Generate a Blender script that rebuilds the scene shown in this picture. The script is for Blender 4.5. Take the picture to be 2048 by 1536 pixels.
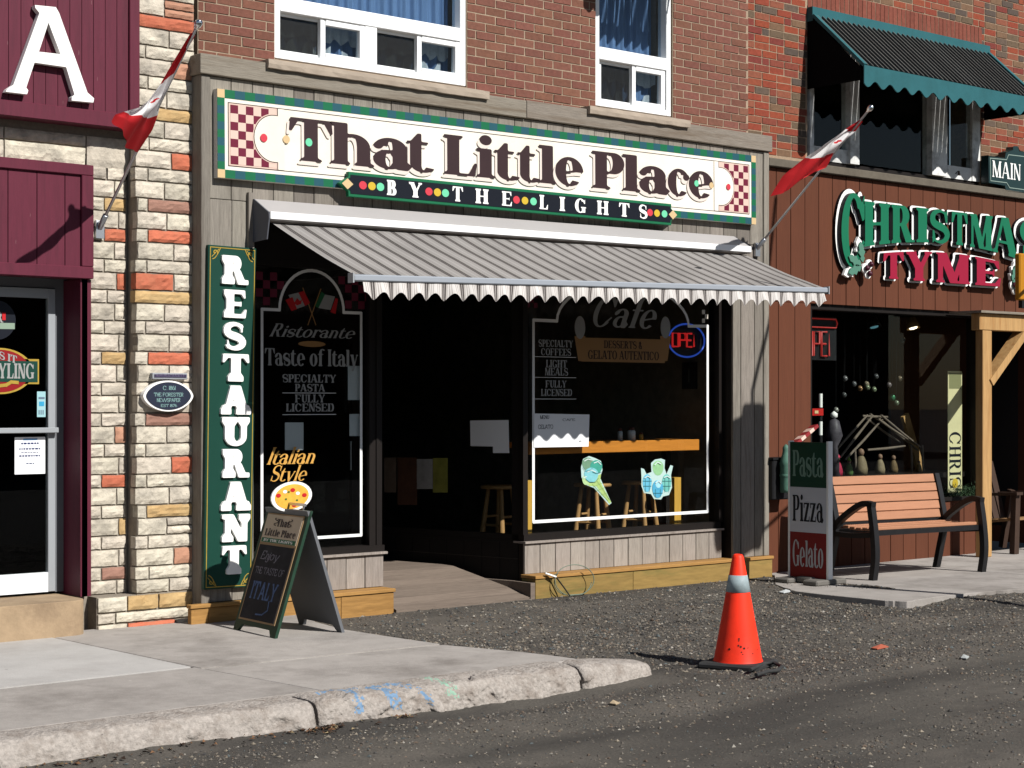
import bpy, bmesh, math, random
import numpy as np
from mathutils import Vector, Matrix, noise as mnoise
from mathutils.geometry import tessellate_polygon
for o in list(bpy.data.objects): bpy.data.objects.remove(o, do_unlink=True)
scene = bpy.context.scene
random.seed(7); rng = np.random.default_rng(7)
# ---------------------------------------------------------------- camera: level, eye height 1.64 m, across the street, looking right along the shop fronts
FPX, DV, HY, EYE = 3500.0, 4126.0, 803.0, 1.64
TH = math.atan2(DV, FPX); CX, CY = -9.266, -10.679
cam = bpy.data.cameras.new('camera'); cam_ob = bpy.data.objects.new('camera', cam); scene.collection.objects.link(cam_ob)
cam_ob.location = (CX, CY, EYE); cam_ob.rotation_euler = (math.pi/2, 0, TH - math.pi/2)
cam.sensor_width = 36; cam.lens = 36*FPX/2048; cam.shift_y = 35/2048; cam.clip_start = .1; cam.clip_end = 600
scene.camera = cam_ob
# ---------------------------------------------------------------- light: clear sky and one sun, 40 degrees up, behind the camera's right shoulder
SUN_TO = Vector((.146, -.751, .644)).normalized()
world = bpy.data.worlds.new('World'); scene.world = world; world.use_nodes = True
wn = world.node_tree.nodes; wl = world.node_tree.links
sky = wn.new('ShaderNodeTexSky'); sky.sky_type = 'NISHITA'; sky.sun_disc = False
sky.sun_elevation = math.asin(SUN_TO.z); sky.sun_rotation = math.atan2(SUN_TO.x, SUN_TO.y); sky.air_density = 1.0; sky.dust_density = .6
wl.new(sky.outputs[0], wn['Background'].inputs[0]); wn['Background'].inputs[1].default_value = .05
sun = bpy.data.lights.new('sun', 'SUN'); sun.energy = 5.0; sun.angle = math.radians(.53); sun.color = (1, .972, .93)
sun_ob = bpy.data.objects.new('sun', sun); scene.collection.objects.link(sun_ob); sun_ob.location = (5, -20, 20)
sun_ob.rotation_euler = SUN_TO.to_track_quat('Z', 'Y').to_euler()
scene.view_settings.view_transform = 'Standard'; scene.view_settings.look = 'None'; scene.view_settings.gamma = 1
scene.view_settings.exposure = .42; scene.view_settings.use_curve_mapping = False
try: scene.cycles.transparent_max_bounces = 24; scene.cycles.max_bounces = 8
except Exception: pass
# ---------------------------------------------------------------- where a sight line meets a wall (y), a side wall (x) or the ground (z), in metres
FW = (math.cos(TH), math.sin(TH)); RT = (math.sin(TH), -math.cos(TH))
def _ray(px, py):
    k = (px - 1024)/FPX; return FW[0] + RT[0]*k, FW[1] + RT[1]*k, -(py - HY)/FPX
def onY(px, py, y=0.0):
    d = _ray(px, py); t = (y - CY)/d[1]; return Vector((CX + d[0]*t, y, EYE + d[2]*t))
def onX(px, py, x):
    d = _ray(px, py); t = (x - CX)/d[0]; return Vector((x, CY + d[1]*t, EYE + d[2]*t))
def onZ(px, py, z=0.0):
    d = _ray(px, py); t = (z - EYE)/d[2]; return Vector((CX + d[0]*t, CY + d[1]*t, z))
# ---------------------------------------------------------------- materials
def C(r, g, b, k=1.45):
    f = lambda c: (c/12.92 if c <= .04045 else ((c + .055)/1.055)**2.4)
    return tuple(min(f(c/255)/k, .9) for c in (r, g, b))
_M = {}
def mat(name, col, rough=.6, var=0.0, scale=6.0, stretch=(1, 1, 1), bump=0.0, bscale=None, piece=0.0, metallic=0.0, spec=.2, dirt=None, dirt_amt=0.0, dirt_scale=1.2, detail=6, hue=0.0, specks=None):
    """Principled surface: grain (stretched noise), piece-to-piece tone (object random), soil patches, fine relief."""
    if name in _M: return _M[name]
    m = bpy.data.materials.new(name); m.use_nodes = True; n = m.node_tree.nodes; l = m.node_tree.links
    b = n['Principled BSDF']; b.inputs['Roughness'].default_value = rough; b.inputs['Metallic'].default_value = metallic
    b.inputs['Specular IOR Level'].default_value = spec
    _M[name] = m
    rgb = n.new('ShaderNodeRGB'); rgb.outputs[0].default_value = (*col, 1); out = rgb.outputs[0]
    tc = n.new('ShaderNodeTexCoord'); oi = n.new('ShaderNodeObjectInfo')
    off = n.new('ShaderNodeVectorMath'); off.operation = 'SCALE'; off.inputs[0].default_value = (37.1, 91.7, 53.3); l.new(oi.outputs['Random'], off.inputs['Scale'])
    add = n.new('ShaderNodeVectorMath'); add.operation = 'ADD'; l.new(tc.outputs['Object'], add.inputs[0]); l.new(off.outputs[0], add.inputs[1])
    mp = n.new('ShaderNodeMapping'); mp.inputs['Scale'].default_value = stretch; l.new(add.outputs[0], mp.inputs[0])
    nz = n.new('ShaderNodeTexNoise'); nz.inputs['Scale'].default_value = scale; nz.inputs['Detail'].default_value = detail; nz.inputs['Roughness'].default_value = .65
    l.new(mp.outputs[0], nz.inputs['Vector'])
    if var or piece or hue:
        hs = n.new('ShaderNodeHueSaturation'); l.new(out, hs.inputs['Color'])
        a = n.new('ShaderNodeMapRange'); a.inputs[1].default_value = .25; a.inputs[2].default_value = .75; a.inputs[3].default_value = 1 - var; a.inputs[4].default_value = 1 + var; l.new(nz.outputs[0], a.inputs[0])
        c = n.new('ShaderNodeMapRange'); c.inputs[3].default_value = 1 - piece; c.inputs[4].default_value = 1 + piece; l.new(oi.outputs['Random'], c.inputs[0])
        k = n.new('ShaderNodeMath'); k.operation = 'MULTIPLY'; l.new(a.outputs[0], k.inputs[0]); l.new(c.outputs[0], k.inputs[1]); l.new(k.outputs[0], hs.inputs['Value'])
        if hue:
            wr = n.new('ShaderNodeMath'); wr.operation = 'FRACT'; q = n.new('ShaderNodeMath'); q.operation = 'MULTIPLY'; q.inputs[1].default_value = 7.31; l.new(oi.outputs['Random'], q.inputs[0]); l.new(q.outputs[0], wr.inputs[0])
            e = n.new('ShaderNodeMapRange'); e.inputs[3].default_value = .5 - hue; e.inputs[4].default_value = .5 + hue; l.new(wr.outputs[0], e.inputs[0]); l.new(e.outputs[0], hs.inputs['Hue'])
        out = hs.outputs[0]
    if dirt:
        n2 = n.new('ShaderNodeTexNoise'); n2.inputs['Scale'].default_value = dirt_scale; n2.inputs['Detail'].default_value = 8; n2.inputs['Roughness'].default_value = .7; l.new(mp.outputs[0] if max(stretch) > 1 else add.outputs[0], n2.inputs['Vector'])
        rp = n.new('ShaderNodeMapRange'); rp.inputs[1].default_value = .48; rp.inputs[2].default_value = .68; rp.inputs[4].default_value = dirt_amt; l.new(n2.outputs[0], rp.inputs[0])
        mx = n.new('ShaderNodeMix'); mx.data_type = 'RGBA'; l.new(rp.outputs[0], mx.inputs[0]); l.new(out, mx.inputs[6]); mx.inputs[7].default_value = (*dirt, 1); out = mx.outputs[2]
    for col2, sc, th, amt in specks or ():
        vo = n.new('ShaderNodeTexVoronoi'); vo.inputs['Scale'].default_value = sc; l.new(mp.outputs[0], vo.inputs['Vector']); sx = n.new('ShaderNodeSeparateColor'); l.new(vo.outputs['Color'], sx.inputs[0])
        t_ = n.new('ShaderNodeMapRange'); t_.inputs[1].default_value = .55; t_.inputs[3].default_value = 0; t_.inputs[4].default_value = th; l.new(sx.outputs[0], t_.inputs[0])
        nn_ = n.new('ShaderNodeMath'); nn_.operation = 'MULTIPLY_ADD'; nn_.inputs[1].default_value = th*.9; l.new(nz.outputs[0], nn_.inputs[0]); l.new(vo.outputs['Distance'], nn_.inputs[2])
        lt = n.new('ShaderNodeMath'); lt.operation = 'LESS_THAN'; l.new(nn_.outputs[0], lt.inputs[0]); l.new(t_.outputs[0], lt.inputs[1]); ma = n.new('ShaderNodeMath'); ma.operation = 'MULTIPLY'; ma.inputs[1].default_value = amt; l.new(lt.outputs[0], ma.inputs[0])
        m2 = n.new('ShaderNodeMix'); m2.data_type = 'RGBA'; l.new(ma.outputs[0], m2.inputs[0]); l.new(out, m2.inputs[6]); m2.inputs[7].default_value = (*col2, 1); out = m2.outputs[2]
    l.new(out, b.inputs['Base Color'])
    if bump:
        bn = n.new('ShaderNodeBump'); bn.inputs['Strength'].default_value = bump; bn.inputs['Distance'].default_value = .01
        if bscale:
            n3 = n.new('ShaderNodeTexNoise'); n3.inputs['Scale'].default_value = bscale; n3.inputs['Detail'].default_value = 5; l.new(mp.outputs[0], n3.inputs['Vector']); l.new(n3.outputs[0], bn.inputs['Height'])
        else: l.new(nz.outputs[0], bn.inputs['Height'])
        l.new(bn.outputs[0], b.inputs['Normal'])
    return m
def ramp_mat(name, cols, rough=.8, var=.15, scale=18, bump=.25):
    """each piece takes one of the listed tones by its object random"""
    m = mat(name, (1, 1, 1), rough, var=var, scale=scale, bump=bump); n = m.node_tree.nodes; l = m.node_tree.links
    oi = next(x for x in n if x.type == 'OBJECT_INFO'); hs = next(x for x in n if x.type == 'HUE_SAT')
    r = n.new('ShaderNodeValToRGB'); r.color_ramp.interpolation = 'CONSTANT'; e = r.color_ramp.elements; e[0].color = (*cols[0], 1); e[0].position = 0
    e[1].position = 1/len(cols); e[1].color = (*cols[1], 1)
    for i, c in enumerate(cols[2:], 2): k = e.new(i/len(cols)); k.color = (*c, 1)
    q = n.new('ShaderNodeMath'); q.operation = 'MULTIPLY'; q.inputs[1].default_value = 13.7; w = n.new('ShaderNodeMath'); w.operation = 'FRACT'
    l.new(oi.outputs['Random'], q.inputs[0]); l.new(q.outputs[0], w.inputs[0]); l.new(w.outputs[0], r.inputs[0]); l.new(r.outputs[0], hs.inputs['Color'])
    return m
def attr_mat(name, rough=.8, bump=0, bscale=60, spec=.3):
    """colour comes from the mesh's own 'tone' attribute (flat print, mixed stones)"""
    m = bpy.data.materials.new(name); m.use_nodes = True; n = m.node_tree.nodes; l = m.node_tree.links; b = n['Principled BSDF']
    a = n.new('ShaderNodeAttribute'); a.attribute_name = 'tone'; l.new(a.outputs['Color'], b.inputs['Base Color']); b.inputs['Roughness'].default_value = rough; b.inputs['Specular IOR Level'].default_value = spec
    if bump:
        nz = n.new('ShaderNodeTexNoise'); nz.inputs['Scale'].default_value = bscale; bn = n.new('ShaderNodeBump'); bn.inputs['Strength'].default_value = bump; bn.inputs['Distance'].default_value = .01
        l.new(nz.outputs[0], bn.inputs['Height']); l.new(bn.outputs[0], b.inputs['Normal'])
    return m
def glass_mat(name, tint=(.93, .95, .94), rough=.0):
    m = bpy.data.materials.new(name); m.use_nodes = True; n = m.node_tree.nodes; l = m.node_tree.links; n.remove(n['Principled BSDF'])
    t = n.new('ShaderNodeBsdfTransparent'); t.inputs[0].default_value = (*tint, 1); g = n.new('ShaderNodeBsdfGlossy'); g.inputs['Roughness'].default_value = rough; f = n.new('ShaderNodeFresnel'); f.inputs[0].default_value = 1.5
    ge = n.new('ShaderNodeNewGeometry'); fr = n.new('ShaderNodeMath'); fr.operation = 'SUBTRACT'; fr.inputs[0].default_value = .6; l.new(ge.outputs['Backfacing'], fr.inputs[1]); fr.use_clamp = True; k = n.new('ShaderNodeMath'); k.operation = 'MULTIPLY'; l.new(f.outputs[0], k.inputs[0]); l.new(fr.outputs[0], k.inputs[1])
    x = n.new('ShaderNodeMixShader'); l.new(k.outputs[0], x.inputs[0]); l.new(t.outputs[0], x.inputs[1]); l.new(g.outputs[0], x.inputs[2]); l.new(x.outputs[0], n['Material Output'].inputs[0]); return m
def emit_mat(name, col, s):
    m = bpy.data.materials.new(name); m.use_nodes = True; b = m.node_tree.nodes['Principled BSDF']; b.inputs['Base Color'].default_value = (*[c*.3 for c in col], 1)
    b.inputs['Emission Color'].default_value = (*col, 1); b.inputs['Emission Strength'].default_value = s; return m
# ---------------------------------------------------------------- building blocks
COL = scene.collection
def tess(loops2d):
    """triangles over closed 2-D loops, holes included"""
    if len(loops2d) > 1:                                   # islands one by one, each with the holes that lie in it
        def within(p, lp):
            c = False
            for i in range(len(lp)):
                (xa, ya), (xb, yb) = lp[i][:2], lp[i - 1][:2]
                if (ya > p[1]) != (yb > p[1]) and p[0] < (xb - xa)*(p[1] - ya)/(yb - ya) + xa: c = not c
            return c
        inn = [[j for j in range(len(loops2d)) if j != i and within(lp[0], loops2d[j])] for i, lp in enumerate(loops2d)]
        outs = [i for i in range(len(loops2d)) if len(inn[i]) % 2 == 0]
        if len(outs) > 1:
            F, T = [], []
            for i in outs:
                f, t = tess([loops2d[i]] + [loops2d[j] for j in range(len(loops2d)) if i in inn[j] and len(inn[j]) == len(inn[i]) + 1]); k = len(F); F += f; T += [tuple(a + k for a in q) for q in t]
            order = [i for o_ in outs for i in [o_] + [j for j in range(len(loops2d)) if o_ in inn[j] and len(inn[j]) == len(inn[o_]) + 1]]
            return F, T
    flat = [p for lp in loops2d for p in lp]
    tri = tessellate_polygon([[Vector((p[0], p[1], 0)) for p in lp] for lp in loops2d]); out = []
    for a, b, c in tri:
        A, B, Cc = flat[a], flat[b], flat[c]
        s = (B[0] - A[0])*(Cc[1] - A[1]) - (B[1] - A[1])*(Cc[0] - A[0])
        if abs(s) > 1e-12: out.append((a, b, c) if s > 0 else (a, c, b))
    return flat, out
def _area(lp): return sum(lp[i][0]*lp[(i + 1) % len(lp)][1] - lp[(i + 1) % len(lp)][0]*lp[i][1] for i in range(len(lp)))
class MB:
    def __init__(s): s.v, s.f, s.m, s.sm = [], [], [], []
    def add(s, v, f, mi=0, smooth=False):
        k = len(s.v); s.v += [tuple(p) for p in v]; s.f += [tuple(i + k for i in q) for q in f]; s.m += [mi]*len(f); s.sm += [smooth]*len(f); return s
    def box(s, x0, x1, y0, y1, z0, z1, mi=0):
        x0, x1 = min(x0, x1), max(x0, x1); y0, y1 = min(y0, y1), max(y0, y1); z0, z1 = min(z0, z1), max(z0, z1)
        return s.add([(x0, y0, z0), (x1, y0, z0), (x1, y1, z0), (x0, y1, z0), (x0, y0, z1), (x1, y0, z1), (x1, y1, z1), (x0, y1, z1)],
              [(0, 3, 2, 1), (4, 5, 6, 7), (0, 1, 5, 4), (1, 2, 6, 5), (2, 3, 7, 6), (3, 0, 4, 7)], mi)
    def bar(s, a, b, w, h, up=(0, 0, 1), mi=0):
        a, b = Vector(a), Vector(b); d = (b - a).normalized(); up = Vector(up); r = d.cross(up).normalized()*w/2; u = r.cross(d).normalized()*h/2
        return s.add([a - r - u, a + r - u, a + r + u, a - r + u, b - r - u, b + r - u, b + r + u, b - r + u], [(0, 1, 2, 3), (7, 6, 5, 4), (0, 4, 5, 1), (1, 5, 6, 2), (2, 6, 7, 3), (3, 7, 4, 0)], mi)
    def prism(s, loops, d0, d1, axis='y', mi=0, side=None, back=True, fn=None):
        """loops in (x,z) for axis y, (y,z) for axis x, (x,y) for axis z; solid between d0 and d1 (d0 = front)"""
        if loops and not isinstance(loops[0][0], (tuple, list, Vector)): loops = [loops]
        flat, tri = tess(loops); n = len(flat)
        P = {'y': lambda p, d: (p[0], d, p[1]), 'x': lambda p, d: (d, p[0], p[1]), 'z': lambda p, d: (p[0], p[1], d)}[axis]
        if fn: P0 = P; P = lambda p, d: fn(P0(p, d))
        fl = (axis == 'y') == (d0 < d1)
        front = tri if fl else [t[::-1] for t in tri]
        s.add([P(p, d0) for p in flat], front, mi)
        if d0 == d1: return s
        if back: s.add([P(p, d1) for p in flat], [t[::-1] for t in front], mi)
        tot = 0
        for lp in loops:
            k = len(lp); v = [P(p, d0) for p in lp] + [P(p, d1) for p in lp]
            q = [(i, i + k, (i + 1) % k + k, (i + 1) % k) for i in range(k)]
            s.add(v, q, mi if side is None else side)
        return s
    def tube(s, pts, r, n=8, mi=0, caps=True, smooth=True):
        pts = [Vector(p) for p in pts]; k = len(pts); rr = r if isinstance(r, (list, tuple)) else [r]*k; v = []; up = Vector((0, 0, 1)); last = None
        for i, p in enumerate(pts):
            d = (pts[min(i + 1, k - 1)] - pts[max(i - 1, 0)]).normalized()
            a = last if last is not None else (up if abs(d.z) < .95 else Vector((1, 0, 0)))
            x = (a - d*a.dot(d)).normalized(); last = x; y = d.cross(x)
            v += [p + (x*math.cos(2*math.pi*j/n) + y*math.sin(2*math.pi*j/n))*rr[i] for j in range(n)]
        f = [(i*n + j, i*n + (j + 1) % n, (i + 1)*n + (j + 1) % n, (i + 1)*n + j) for i in range(k - 1) for j in range(n)]
        s.add(v, f, mi, smooth)
        if caps: s.add(v[:n], [tuple(range(n))[::-1]], mi); s.add(v[-n:], [tuple(range(n))], mi)
        return s
    def lathe(s, prof, c, n=24, mi=0, ax=(0, 0, 1), smooth=True):
        ax = Vector(ax).normalized(); q = Vector((0, 0, 1)).rotation_difference(ax); c = Vector(c); v = []
        for r, z in prof: v += [c + q @ Vector((r*math.cos(2*math.pi*j/n), r*math.sin(2*math.pi*j/n), z)) for j in range(n)]
        f = [(i*n + j, i*n + (j + 1) % n, (i + 1)*n + (j + 1) % n, (i + 1)*n + j) for i in range(len(prof) - 1) for j in range(n)]
        return s.add(v, f, mi, smooth)
    def grid(s, fn, nu, nv, mi=0, smooth=True, mfn=None):
        v = [fn(i/nu, j/nv) for j in range(nv + 1) for i in range(nu + 1)]; w = nu + 1
        k = len(s.v); s.v += [tuple(p) for p in v]
        for j in range(nv):
            for i in range(nu):
                s.f.append((k + j*w + i, k + j*w + i + 1, k + (j + 1)*w + i + 1, k + (j + 1)*w + i)); s.m.append(mfn((i + .5)/nu, (j + .5)/nv) if mfn else mi); s.sm.append(smooth)
        return s
    def obj(s, name, mats, parent=None, local=False, kind=None, label=None, bev=0, tone=None, origin=None):
        mats = mats if isinstance(mats, (list, tuple)) else [mats]
        V = np.array(s.v, float); c = (V.min(0) + V.max(0))/2 if origin is None else np.array(origin, float); V = V - c
        me = bpy.data.meshes.new(name); me.from_pydata(V.tolist(), [], s.f); me.materials.clear()
        for m in mats: me.materials.append(m)
        me.polygons.foreach_set('material_index', s.m); me.polygons.foreach_set('use_smooth', s.sm)
        if tone is not None:
            a = me.color_attributes.new('tone', 'FLOAT_COLOR', 'CORNER'); idx = np.repeat(np.arange(len(s.f)), [len(f) for f in s.f]); t = np.array(tone, np.float32)
            if t.shape[1] == 3: t = np.concatenate([t, np.ones((len(t), 1), np.float32)], 1)
            a.data.foreach_set('color', t[idx].ravel())
        me.update()
        if bev:
            bm = bmesh.new(); bm.from_mesh(me); bmesh.ops.remove_doubles(bm, verts=bm.verts, dist=1e-6); bmesh.ops.bevel(bm, geom=[e for e in bm.edges if len(e.link_faces) == 2 and e.calc_face_angle(0) > .6], offset=bev, segments=1, affect='EDGES', clamp_overlap=True); bm.to_mesh(me); bm.free()
        return link(name, me, parent, c, local, kind, label)
def wloc(o):
    p = Vector((0, 0, 0))
    while o is not None: p += Vector(o.location); o = o.parent
    return p
def link(name, me, parent=None, c=(0, 0, 0), local=False, kind=None, label=None):
    o = bpy.data.objects.new(name, me); COL.objects.link(o); c = Vector(c)
    if parent is not None: o.parent = parent; o.location = c if local else c - wloc(parent)
    else: o.location = c
    if kind: o['kind'] = kind
    if label: o['label'] = label
    return o
def tag(o, label, cat, group=None, kind=None):
    o['label'] = label; o['category'] = cat
    if group: o['group'] = group
    if kind: o['kind'] = kind
    return o
def thing(name, label, cat, loc=(0, 0, 0), group=None, roty=0, rotz=0):
    o = bpy.data.objects.new(name, None); COL.objects.link(o); o.location = loc; o.rotation_euler = (0, roty, rotz); o.empty_display_size = .2
    return tag(o, label, cat, group)
def structure(mb, name, m, **k):
    o = mb.obj(name, m, **k); o['kind'] = 'structure'; return o
def sub(name, parent, loc=(0, 0, 0)):
    """an Empty for a part that only carries pieces"""
    o = bpy.data.objects.new(name, None); COL.objects.link(o); o.parent = parent; o.location = Vector(loc) - wloc(parent); o.empty_display_size = .1; return o
# ---------------------------------------------------------------- lettering: glyphs as signed-distance fields, traced to outlines
import numpy as np, math
def _ell(cx, cy, rx, ry, a0=0, a1=360, n=28):
    t = np.radians(np.linspace(a0, a1, n))
    return [(cx + rx*math.cos(a), cy + ry*math.sin(a)) for a in t]
def _bez(p0, p1, p2, p3, n=12):
    o = []
    for i in range(n + 1):
        t = i/n; u = 1 - t
        o.append((u**3*p0[0] + 3*u*u*t*p1[0] + 3*u*t*t*p2[0] + t**3*p3[0], u**3*p0[1] + 3*u*u*t*p1[1] + 3*u*t*t*p2[1] + t**3*p3[1]))
    return o
class Pen:
    """S thick stroke, T thin stroke, L serif overhang, H serif height (cap height = 1)."""
    def __init__(s, S=.24, T=.07, L=.07, H=.06, W=1.0, X=.72):
        s.S, s.T, s.L, s.H, s.W, s.X = S, T, L, H, W, X; s.ops = []
    def p(s, pts): s.ops.append((1, [(x, y) for x, y in pts]))
    def m(s, pts): s.ops.append((-1, [(x, y) for x, y in pts]))
    def box(s, x0, y0, x1, y1): s.p([(x0, y0), (x1, y0), (x1, y1), (x0, y1)])
    def serif(s, x0, x1, y, d, l=1, r=1):
        L, H = s.L, s.H
        if H <= 0: return
        a = x0 - L*l; b = x1 + L*r; k = y + d*H
        s.p([(a, y), (b, y), (b, k), (x1, k + d*H*.9), (x0, k + d*H*.9), (a, k)])
    def stem(s, x, y0=0, y1=1, w=None, b=(1, 1), t=(1, 1)):
        w = w or s.S; s.box(x, y0, x + w, y1)
        if b: s.serif(x, x + w, y0, 1, *b)
        if t: s.serif(x, x + w, y1, -1, *t)
    def dia(s, x0, y0, x1, y1, w): s.p([(x0, y0), (x0 + w, y0), (x1 + w, y1), (x1, y1)])
    def ring(s, cx, cy, rx, ry, a0=0, a1=360, S=None, T=None):
        S = S or s.S; T = T or s.T
        s.p(_ell(cx, cy, rx, ry, a0, a1) + _ell(cx, cy, max(rx - S, .01), max(ry - T, .01), a1, a0))
    def bowl(s, x, y0, y1, rx, S=None):            # right-hand bowl growing from x
        S = S or s.S; cy = (y0 + y1)/2; ry = (y1 - y0)/2; T = s.T; k = max(rx*.45, 0)
        o = [(x, y0), (x + rx - k, y0)] + _ell(x + rx - k, cy, k, ry, -90, 90, 20) + [(x, y1)]
        s.p(o)
        k2 = max(k - S*.55, .02); xi = x + rx - S - k2
        s.m([(x, y0 + T), (xi, y0 + T)] + _ell(xi, cy, k2, ry - T, -90, 90, 20) + [(x, y1 - T)])
def _draw(g, ch):
    S, T, L, H, X = g.S, g.T, g.L, g.H, g.X
    w = None
    if ch == 'A':
        w = .62 + S*.9; c = w/2
        g.dia(L*.8, 0, c - S*.55, 1, T*1.25); g.dia(w - S - L*.8, 0, c - S*.62, 1, S*1.08)
        g.box(.2, .3, w - .22, .3 + T); g.serif(L*.8, L*.8 + T, 0, 1, .8, 1); g.serif(w - S - L*.8, w - L*.8, 0, 1, .8, .8)
        g.box(c - S*.62, .97, c + S*.46, 1.0)
    elif ch == 'B':
        g.bowl(L + S*.5, .47, 1, .36 + S*.35, S); g.bowl(L + S*.5, 0, .52, .42 + S*.35, S); g.stem(L, b=(1, 0), t=(1, 0)); w = L + S*.85 + .44
    elif ch in 'CG':
        r = .3 + S*.45; g.ring(r, .5, r, .52, 42, 318 if ch == 'C' else 300)
        x = r + r*.74; g.p([(x - .02, .86), (x + .05, 1.0), (x + .05, .66), (x, .64), (x - .1, .8)])
        if ch == 'C': g.p([(x - .1, .11), (x + .06, .3), (x + .02, .33), (x - .14, .17)])
        else: g.box(x - S*.75, 0.02, x + S*.25, .42); g.box(x - S*.75 - L, .42 - H, x + S*.25 + L, .42)
        w = 2*r + .02
    elif ch == 'D': g.bowl(L + S*.5, 0, 1, .5 + S*.4, S); g.stem(L, b=(1, 0), t=(1, 0)); w = L + S*.9 + .5
    elif ch in 'EF':
        a = .38 + S*.35; g.stem(L, b=(1, 0 if ch == 'E' else 1), t=(1, 0)); x = L + S
        g.box(x - .02, 1 - T, x + a - S*.2, 1); g.box(x - .02, .5 - T/2, x + a*.6, .5 + T/2); e = x + a - S*.2
        g.p([(e, 1), (e - .13, 1 - T), (e - .02, .7), (e + .02, .7)]); g.p([(x + a*.6, .64), (x + a*.6, .36), (x + a*.6 - .07, .5)])
        if ch == 'E': g.box(x - .02, 0, e + .03, T); g.p([(e + .03, 0), (e - .1, T), (e + .03, .32), (e + .07, .32)])
        w = e + .06
    elif ch == 'H': g.stem(L); x = L + S + .26; g.stem(x); g.box(L + S - .01, .5 - T/2, x + .01, .5 + T/2); w = x + S + L
    elif ch == 'I': g.stem(L); w = S + 2*L
    elif ch == 'L':
        g.stem(L, b=(1, 0)); x = L + S; e = x + .3 + S*.15; g.box(x - .02, 0, e, T); g.p([(e, 0), (e - .14, T), (e - .02, .34), (e + .03, .34)]); w = e + .03
    elif ch == 'M':
        t = T*1.3; a = .5 + S*.45; g.stem(L, w=t, t=None); g.dia(L + a*.5 + t*.3, 0, L, 1, S*.95); g.dia(L + a*.5 + S*.3, 0, L + a + t*.3, 1, t); g.stem(L + a, t=(0, 1))
        g.box(0, 1 - H, L + S*.9, 1); w = L*2 + a + S
    elif ch == 'N':
        t = T*1.3; a = .42 + S*.4; g.stem(L, w=t, t=None); g.box(0, 1 - H, L + S*.9, 1); g.dia(L + a - S + t, 0, L - .02, 1, S); g.stem(L + a, w=t, b=None); g.box(L + a + t - S*.4, 0, L + a + t, .2); w = L*2 + a + t
    elif ch == 'O': r = .3 + S*.5; g.ring(r, .5, r, .52); w = 2*r
    elif ch == 'P': g.bowl(L + S*.5, .42, 1, .4 + S*.4, S); g.stem(L, t=(1, 0)); w = L + S*.9 + .4
    elif ch == 'R':
        g.bowl(L + S*.5, .46, 1, .36 + S*.4, S); g.stem(L, t=(1, 0)); x = L + S
        g.p([(x + .04, .5), (x + .04 + S*.9, .5), (x + .3 + S*.8, 0), (x + .3 - S*.3, 0)]); g.box(x + .3 - S*.3, 0, x + .34 + S*.9, H); w = x + .34 + S*.8
    elif ch == 'S': w = _S(g, 0, 1, .27 + S*.32)
    elif ch == 'T':
        a = .62 + S*.55; c = a/2; g.box(0, 1 - T, a, 1); g.stem(c - S/2, t=None)
        g.p([(0, 1), (.15, 1 - T), (.03, .68), (-.02, .68)]); g.p([(a, 1), (a - .15, 1 - T), (a - .03, .68), (a + .02, .68)]); w = a
    elif ch == 'U':
        t = T*1.3; a = .4 + S*.35; r = (a + t)/2; g.stem(L, .3, 1, b=None); g.stem(L + a, .3, 1, w=t, b=None)
        cx = L + r; g.p(_ell(cx, .32, r, .34, 180, 360) + _ell(cx + (S - t)/2, .32, r - (S + t)/2, .32 - T, 360, 180)); w = L*2 + a + t
    elif ch in 'VW':
        a = .36 + S*.2; t = T*1.3; o = 0
        for k in range(1 if ch == 'V' else 2):
            g.dia(o + a - S*.45, 0, o + L*.7, 1, S); g.dia(o + a - t*.3, 0, o + 2*a - L*.7 - t*.3, 1, t); g.serif(o + L*.7, o + L*.7 + S, 1, -1, .7, .7); o += 2*a - L - t
        g.serif(o + L*.3, o + L*.3 + t, 1, -1, 1, 1); w = o + t + L*1.6
    elif ch == 'Y':
        a = .34 + S*.25; t = T*1.3; c = a; g.stem(c - S/2, 0, .46, t=None); g.dia(c - S/2, .42, L*.6, 1, S); g.dia(c + S/2 - t*1.2, .42, 2*a - L - t, 1, t*1.05)
        g.serif(L*.6, L*.6 + S, 1, -1, .6, .6); g.serif(2*a - L - t, 2*a - L, 1, -1, 1, 1); w = 2*a
    elif ch == 'J': g.stem(.16, .2, 1, b=None); g.ring(.16 + S - .2, .22, .2, .24, 180, 360, S*.8); w = .2 + S + L
    elif ch == 'a':
        r = .21 + S*.33; x = r*1.15; g.stem(x, .1, X*.72, b=None, t=None); g.ring(x + S - r, X*.66, r, X*.36, 0, 165)
        g.p(_ell(x + S - 1.7*r, X*.74, S*.34, S*.34, 0, 360, 14)); g.ring(r*.92, X*.3, r*.92, X*.32, 30, 330, S*.85); g.box(r*.9, X*.6 - T, x + .02, X*.6)
        g.p([(x, .16), (x + S, .2), (x + S + .1, .1), (x + S + .02, -.02), (x + S*.3, -.01)]); w = x + S + .07
    elif ch in 'ce':
        r = .23 + S*.4; g.ring(r, X/2, r, X/2 + .02, 40 if ch == 'c' else 8, 318)
        if ch == 'e': g.p([(S*.7, X*.4), (2*r - .01, X*.55), (2*r - .02, X*.55 + T*.9), (S*.7, X*.4 + T)]); g.ring(r, X/2, r, X/2 + .02, 0, 40, S*.8)
        else: g.p(_ell(2*r - S*.45, X*.72, S*.38, S*.38, 0, 360, 14))
        w = 2*r
    elif ch == 'f': g.stem(.1, 0, .8, t=None); g.ring(.1 + S*.5 + .16, .78, .16 + S*.5, .24, 40, 180, S); g.box(0, X - T, .1 + S + .13, X); w = .2 + S
    elif ch == 'g':
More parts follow.
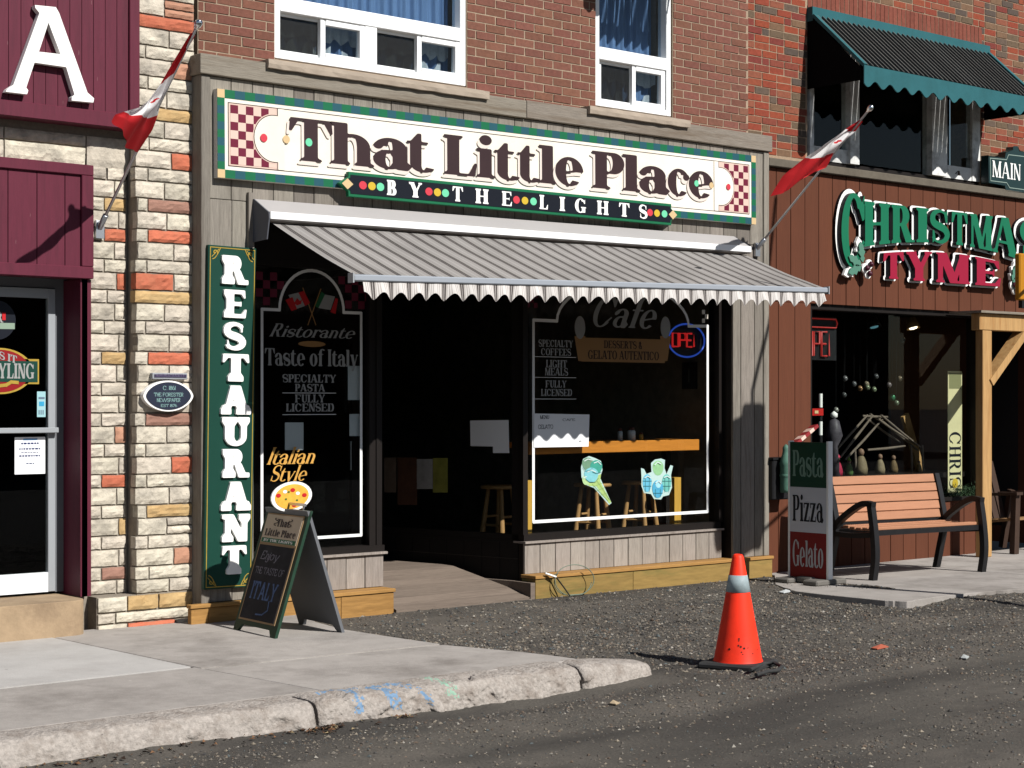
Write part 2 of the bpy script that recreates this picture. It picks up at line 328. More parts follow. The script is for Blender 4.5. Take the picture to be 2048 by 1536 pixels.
        r = .2 + S*.35; g.ring(r, X*.62, r, X*.4, S=S*.8); g.ring(r, -.14, r*1.05, .17, S=S*.5); g.box(.1, .02, r + .1, .1); g.box(2*r - .06, X*.86, 2*r + .1, X); w = 2*r + .08
    elif ch in 'hnmr':
        top = 1 if ch == 'h' else X; g.stem(L, 0, top, t=(1, 0), b=(1, 1 if ch == 'r' else .6))
        if ch == 'r': g.ring(L + S + .1, X*.6, .22, X*.42, 60, 160, S*.7); g.p(_ell(L + S + .18, X*.85, S*.42, S*.42, 0, 360, 14)); w = L + S + .2 + S*.3
        else:
            x = L + S + .17
            for k in range(2 if ch == 'm' else 1):
                g.stem(x, 0, X*.62, b=(.6, 1), t=None); g.ring(x + S - .21 - S*.45, X*.6, .21 + S*.45, X*.42, 0, 125); x += S + .17
            w = x - .17 + L
    elif ch == 'i': g.stem(L, 0, X, t=(1, 0)); g.p(_ell(L + S/2, X + .09 + S*.52, S*.52, S*.52, 0, 360, 18)); w = L*2 + S
    elif ch == 'l': g.stem(L, 0, 1, t=(1, 0)); w = L*2 + S
    elif ch == 'o': r = .22 + S*.42; g.ring(r, X/2, r, X/2 + .02); w = 2*r
    elif ch == 'p': g.bowl(L + S*.5, -.01, X + .01, .34 + S*.4, S); g.stem(L, -.3, X, t=(1, 0)); w = L + S*.9 + .34
    elif ch == 's': w = _S(g, 0, X, .2 + S*.3)
    elif ch == 't':
        g.p([(L, .16), (L + S, .16), (L + S, X + .2), (L + S*.65, X + .2), (L, X*.98)]); g.box(0, X - T, L + S + .15, X)
        g.ring(L + .17 + S*.5, .2, .17 + S*.5, .22, 180, 330, S*.98); w = L + S + .2
    elif ch in 'vyz':
        a = .27 + S*.22; t = T*1.3
        if ch == 'z': g.box(0, X - T*1.2, .5, X); g.box(0, 0, .52, T*1.2); g.dia(0, T*.5, .5 - S, X - T*.5, S); g.box(0, X*.72, .06, X); g.box(.46, 0, .52, X*.28); w = .54
        else:
            g.dia(a - S*.45, 0, L*.6, X, S); g.serif(L*.6, L*.6 + S, X, -1, .6, .6); q = -.26 if ch == 'y' else 0
            x1 = 2*a - L - t; x0 = a - t*.3; k = (x1 - x0)/X; g.dia(x0 + k*q, q, x1, X, t); g.serif(x1, x1 + t, X, -1, 1, 1)
            if ch == 'y': g.p(_ell(x0 + k*q - .02, q + .05, S*.4, S*.38, 0, 360, 14))
            w = 2*a
    elif ch == 'j': g.stem(L, -.1, X, b=None, t=(1, 0)); g.ring(L + S - .18, -.1, .18, .2, 180, 360, S*.8); g.p(_ell(L + S/2, X + .06 + S*.55, S*.56, S*.56, 0, 360, 18)); w = L*2 + S
    elif ch == '&':
        g.ring(.32, .26, .3, .28); g.ring(.3, .74, .2, .26); g.dia(.5, 0, .14, .7, S*.8); w = .75
    elif ch == '.': g.p(_ell(S*.5, S*.5, S*.5, S*.5)); w = S
    elif ch == '1': g.stem(L, 0, 1, t=(1, 0)); w = S + 2*L
    elif ch in '0689':
        r = .2 + S*.4; 
        if ch == '0': g.ring(r, .5, r, .5)
        if ch == '8': g.ring(r, .27, r, .28); g.ring(r, .75, r*.85, .25)
        if ch == '6': g.ring(r, .3, r, .31); g.ring(r, .5, r, .5, 60, 200)
        if ch == '9': g.ring(r, .7, r, .31); g.ring(r, .5, r, .5, 240, 380)
        w = 2*r
    elif ch == '4': g.stem(.3, 0, 1, t=None); g.dia(0, .3, .3, 1, T*1.4); g.box(0, .24, .4 + S, .24 + T*1.3); w = .45 + S
    elif ch == '2': g.ring(.24, .72, .24, .28, -30, 170); g.dia(0, .05, .3, .62, S*.7); g.box(0, 0, .5, T*1.6); w = .5
    elif ch == '7': g.box(0, 1 - T*1.6, .5, 1); g.dia(.12, 0, .5 - S, 1, S); w = .5
    if w is None: w = .3
    return w
def _S(g, y0, y1, r):
    S, T = g.S, g.T; h = y1 - y0; q = h*.5
    # spine with swelling weight
    c = _bez((2*r*.86, y1 - h*.2), (2*r*.78, y1 + h*.03), (r*.9, y1), (r, y1 - T*.5)) [:0]
    path = _ell(r, y1 - h*.255, r*.78, h*.235, 25, 200, 14) + _bez((r*.3, y1 - h*.36), (r*.5, y0 + h*.5), (r*1.5, y0 + h*.52), (r*1.72, y0 + h*.34), 8) + _ell(r, y0 + h*.255, r*.8, h*.235, 20, -155, 14)
    n = len(path)
    for i in range(n - 1):
        def wd(k):
            t = k/(n - 1); return T*.5 + (S*.52 - T*.5)*max(0, 1 - abs(t - .5)*2.6)**.7 if abs(t - .5) < .384 else T*.5
        (xa, ya), (xb, yb) = path[i], path[i + 1]; dx, dy = xb - xa, yb - ya; l = math.hypot(dx, dy) or 1e-6; nx, ny = -dy/l, dx/l; wa, wb = wd(i), wd(i + 1)
        ex, ey = dx/l*.012, dy/l*.012
        g.p([(xa - ex + nx*wa, ya - ey + ny*wa), (xa - ex - nx*wa, ya - ey - ny*wa), (xb + ex - nx*wb, yb + ey - ny*wb), (xb + ex + nx*wb, yb + ey + ny*wb)])
    x = r*1.72; g.p([(x - .07, y1 - h*.12), (x + .02, y1), (x + .02, y1 - h*.36), (x - .02, y1 - h*.36)])
    x = r*.26; g.p([(x + .08, y0 + h*.12), (x, y0), (x, y0 + h*.36), (x + .04, y0 + h*.36)])
    return 2*r*.98
def _sdf(poly, P):
    a = np.array(poly); b = np.roll(a, -1, 0); d = np.full(len(P), 1e9); ins = np.zeros(len(P), bool)
    for (x0, y0), (x1, y1) in zip(a, b):
        ex, ey = x1 - x0, y1 - y0; L2 = ex*ex + ey*ey
        if L2 < 1e-12: continue
        wx, wy = P[:, 0] - x0, P[:, 1] - y0; t = np.clip((wx*ex + wy*ey)/L2, 0, 1)
        d = np.minimum(d, (wx - ex*t)**2 + (wy - ey*t)**2)
        if y0 != y1:
            c = (P[:, 1] >= min(y0, y1)) & (P[:, 1] < max(y0, y1)); ins ^= c & (wx < ex*wy/ey)
    d = np.sqrt(d); return np.where(ins, -d, d)
_FC = {}
def glyph(ch, st, off=0.0, smooth=0, res=40):
    """-> (loops, advance): closed outline loops of one letter, cap height 1"""
    key = (ch, tuple(sorted(st.items())), off, smooth, res)
    if key in _FC: return _FC[key]
    g = Pen(**st); w = _draw(g, ch)
    if not g.ops: _FC[key] = ([], w); return _FC[key]
    pad = .12 + abs(off); x0 = min(x for _, q in g.ops for x, y in q) - pad; x1 = max(x for _, q in g.ops for x, y in q) + pad
    y0 = min(y for _, q in g.ops for x, y in q) - pad; y1 = max(y for _, q in g.ops for x, y in q) + pad
    nx, ny = int((x1 - x0)*res) + 2, int((y1 - y0)*res) + 2
    xs = np.linspace(x0, x1, nx); ys = np.linspace(y0, y1, ny); XX, YY = np.meshgrid(xs, ys); P = np.stack([XX.ravel(), YY.ravel()], 1)
    f = np.full(len(P), 1e3)
    for s, q in g.ops:
        d = _sdf(q, P); f = np.minimum(f, d) if s > 0 else np.maximum(f, -d)
    f = f.reshape(ny, nx) - off
    for _ in range(smooth):
        e = np.pad(f, 1, mode='edge'); f = (e[1:-1, 1:-1]*2 + e[:-2, 1:-1] + e[2:, 1:-1] + e[1:-1, :-2] + e[1:-1, 2:])/6
    _FC[key] = (trace(f, xs, ys), w); return _FC[key]
def trace(f, xs, ys):
    """marching squares: closed loops where f = 0"""
    f = np.where(np.abs(f) < 1e-6, 1e-6, f); ny, nx = f.shape; seg = {}
    def pt(a, b):
        va, vb = f[a], f[b]; t = va/(va - vb)
        return (xs[a[1]] + (xs[b[1]] - xs[a[1]])*t, ys[a[0]] + (ys[b[0]] - ys[a[0]])*t)
    T = {1: [(3, 0)], 2: [(0, 1)], 3: [(3, 1)], 4: [(1, 2)], 5: [(3, 2), (1, 0)], 6: [(0, 2)], 7: [(3, 2)], 8: [(2, 3)], 9: [(2, 0)], 10: [(0, 3), (2, 1)], 11: [(2, 1)], 12: [(1, 3)], 13: [(1, 0)], 14: [(0, 3)]}
    pts = {}
    ins = f < 0
    mix = ins[:-1, :-1].astype(int) + 2*ins[:-1, 1:] + 4*ins[1:, 1:] + 8*ins[1:, :-1]
    for j, i in zip(*np.nonzero((mix > 0) & (mix < 15))):
        c = [(j, i), (j, i + 1), (j + 1, i + 1), (j + 1, i)]
        for e0, e1 in T[mix[j, i]]:
            k = []
            for e in (e0, e1):
                a, b = sorted((c[e], c[(e + 1) % 4])); kk = (a, b)
                if kk not in pts: pts[kk] = pt(a, b)
                k.append(kk)
            seg[k[0]] = k[1]
    loops = []
    while seg:
        a, b = seg.popitem(); lp = [a]
        while b != a and b in seg: lp.append(b); b = seg.pop(b)
        q = [pts[k] for k in lp]
        if len(q) > 5:
            o = [q[0]]                                   # drop points that lie on a straight run
            for k in range(1, len(q)):
                p, c, n = o[-1], q[k], q[(k + 1) % len(q)]
                ux, uy, vx, vy = c[0] - p[0], c[1] - p[1], n[0] - c[0], n[1] - c[1]; cr = abs(ux*vy - uy*vx)
                if cr > .04*math.hypot(ux, uy)*math.hypot(vx, vy) or math.hypot(ux, uy) > .3: o.append(c)
            if len(o) > 3: loops.append(o)
    return loops
FAT = dict(S=.27, T=.055, L=.075, H=.045, X=.74)
BOLD = dict(S=.21, T=.075, L=.06, H=.075, X=.72)
COOPER = dict(S=.29, T=.15, L=.07, H=.13, X=.72)
ROMAN = dict(S=.15, T=.055, L=.06, H=.045, X=.68)
COND = dict(S=.21, T=.05, L=.05, H=.045, X=.72)
MONO = dict(S=.1, T=.09, L=.001, H=0, X=.68)
# ---------------------------------------------------------------- lettering in metres
def text_loops(s, st, off=0.0, smooth=0, gap=.04, space=.33, shear=0.0, res=40):
    """-> list of (loops, x) per letter and the total width, cap height 1"""
    x = 0; out = []
    for ch in s:
        if ch == ' ': x += space; continue
        lp, w = glyph(ch, st, off, smooth, res); out.append(([[(p[0] + x + shear*p[1], p[1]) for p in q] for q in lp], ch)); x += w + gap
    return out, max(x - gap, .01)
def text_mb(s, st, x0, x1, z, h, y, depth=0.0, mb=None, mi=0, side=None, base=None, **k):
    """one line of lettering fitted between x0 and x1, baseline z, cap height h, faces at y; base(x) lifts the baseline"""
    L, w = text_loops(s, st, **k); sx = (x1 - x0)/w; mb = mb or MB()
    for lp, ch in L:
        if not lp: continue
        mb.prism([[(x0 + p[0]*sx, z + p[1]*h + (base((x0 + p[0]*sx)) if base else 0)) for p in q] for q in lp], y, y + depth, mi=mi, side=side, back=False)
    return mb
def letters(parent, s, st, x0, x1, z, h, y, depth, mats, local=True, side=None, base=None, name='letter', **k):
    """the same, one object per letter"""
    L, w = text_loops(s, st, **k); sx = (x1 - x0)/w; r = []
    for lp, ch in L:
        if lp: r.append(MB().prism([[(x0 + p[0]*sx, z + p[1]*h + (base(x0 + p[0]*sx) if base else 0)) for p in q] for q in lp], y, y + depth, side=side, back=False).obj(name, mats, parent, local=local))
    return r
def outline_rect(mb, x0, x1, z0, z1, t, y, mi=0, d=0):
    mb.prism([[(x0, z0), (x1, z0), (x1, z1), (x0, z1)], [(x0 + t, z0 + t), (x0 + t, z1 - t), (x1 - t, z1 - t), (x1 - t, z0 + t)]], y, y + d, mi=mi); return mb
def disc(mb, x, z, r, y, mi=0, n=20, rz=None, d=0):
    rz = rz or r; mb.prism([(x + r*math.cos(2*math.pi*i/n), z + rz*math.sin(2*math.pi*i/n)) for i in range(n)], y, y + d, mi=mi, back=False); return mb
def strip(mb, pts, t, y, mi=0):
    """a flat painted line of width t through pts (x,z)"""
    for (xa, za), (xb, zb) in zip(pts[:-1], pts[1:]):
        dx, dz = xb - xa, zb - za; l = math.hypot(dx, dz) or 1; nx, nz = -dz/l*t/2, dx/l*t/2; ex, ez = dx/l*t*.3, dz/l*t*.3
        mb.prism([(xa - ex + nx, za - ez + nz), (xa - ex - nx, za - ez - nz), (xb + ex - nx, zb + ez - nz), (xb + ex + nx, zb + ez + nz)], y, y, mi=mi)
        y -= .0001
    return mb
def board_sign(name, label, cat, TL, TR, BL, y, group=None):
    """Empty at the lower left corner of a flat sign on a wall, tilted as the sign hangs; -> root, width, height, pixel -> local (x, z)"""
    a, b, c = onY(*TL, y), onY(*TR, y), onY(*BL, y); w = math.hypot(b.x - a.x, b.z - a.z); t = math.atan2(b.z - a.z, b.x - a.x); h = math.hypot(a.x - c.x, a.z - c.z)
    o = Vector((a.x + math.sin(t)*h, y, a.z - math.cos(t)*h))
    r = thing(name, label, cat, o, group, roty=-t)
    def L(px, py, dy=0):
        p = onY(px, py, y + dy) - o; return (p.x*math.cos(t) + p.z*math.sin(t), -p.x*math.sin(t) + p.z*math.cos(t))
    return r, w, h, L
def plank_v(parent, x0, x1, z0, z1, y, m, t=.025, name='plank', gap=.003, jit=.002):
    q = random.uniform(-jit, jit); return MB().box(x0 + gap, x1 - gap, y + q, y + t + q, z0, z1).obj(name, m, parent, bev=.0025)
def planks_v(parent, x0, x1, z0, z1, y, m, w=.17, t=.025, **k):
    n = max(1, round((x1 - x0)/w)); s = (x1 - x0)/n
    return [plank_v(parent, x0 + i*s, x0 + (i + 1)*s, z0, z1, y, m, t, **k) for i in range(n)]
# ---------------------------------------------------------------- palette
M_OLDWOOD = mat('weathered cedar board', C(143, 136, 126), .85, var=.28, scale=7, stretch=(22, 22, 1.3), bump=.35, piece=.24, hue=.012, dirt=C(88, 80, 72), dirt_amt=.5, dirt_scale=1.1)
M_OLDWOODH = mat('weathered cedar fascia', C(146, 137, 125), .85, var=.26, scale=7, stretch=(1.3, 22, 22), bump=.35, piece=.12, hue=.01, dirt=C(104, 86, 66), dirt_amt=.6, dirt_scale=.8)
M_DADO = mat('pale weathered dado board', C(166, 156, 146), .85, var=.24, scale=7, stretch=(20, 20, 1.6), bump=.3, piece=.12, hue=.008, dirt=C(122, 112, 102), dirt_amt=.5, dirt_scale=1.3)
M_AMBER = mat('amber stained plank', C(180, 136, 78), .6, var=.22, scale=5, stretch=(1.2, 14, 14), bump=.15, piece=.1, dirt=C(120, 84, 40), dirt_amt=.5)
M_GREENISH = mat('treated yellow green plank', C(156, 128, 74), .6, var=.28, scale=4, stretch=(1, 7, 7), bump=.15, piece=.08, dirt=C(110, 112, 62), dirt_amt=.95, dirt_scale=.8, specks=((C(110, 80, 40), 1.6, .12, .7),))
M_DKBROWN = mat('dark brown trim', C(28, 22, 19), .6, var=.2, scale=5, stretch=(12, 12, 1), bump=.1, piece=.1)
M_MORTAR = mat('mortar', C(174, 153, 131), .95, var=.2, scale=40, bump=.4)
M_MORTAR2 = mat('mortar dark', C(172, 148, 124), .95, var=.25, scale=40, bump=.4)
M_BRICK = mat('red brown brick', C(129, 85, 71), .9, var=.2, scale=30, bump=.4, piece=.13, hue=.008, dirt=C(122, 88, 76), dirt_amt=.4, dirt_scale=9)
BRICK_TONES = [C(146, 70, 52), C(136, 72, 58), C(104, 88, 76), C(150, 74, 52), C(126, 98, 76), C(92, 80, 72), C(144, 86, 66), C(128, 62, 54), C(140, 68, 52), C(110, 92, 74), C(148, 78, 56)]
M_BRICK2 = ramp_mat('mixed old brick', BRICK_TONES, .9, .2, 30, .4)
M_SOLDIER = mat('soldier course brick', C(134, 76, 62), .9, var=.2, scale=30, bump=.4, piece=.1)
M_STONE = {'b': mat('buff split stone', C(214, 204, 186), .9, var=.24, scale=13, bump=.8, bscale=38, piece=.13, hue=.01, dirt=C(150, 143, 132), dirt_amt=.75, dirt_scale=6, specks=((C(120, 112, 102), 38, .3, .5),)),
           'r': mat('red split stone', C(204, 116, 88), .9, var=.2, scale=9, bump=.5, bscale=30, piece=.08, dirt=C(190, 126, 96), dirt_amt=.5, dirt_scale=6),
           'y': mat('ochre split stone', C(204, 172, 122), .9, var=.2, scale=9, bump=.5, bscale=30, piece=.06, dirt=C(180, 140, 90), dirt_amt=.5, dirt_scale=6),
           'm': mat('mauve split stone', C(166, 126, 110), .9, var=.2, scale=9, bump=.5, bscale=30, dirt=C(140, 98, 84), dirt_amt=.5, dirt_scale=6),
           'o': mat('pale orange split stone', C(196, 146, 120), .9, var=.2, scale=9, bump=.5, bscale=30, piece=.06)}
M_SJOINT = mat('stone joint mortar', C(150, 141, 128), .95, var=.2, scale=30, bump=.5)
M_SILL = mat('grey stone sill', C(182, 167, 150), .9, var=.2, scale=14, bump=.4, dirt=C(140, 126, 112), dirt_amt=.5, dirt_scale=7)
M_MAROON = mat('maroon painted board', C(102, 38, 56), .55, var=.1, scale=6, stretch=(10, 10, 1), bump=.12, piece=.05, dirt=C(84, 32, 47), dirt_amt=.55, dirt_scale=2, specks=((C(170, 130, 130), 5, .2, .5), (C(70, 24, 36), 8, .22, .6)))
M_WHITE = mat('white paint', (.78, .77, .74), .5, var=.04, scale=3)
M_PVC = mat('white vinyl window frame', (.76, .77, .77), .35, var=.03, scale=3, dirt=(.5, .49, .47), dirt_amt=.25, dirt_scale=5)
M_OLDWHITE = mat('peeling white window paint', (.62, .62, .6), .7, var=.1, scale=10, dirt=C(90, 80, 70), dirt_amt=.6, dirt_scale=6, bump=.2)
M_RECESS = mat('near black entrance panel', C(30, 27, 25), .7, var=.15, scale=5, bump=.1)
M_BLACK = mat('black painted metal', (.012, .012, .013), .45, var=.2, scale=10)
M_MATTE = mat('matte black', (.006, .006, .006), 1, spec=0)
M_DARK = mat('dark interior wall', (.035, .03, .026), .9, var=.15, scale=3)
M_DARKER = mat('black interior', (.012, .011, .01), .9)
M_GLASS = glass_mat('shop glass')
M_GLASS2 = glass_mat('upstairs glass', (.8, .84, .86))
M_CREAM = mat('cream sign paint', C(252, 246, 232, 1.38), .45, var=.02, scale=2, dirt=C(240, 214, 170), dirt_amt=.3, dirt_scale=.9)
M_PINK = mat('pale pink sign paint', C(236, 206, 190), .5, var=.03, scale=3)
M_BURG = mat('burgundy sign paint', C(118, 34, 58), .5, var=.05, scale=4)
M_LETTER = mat('brown black letter paint', C(62, 44, 46), .5, var=.08, scale=5)
M_SHADE = mat('pink grey letter shade', C(244, 229, 218), .5)
M_SGREEN = mat('sign green paint', C(26, 112, 74), .5, var=.08, scale=5)
M_SBLUE = mat('sign blue green paint', C(42, 92, 104), .5, var=.06, scale=5)
M_NAVY = mat('near black navy paint', C(24, 28, 38), .45, var=.06, scale=4)
M_DOTR, M_DOTY, M_DOTG, M_DOTC = mat('dot red', C(222, 70, 84), .5), mat('dot yellow', C(220, 186, 60), .5), mat('dot mint', C(120, 224, 176), .5), mat('diamond tan', C(226, 196, 148), .5)
M_RGREEN = mat('deep green sign paint', C(25, 70, 58), .45, var=.06, scale=3)
M_GOLD = mat('gold line paint', C(186, 156, 66), .4, var=.15, scale=20)
M_CONC = mat('sidewalk concrete', C(160, 154, 148, 1.18), .92, var=.14, scale=5, bump=.25, bscale=80, piece=.08, dirt=C(122, 116, 110, 1.18), dirt_amt=.8, dirt_scale=1.5, specks=((C(78, 74, 70, 1.2), 3.2, .13, .75), (C(196, 190, 182, 1.2), 7, .12, .5), (C(110, 104, 98, 1.2), 40, .3, .4)))
M_CONCL = mat('paler new concrete slab', C(176, 173, 169, 1.15), .9, var=.1, scale=4, bump=.2, bscale=80, dirt=C(156, 151, 146, 1.15), dirt_amt=.6, dirt_scale=1.4, specks=((C(112, 108, 104, 1.2), 3.5, .12, .7), (C(130, 128, 124, 1.2), 40, .25, .4)))
M_KERB = mat('rough kerb concrete', C(170, 162, 154, 1.35), .95, var=.34, scale=45, bump=1.0, bscale=60, dirt=C(128, 116, 106, 1.3), dirt_amt=.75, dirt_scale=9, specks=((C(90, 82, 76, 1.3), 24, .25, .6), (C(200, 194, 186, 1.3), 34, .25, .5)))
M_STEEL = mat('brushed aluminium', (.45, .46, .48), .35, metallic=.85, var=.05, scale=4)
M_ALU = mat('painted grey aluminium', C(168, 172, 176), .4, var=.04, scale=4)
M_GREY = mat('mid grey paint', C(112, 114, 118), .6, var=.06, scale=5)
# ================================================================ GROUND
def vnoise(x, y, f, seed):
    r = np.random.default_rng(seed).random((256, 256)); X = x*f + 100; Y = y*f + 100; i = np.floor(X).astype(int); j = np.floor(Y).astype(int); u = X - i; v = Y - j
    u = u*u*(3 - 2*u); v = v*v*(3 - 2*v); g = lambda a, b: r[a % 256, b % 256]
    return g(i, j)*(1 - u)*(1 - v) + g(i + 1, j)*u*(1 - v) + g(i, j + 1)*(1 - u)*v + g(i + 1, j + 1)*u*v
def base_h(x, y):
    r = np.clip((np.asarray(x, float) - 1.6)/1.2, 0, 1)
    return np.clip((y + 3.3)/(3.0 - 1.75*r), 0, 1)*(.065 + .006*r)
def ground_h(x, y):
    x = np.asarray(x, float); y = np.asarray(y, float)
    b = base_h(x, y); rough = np.clip(1.2 - np.abs(y + 1.9)/2.6, .35, 1)
    h = (vnoise(x, y, .7, 1) - .5)*.05 + (vnoise(x, y, 2.3, 2) - .5)*.022*rough + (vnoise(x, y, 7, 3) - .5)*.012*rough + (vnoise(x, y, 19, 4) - .5)*.009*rough + (vnoise(x, y, 45, 5) - .5)*.006*rough
    rut = np.exp(-((y + 4.15 + .05*np.sin(x*1.1))/.22)**2)*.018 + np.exp(-((y + 5.7)/.25)**2)*.014
    edge = np.clip((y + .22)/.1, 0, 1)*0
    near = np.clip((-.25 - y)/.4, 0, 1)                    # calm beside the building so nothing is swallowed
    kerb = -.022*np.exp(-((y + 3.45)/.22)**2)*(x < -1.7)
    return b + h*(.25 + .75*near) - rut*(x > -9) + kerb + edge
PAD = [onZ(*p, .078) for p in ((1548, 1168), (1590, 1182), (1640, 1188), (1700, 1194), (1770, 1201), (1815, 1203), (1870, 1194), (1935, 1187), (1992, 1181), (2060, 1177))]
def pad_y(x): return np.interp(x, [p.x for p in PAD], [p.y for p in PAD], left=9, right=PAD[-1].y)
GX0, GX1, GY0, GY1, GS = -8.0, 9.0, -8.2, .25, .03
nx, ny = int((GX1 - GX0)/GS), int((GY1 - GY0)/GS)
gx = np.linspace(GX0, GX1, nx + 1); gy = np.linspace(GY0, GY1, ny + 1); XX, YY = np.meshgrid(gx, gy); ZZ = ground_h(XX, YY)
ZZ = np.where((XX > 2.66) & (YY > pad_y(XX) + .09), np.minimum(ZZ, .05), ZZ)
ed = np.minimum.reduce([XX - GX0, GX1 - XX, YY - GY0]); ZZ = np.where(ed < .4, ZZ*np.clip(ed/.4, 0, 1) - .09*(1 - np.clip(ed/.4, 0, 1)), ZZ)
me = bpy.data.meshes.new('gravel_road'); V = np.stack([XX, YY, ZZ], -1).reshape(-1, 3)
ii = (np.arange(ny)[:, None]*(nx + 1) + np.arange(nx)[None]).ravel(); F = np.stack([ii, ii + 1, ii + nx + 2, ii + nx + 1], 1)
me.from_pydata(V.tolist(), [], F.tolist()); me.polygons.foreach_set('use_smooth', [True]*len(F))
def gravel_material():
    m = mat('packed gravel', C(84, 80, 74, 1.15), .95, var=.42, scale=70, bump=.9, dirt=C(108, 101, 93, 1.15), dirt_amt=.7, dirt_scale=.75, specks=((C(140, 134, 124, 1.15), 42, .34, .55), (C(44, 43, 41, 1.15), 30, .34, .6), (C(120, 108, 94, 1.15), 75, .4, .5), (C(54, 54, 53, 1.15), 90, .4, .55))); n = m.node_tree.nodes; l = m.node_tree.links
    b = n['Principled BSDF']; src = b.inputs['Base Color'].links[0].from_socket; tc = next(x for x in n if x.type == 'TEX_COORD')
    mp = n.new('ShaderNodeMapping'); mp.inputs['Scale'].default_value = (.45, 1.7, 1); l.new(tc.outputs['Object'], mp.inputs[0])
    a = n.new('ShaderNodeTexNoise'); a.inputs['Scale'].default_value = 1.1; a.inputs['Detail'].default_value = 6; l.new(mp.outputs[0], a.inputs['Vector'])
    r = n.new('ShaderNodeMapRange'); r.inputs[1].default_value = .44; r.inputs[2].default_value = .62; r.inputs[4].default_value = .6; l.new(a.outputs[0], r.inputs[0])
    sp = n.new('ShaderNodeSeparateXYZ'); l.new(tc.outputs['Object'], sp.inputs[0])
    ym = n.new('ShaderNodeMapRange'); ym.inputs[1].default_value = 1.1; ym.inputs[2].default_value = -.4; l.new(sp.outputs['Y'], ym.inputs[0])
    mu = n.new('ShaderNodeMath'); mu.operation = 'MULTIPLY'; l.new(r.outputs[0], mu.inputs[0]); l.new(ym.outputs[0], mu.inputs[1])
    mx = n.new('ShaderNodeMix'); mx.data_type = 'RGBA'; l.new(mu.outputs[0], mx.inputs[0]); l.new(src, mx.inputs[6]); mx.inputs[7].default_value = (*C(50, 48, 46, 1.15), 1)   # damp tracks along the road
    l.new(mx.outputs[2], b.inputs['Base Color']); return m
me.materials.append(gravel_material())
g = link('gravel_road', me); g['kind'] = 'structure'
structure(MB().add([(-300, -300, -.06), (300, -300, -.06), (300, 300, -.06), (-300, 300, -.06)], [(0, 1, 2, 3)]), 'ground', mat('far asphalt', (.055, .053, .05), .95, var=.2, scale=.6))
# loose stones: one mesh, each stone its own little eight-sided solid
def stones(name, N, sampler, smin, smax, seed, label):
    r = np.random.default_rng(seed); P = sampler(r, N); N = len(P); s = smin*(smax/smin)**(r.random(N)**2.6); z = ground_h(P[:, 0], P[:, 1])
    base = np.array([(1, 0, 0), (-1, 0, 0), (0, 1, 0), (0, -1, 0), (0, 0, 1), (0, 0, -1)], float); fs = np.array([(0, 2, 4), (2, 1, 4), (1, 3, 4), (3, 0, 4), (2, 0, 5), (1, 2, 5), (3, 1, 5), (0, 3, 5)])
    v = base[None]*(.65 + .7*r.random((N, 6, 1))) + (r.random((N, 6, 3)) - .5)*.35; a = r.random(N)*6.283; ca, sa = np.cos(a)[:, None], np.sin(a)[:, None]
    x = v[..., 0]*ca - v[..., 1]*sa; y = v[..., 0]*sa + v[..., 1]*ca; v = np.stack([x, y, v[..., 2]*.7], -1)*s[:, None, None]
    v[..., 0] += P[:, :1]; v[..., 1] += P[:, 1:2]; v[..., 2] += (z + s*.15)[:, None]
    me = bpy.data.meshes.new(name); F = (fs[None] + (np.arange(N)*6)[:, None, None]).reshape(-1, 3); me.from_pydata(v.reshape(-1, 3).tolist(), [], F.tolist())
    pal = np.array([C(104, 98, 90, 1.15), C(88, 82, 76, 1.15), C(120, 112, 100, 1.15), C(72, 70, 68, 1.15), C(134, 124, 110, 1.15), C(100, 86, 74, 1.15), C(156, 150, 140, 1.15), C(86, 92, 92, 1.15)]); k = r.choice(len(pal), N, p=[.22, .2, .16, .14, .1, .1, .03, .05])
    col = pal[k]*(.68 + .4*r.random((N, 1))); at = me.color_attributes.new('tone', 'FLOAT_COLOR', 'POINT'); c4 = np.ones((N*6, 4), np.float32); c4[:, :3] = np.repeat(col, 6, 0); at.data.foreach_set('color', c4.ravel())
    me.materials.append(attr_mat(name, .95)); return tag(link(name, me), label, 'gravel', kind='stuff')
def walk_end(y): return np.interp(y, [-3.3, -2.65, -2.03, -1.08, -.2], [-2.26, -2.33, -2.5, -2.56, -2.2])
def samp_near(r, N):
    out = []
    while sum(map(len, out)) < N:
        p = np.stack([r.random(N)*10.5 - 3.2, r.random(N)*3.9 - 4.05], 1); d = np.exp(-((p[:, 1] + 1.9)/1.0)**2)
        ok = (r.random(N) < .3 + .7*d) & (p[:, 0] > walk_end(p[:, 1]) - .05) & (p[:, 1] < -.21) & ~((p[:, 1] > pad_y(p[:, 0]) + .06) & (p[:, 0] > 2.6)) & ~((p[:, 1] < -2.9) & (p[:, 0] < -1.75))
        out.append(p[ok])
    return np.concatenate(out)[:N]
def samp_road(r, N):
    p = np.stack([r.random(N*3)*11 - 6.5, r.random(N*3)*4.6 - 8.0 + .6], 1); band = .3 + .7*(vnoise(p[:, 0]*.4, p[:, 1]*2.2, 1, 9) > .55)
    p = p[(r.random(len(p)) < band) & ~((p[:, 1] > -3.42) & (p[:, 0] < -1.7))]; return p[:N]
stones('gravel', 38000, samp_near, .004, .017, 3, 'loose grey brown gravel between the sidewalk and the shop fronts')
stones('road_gravel', 42000, samp_road, .003, .013, 4, 'fine loose gravel scattered on the road in the foreground')
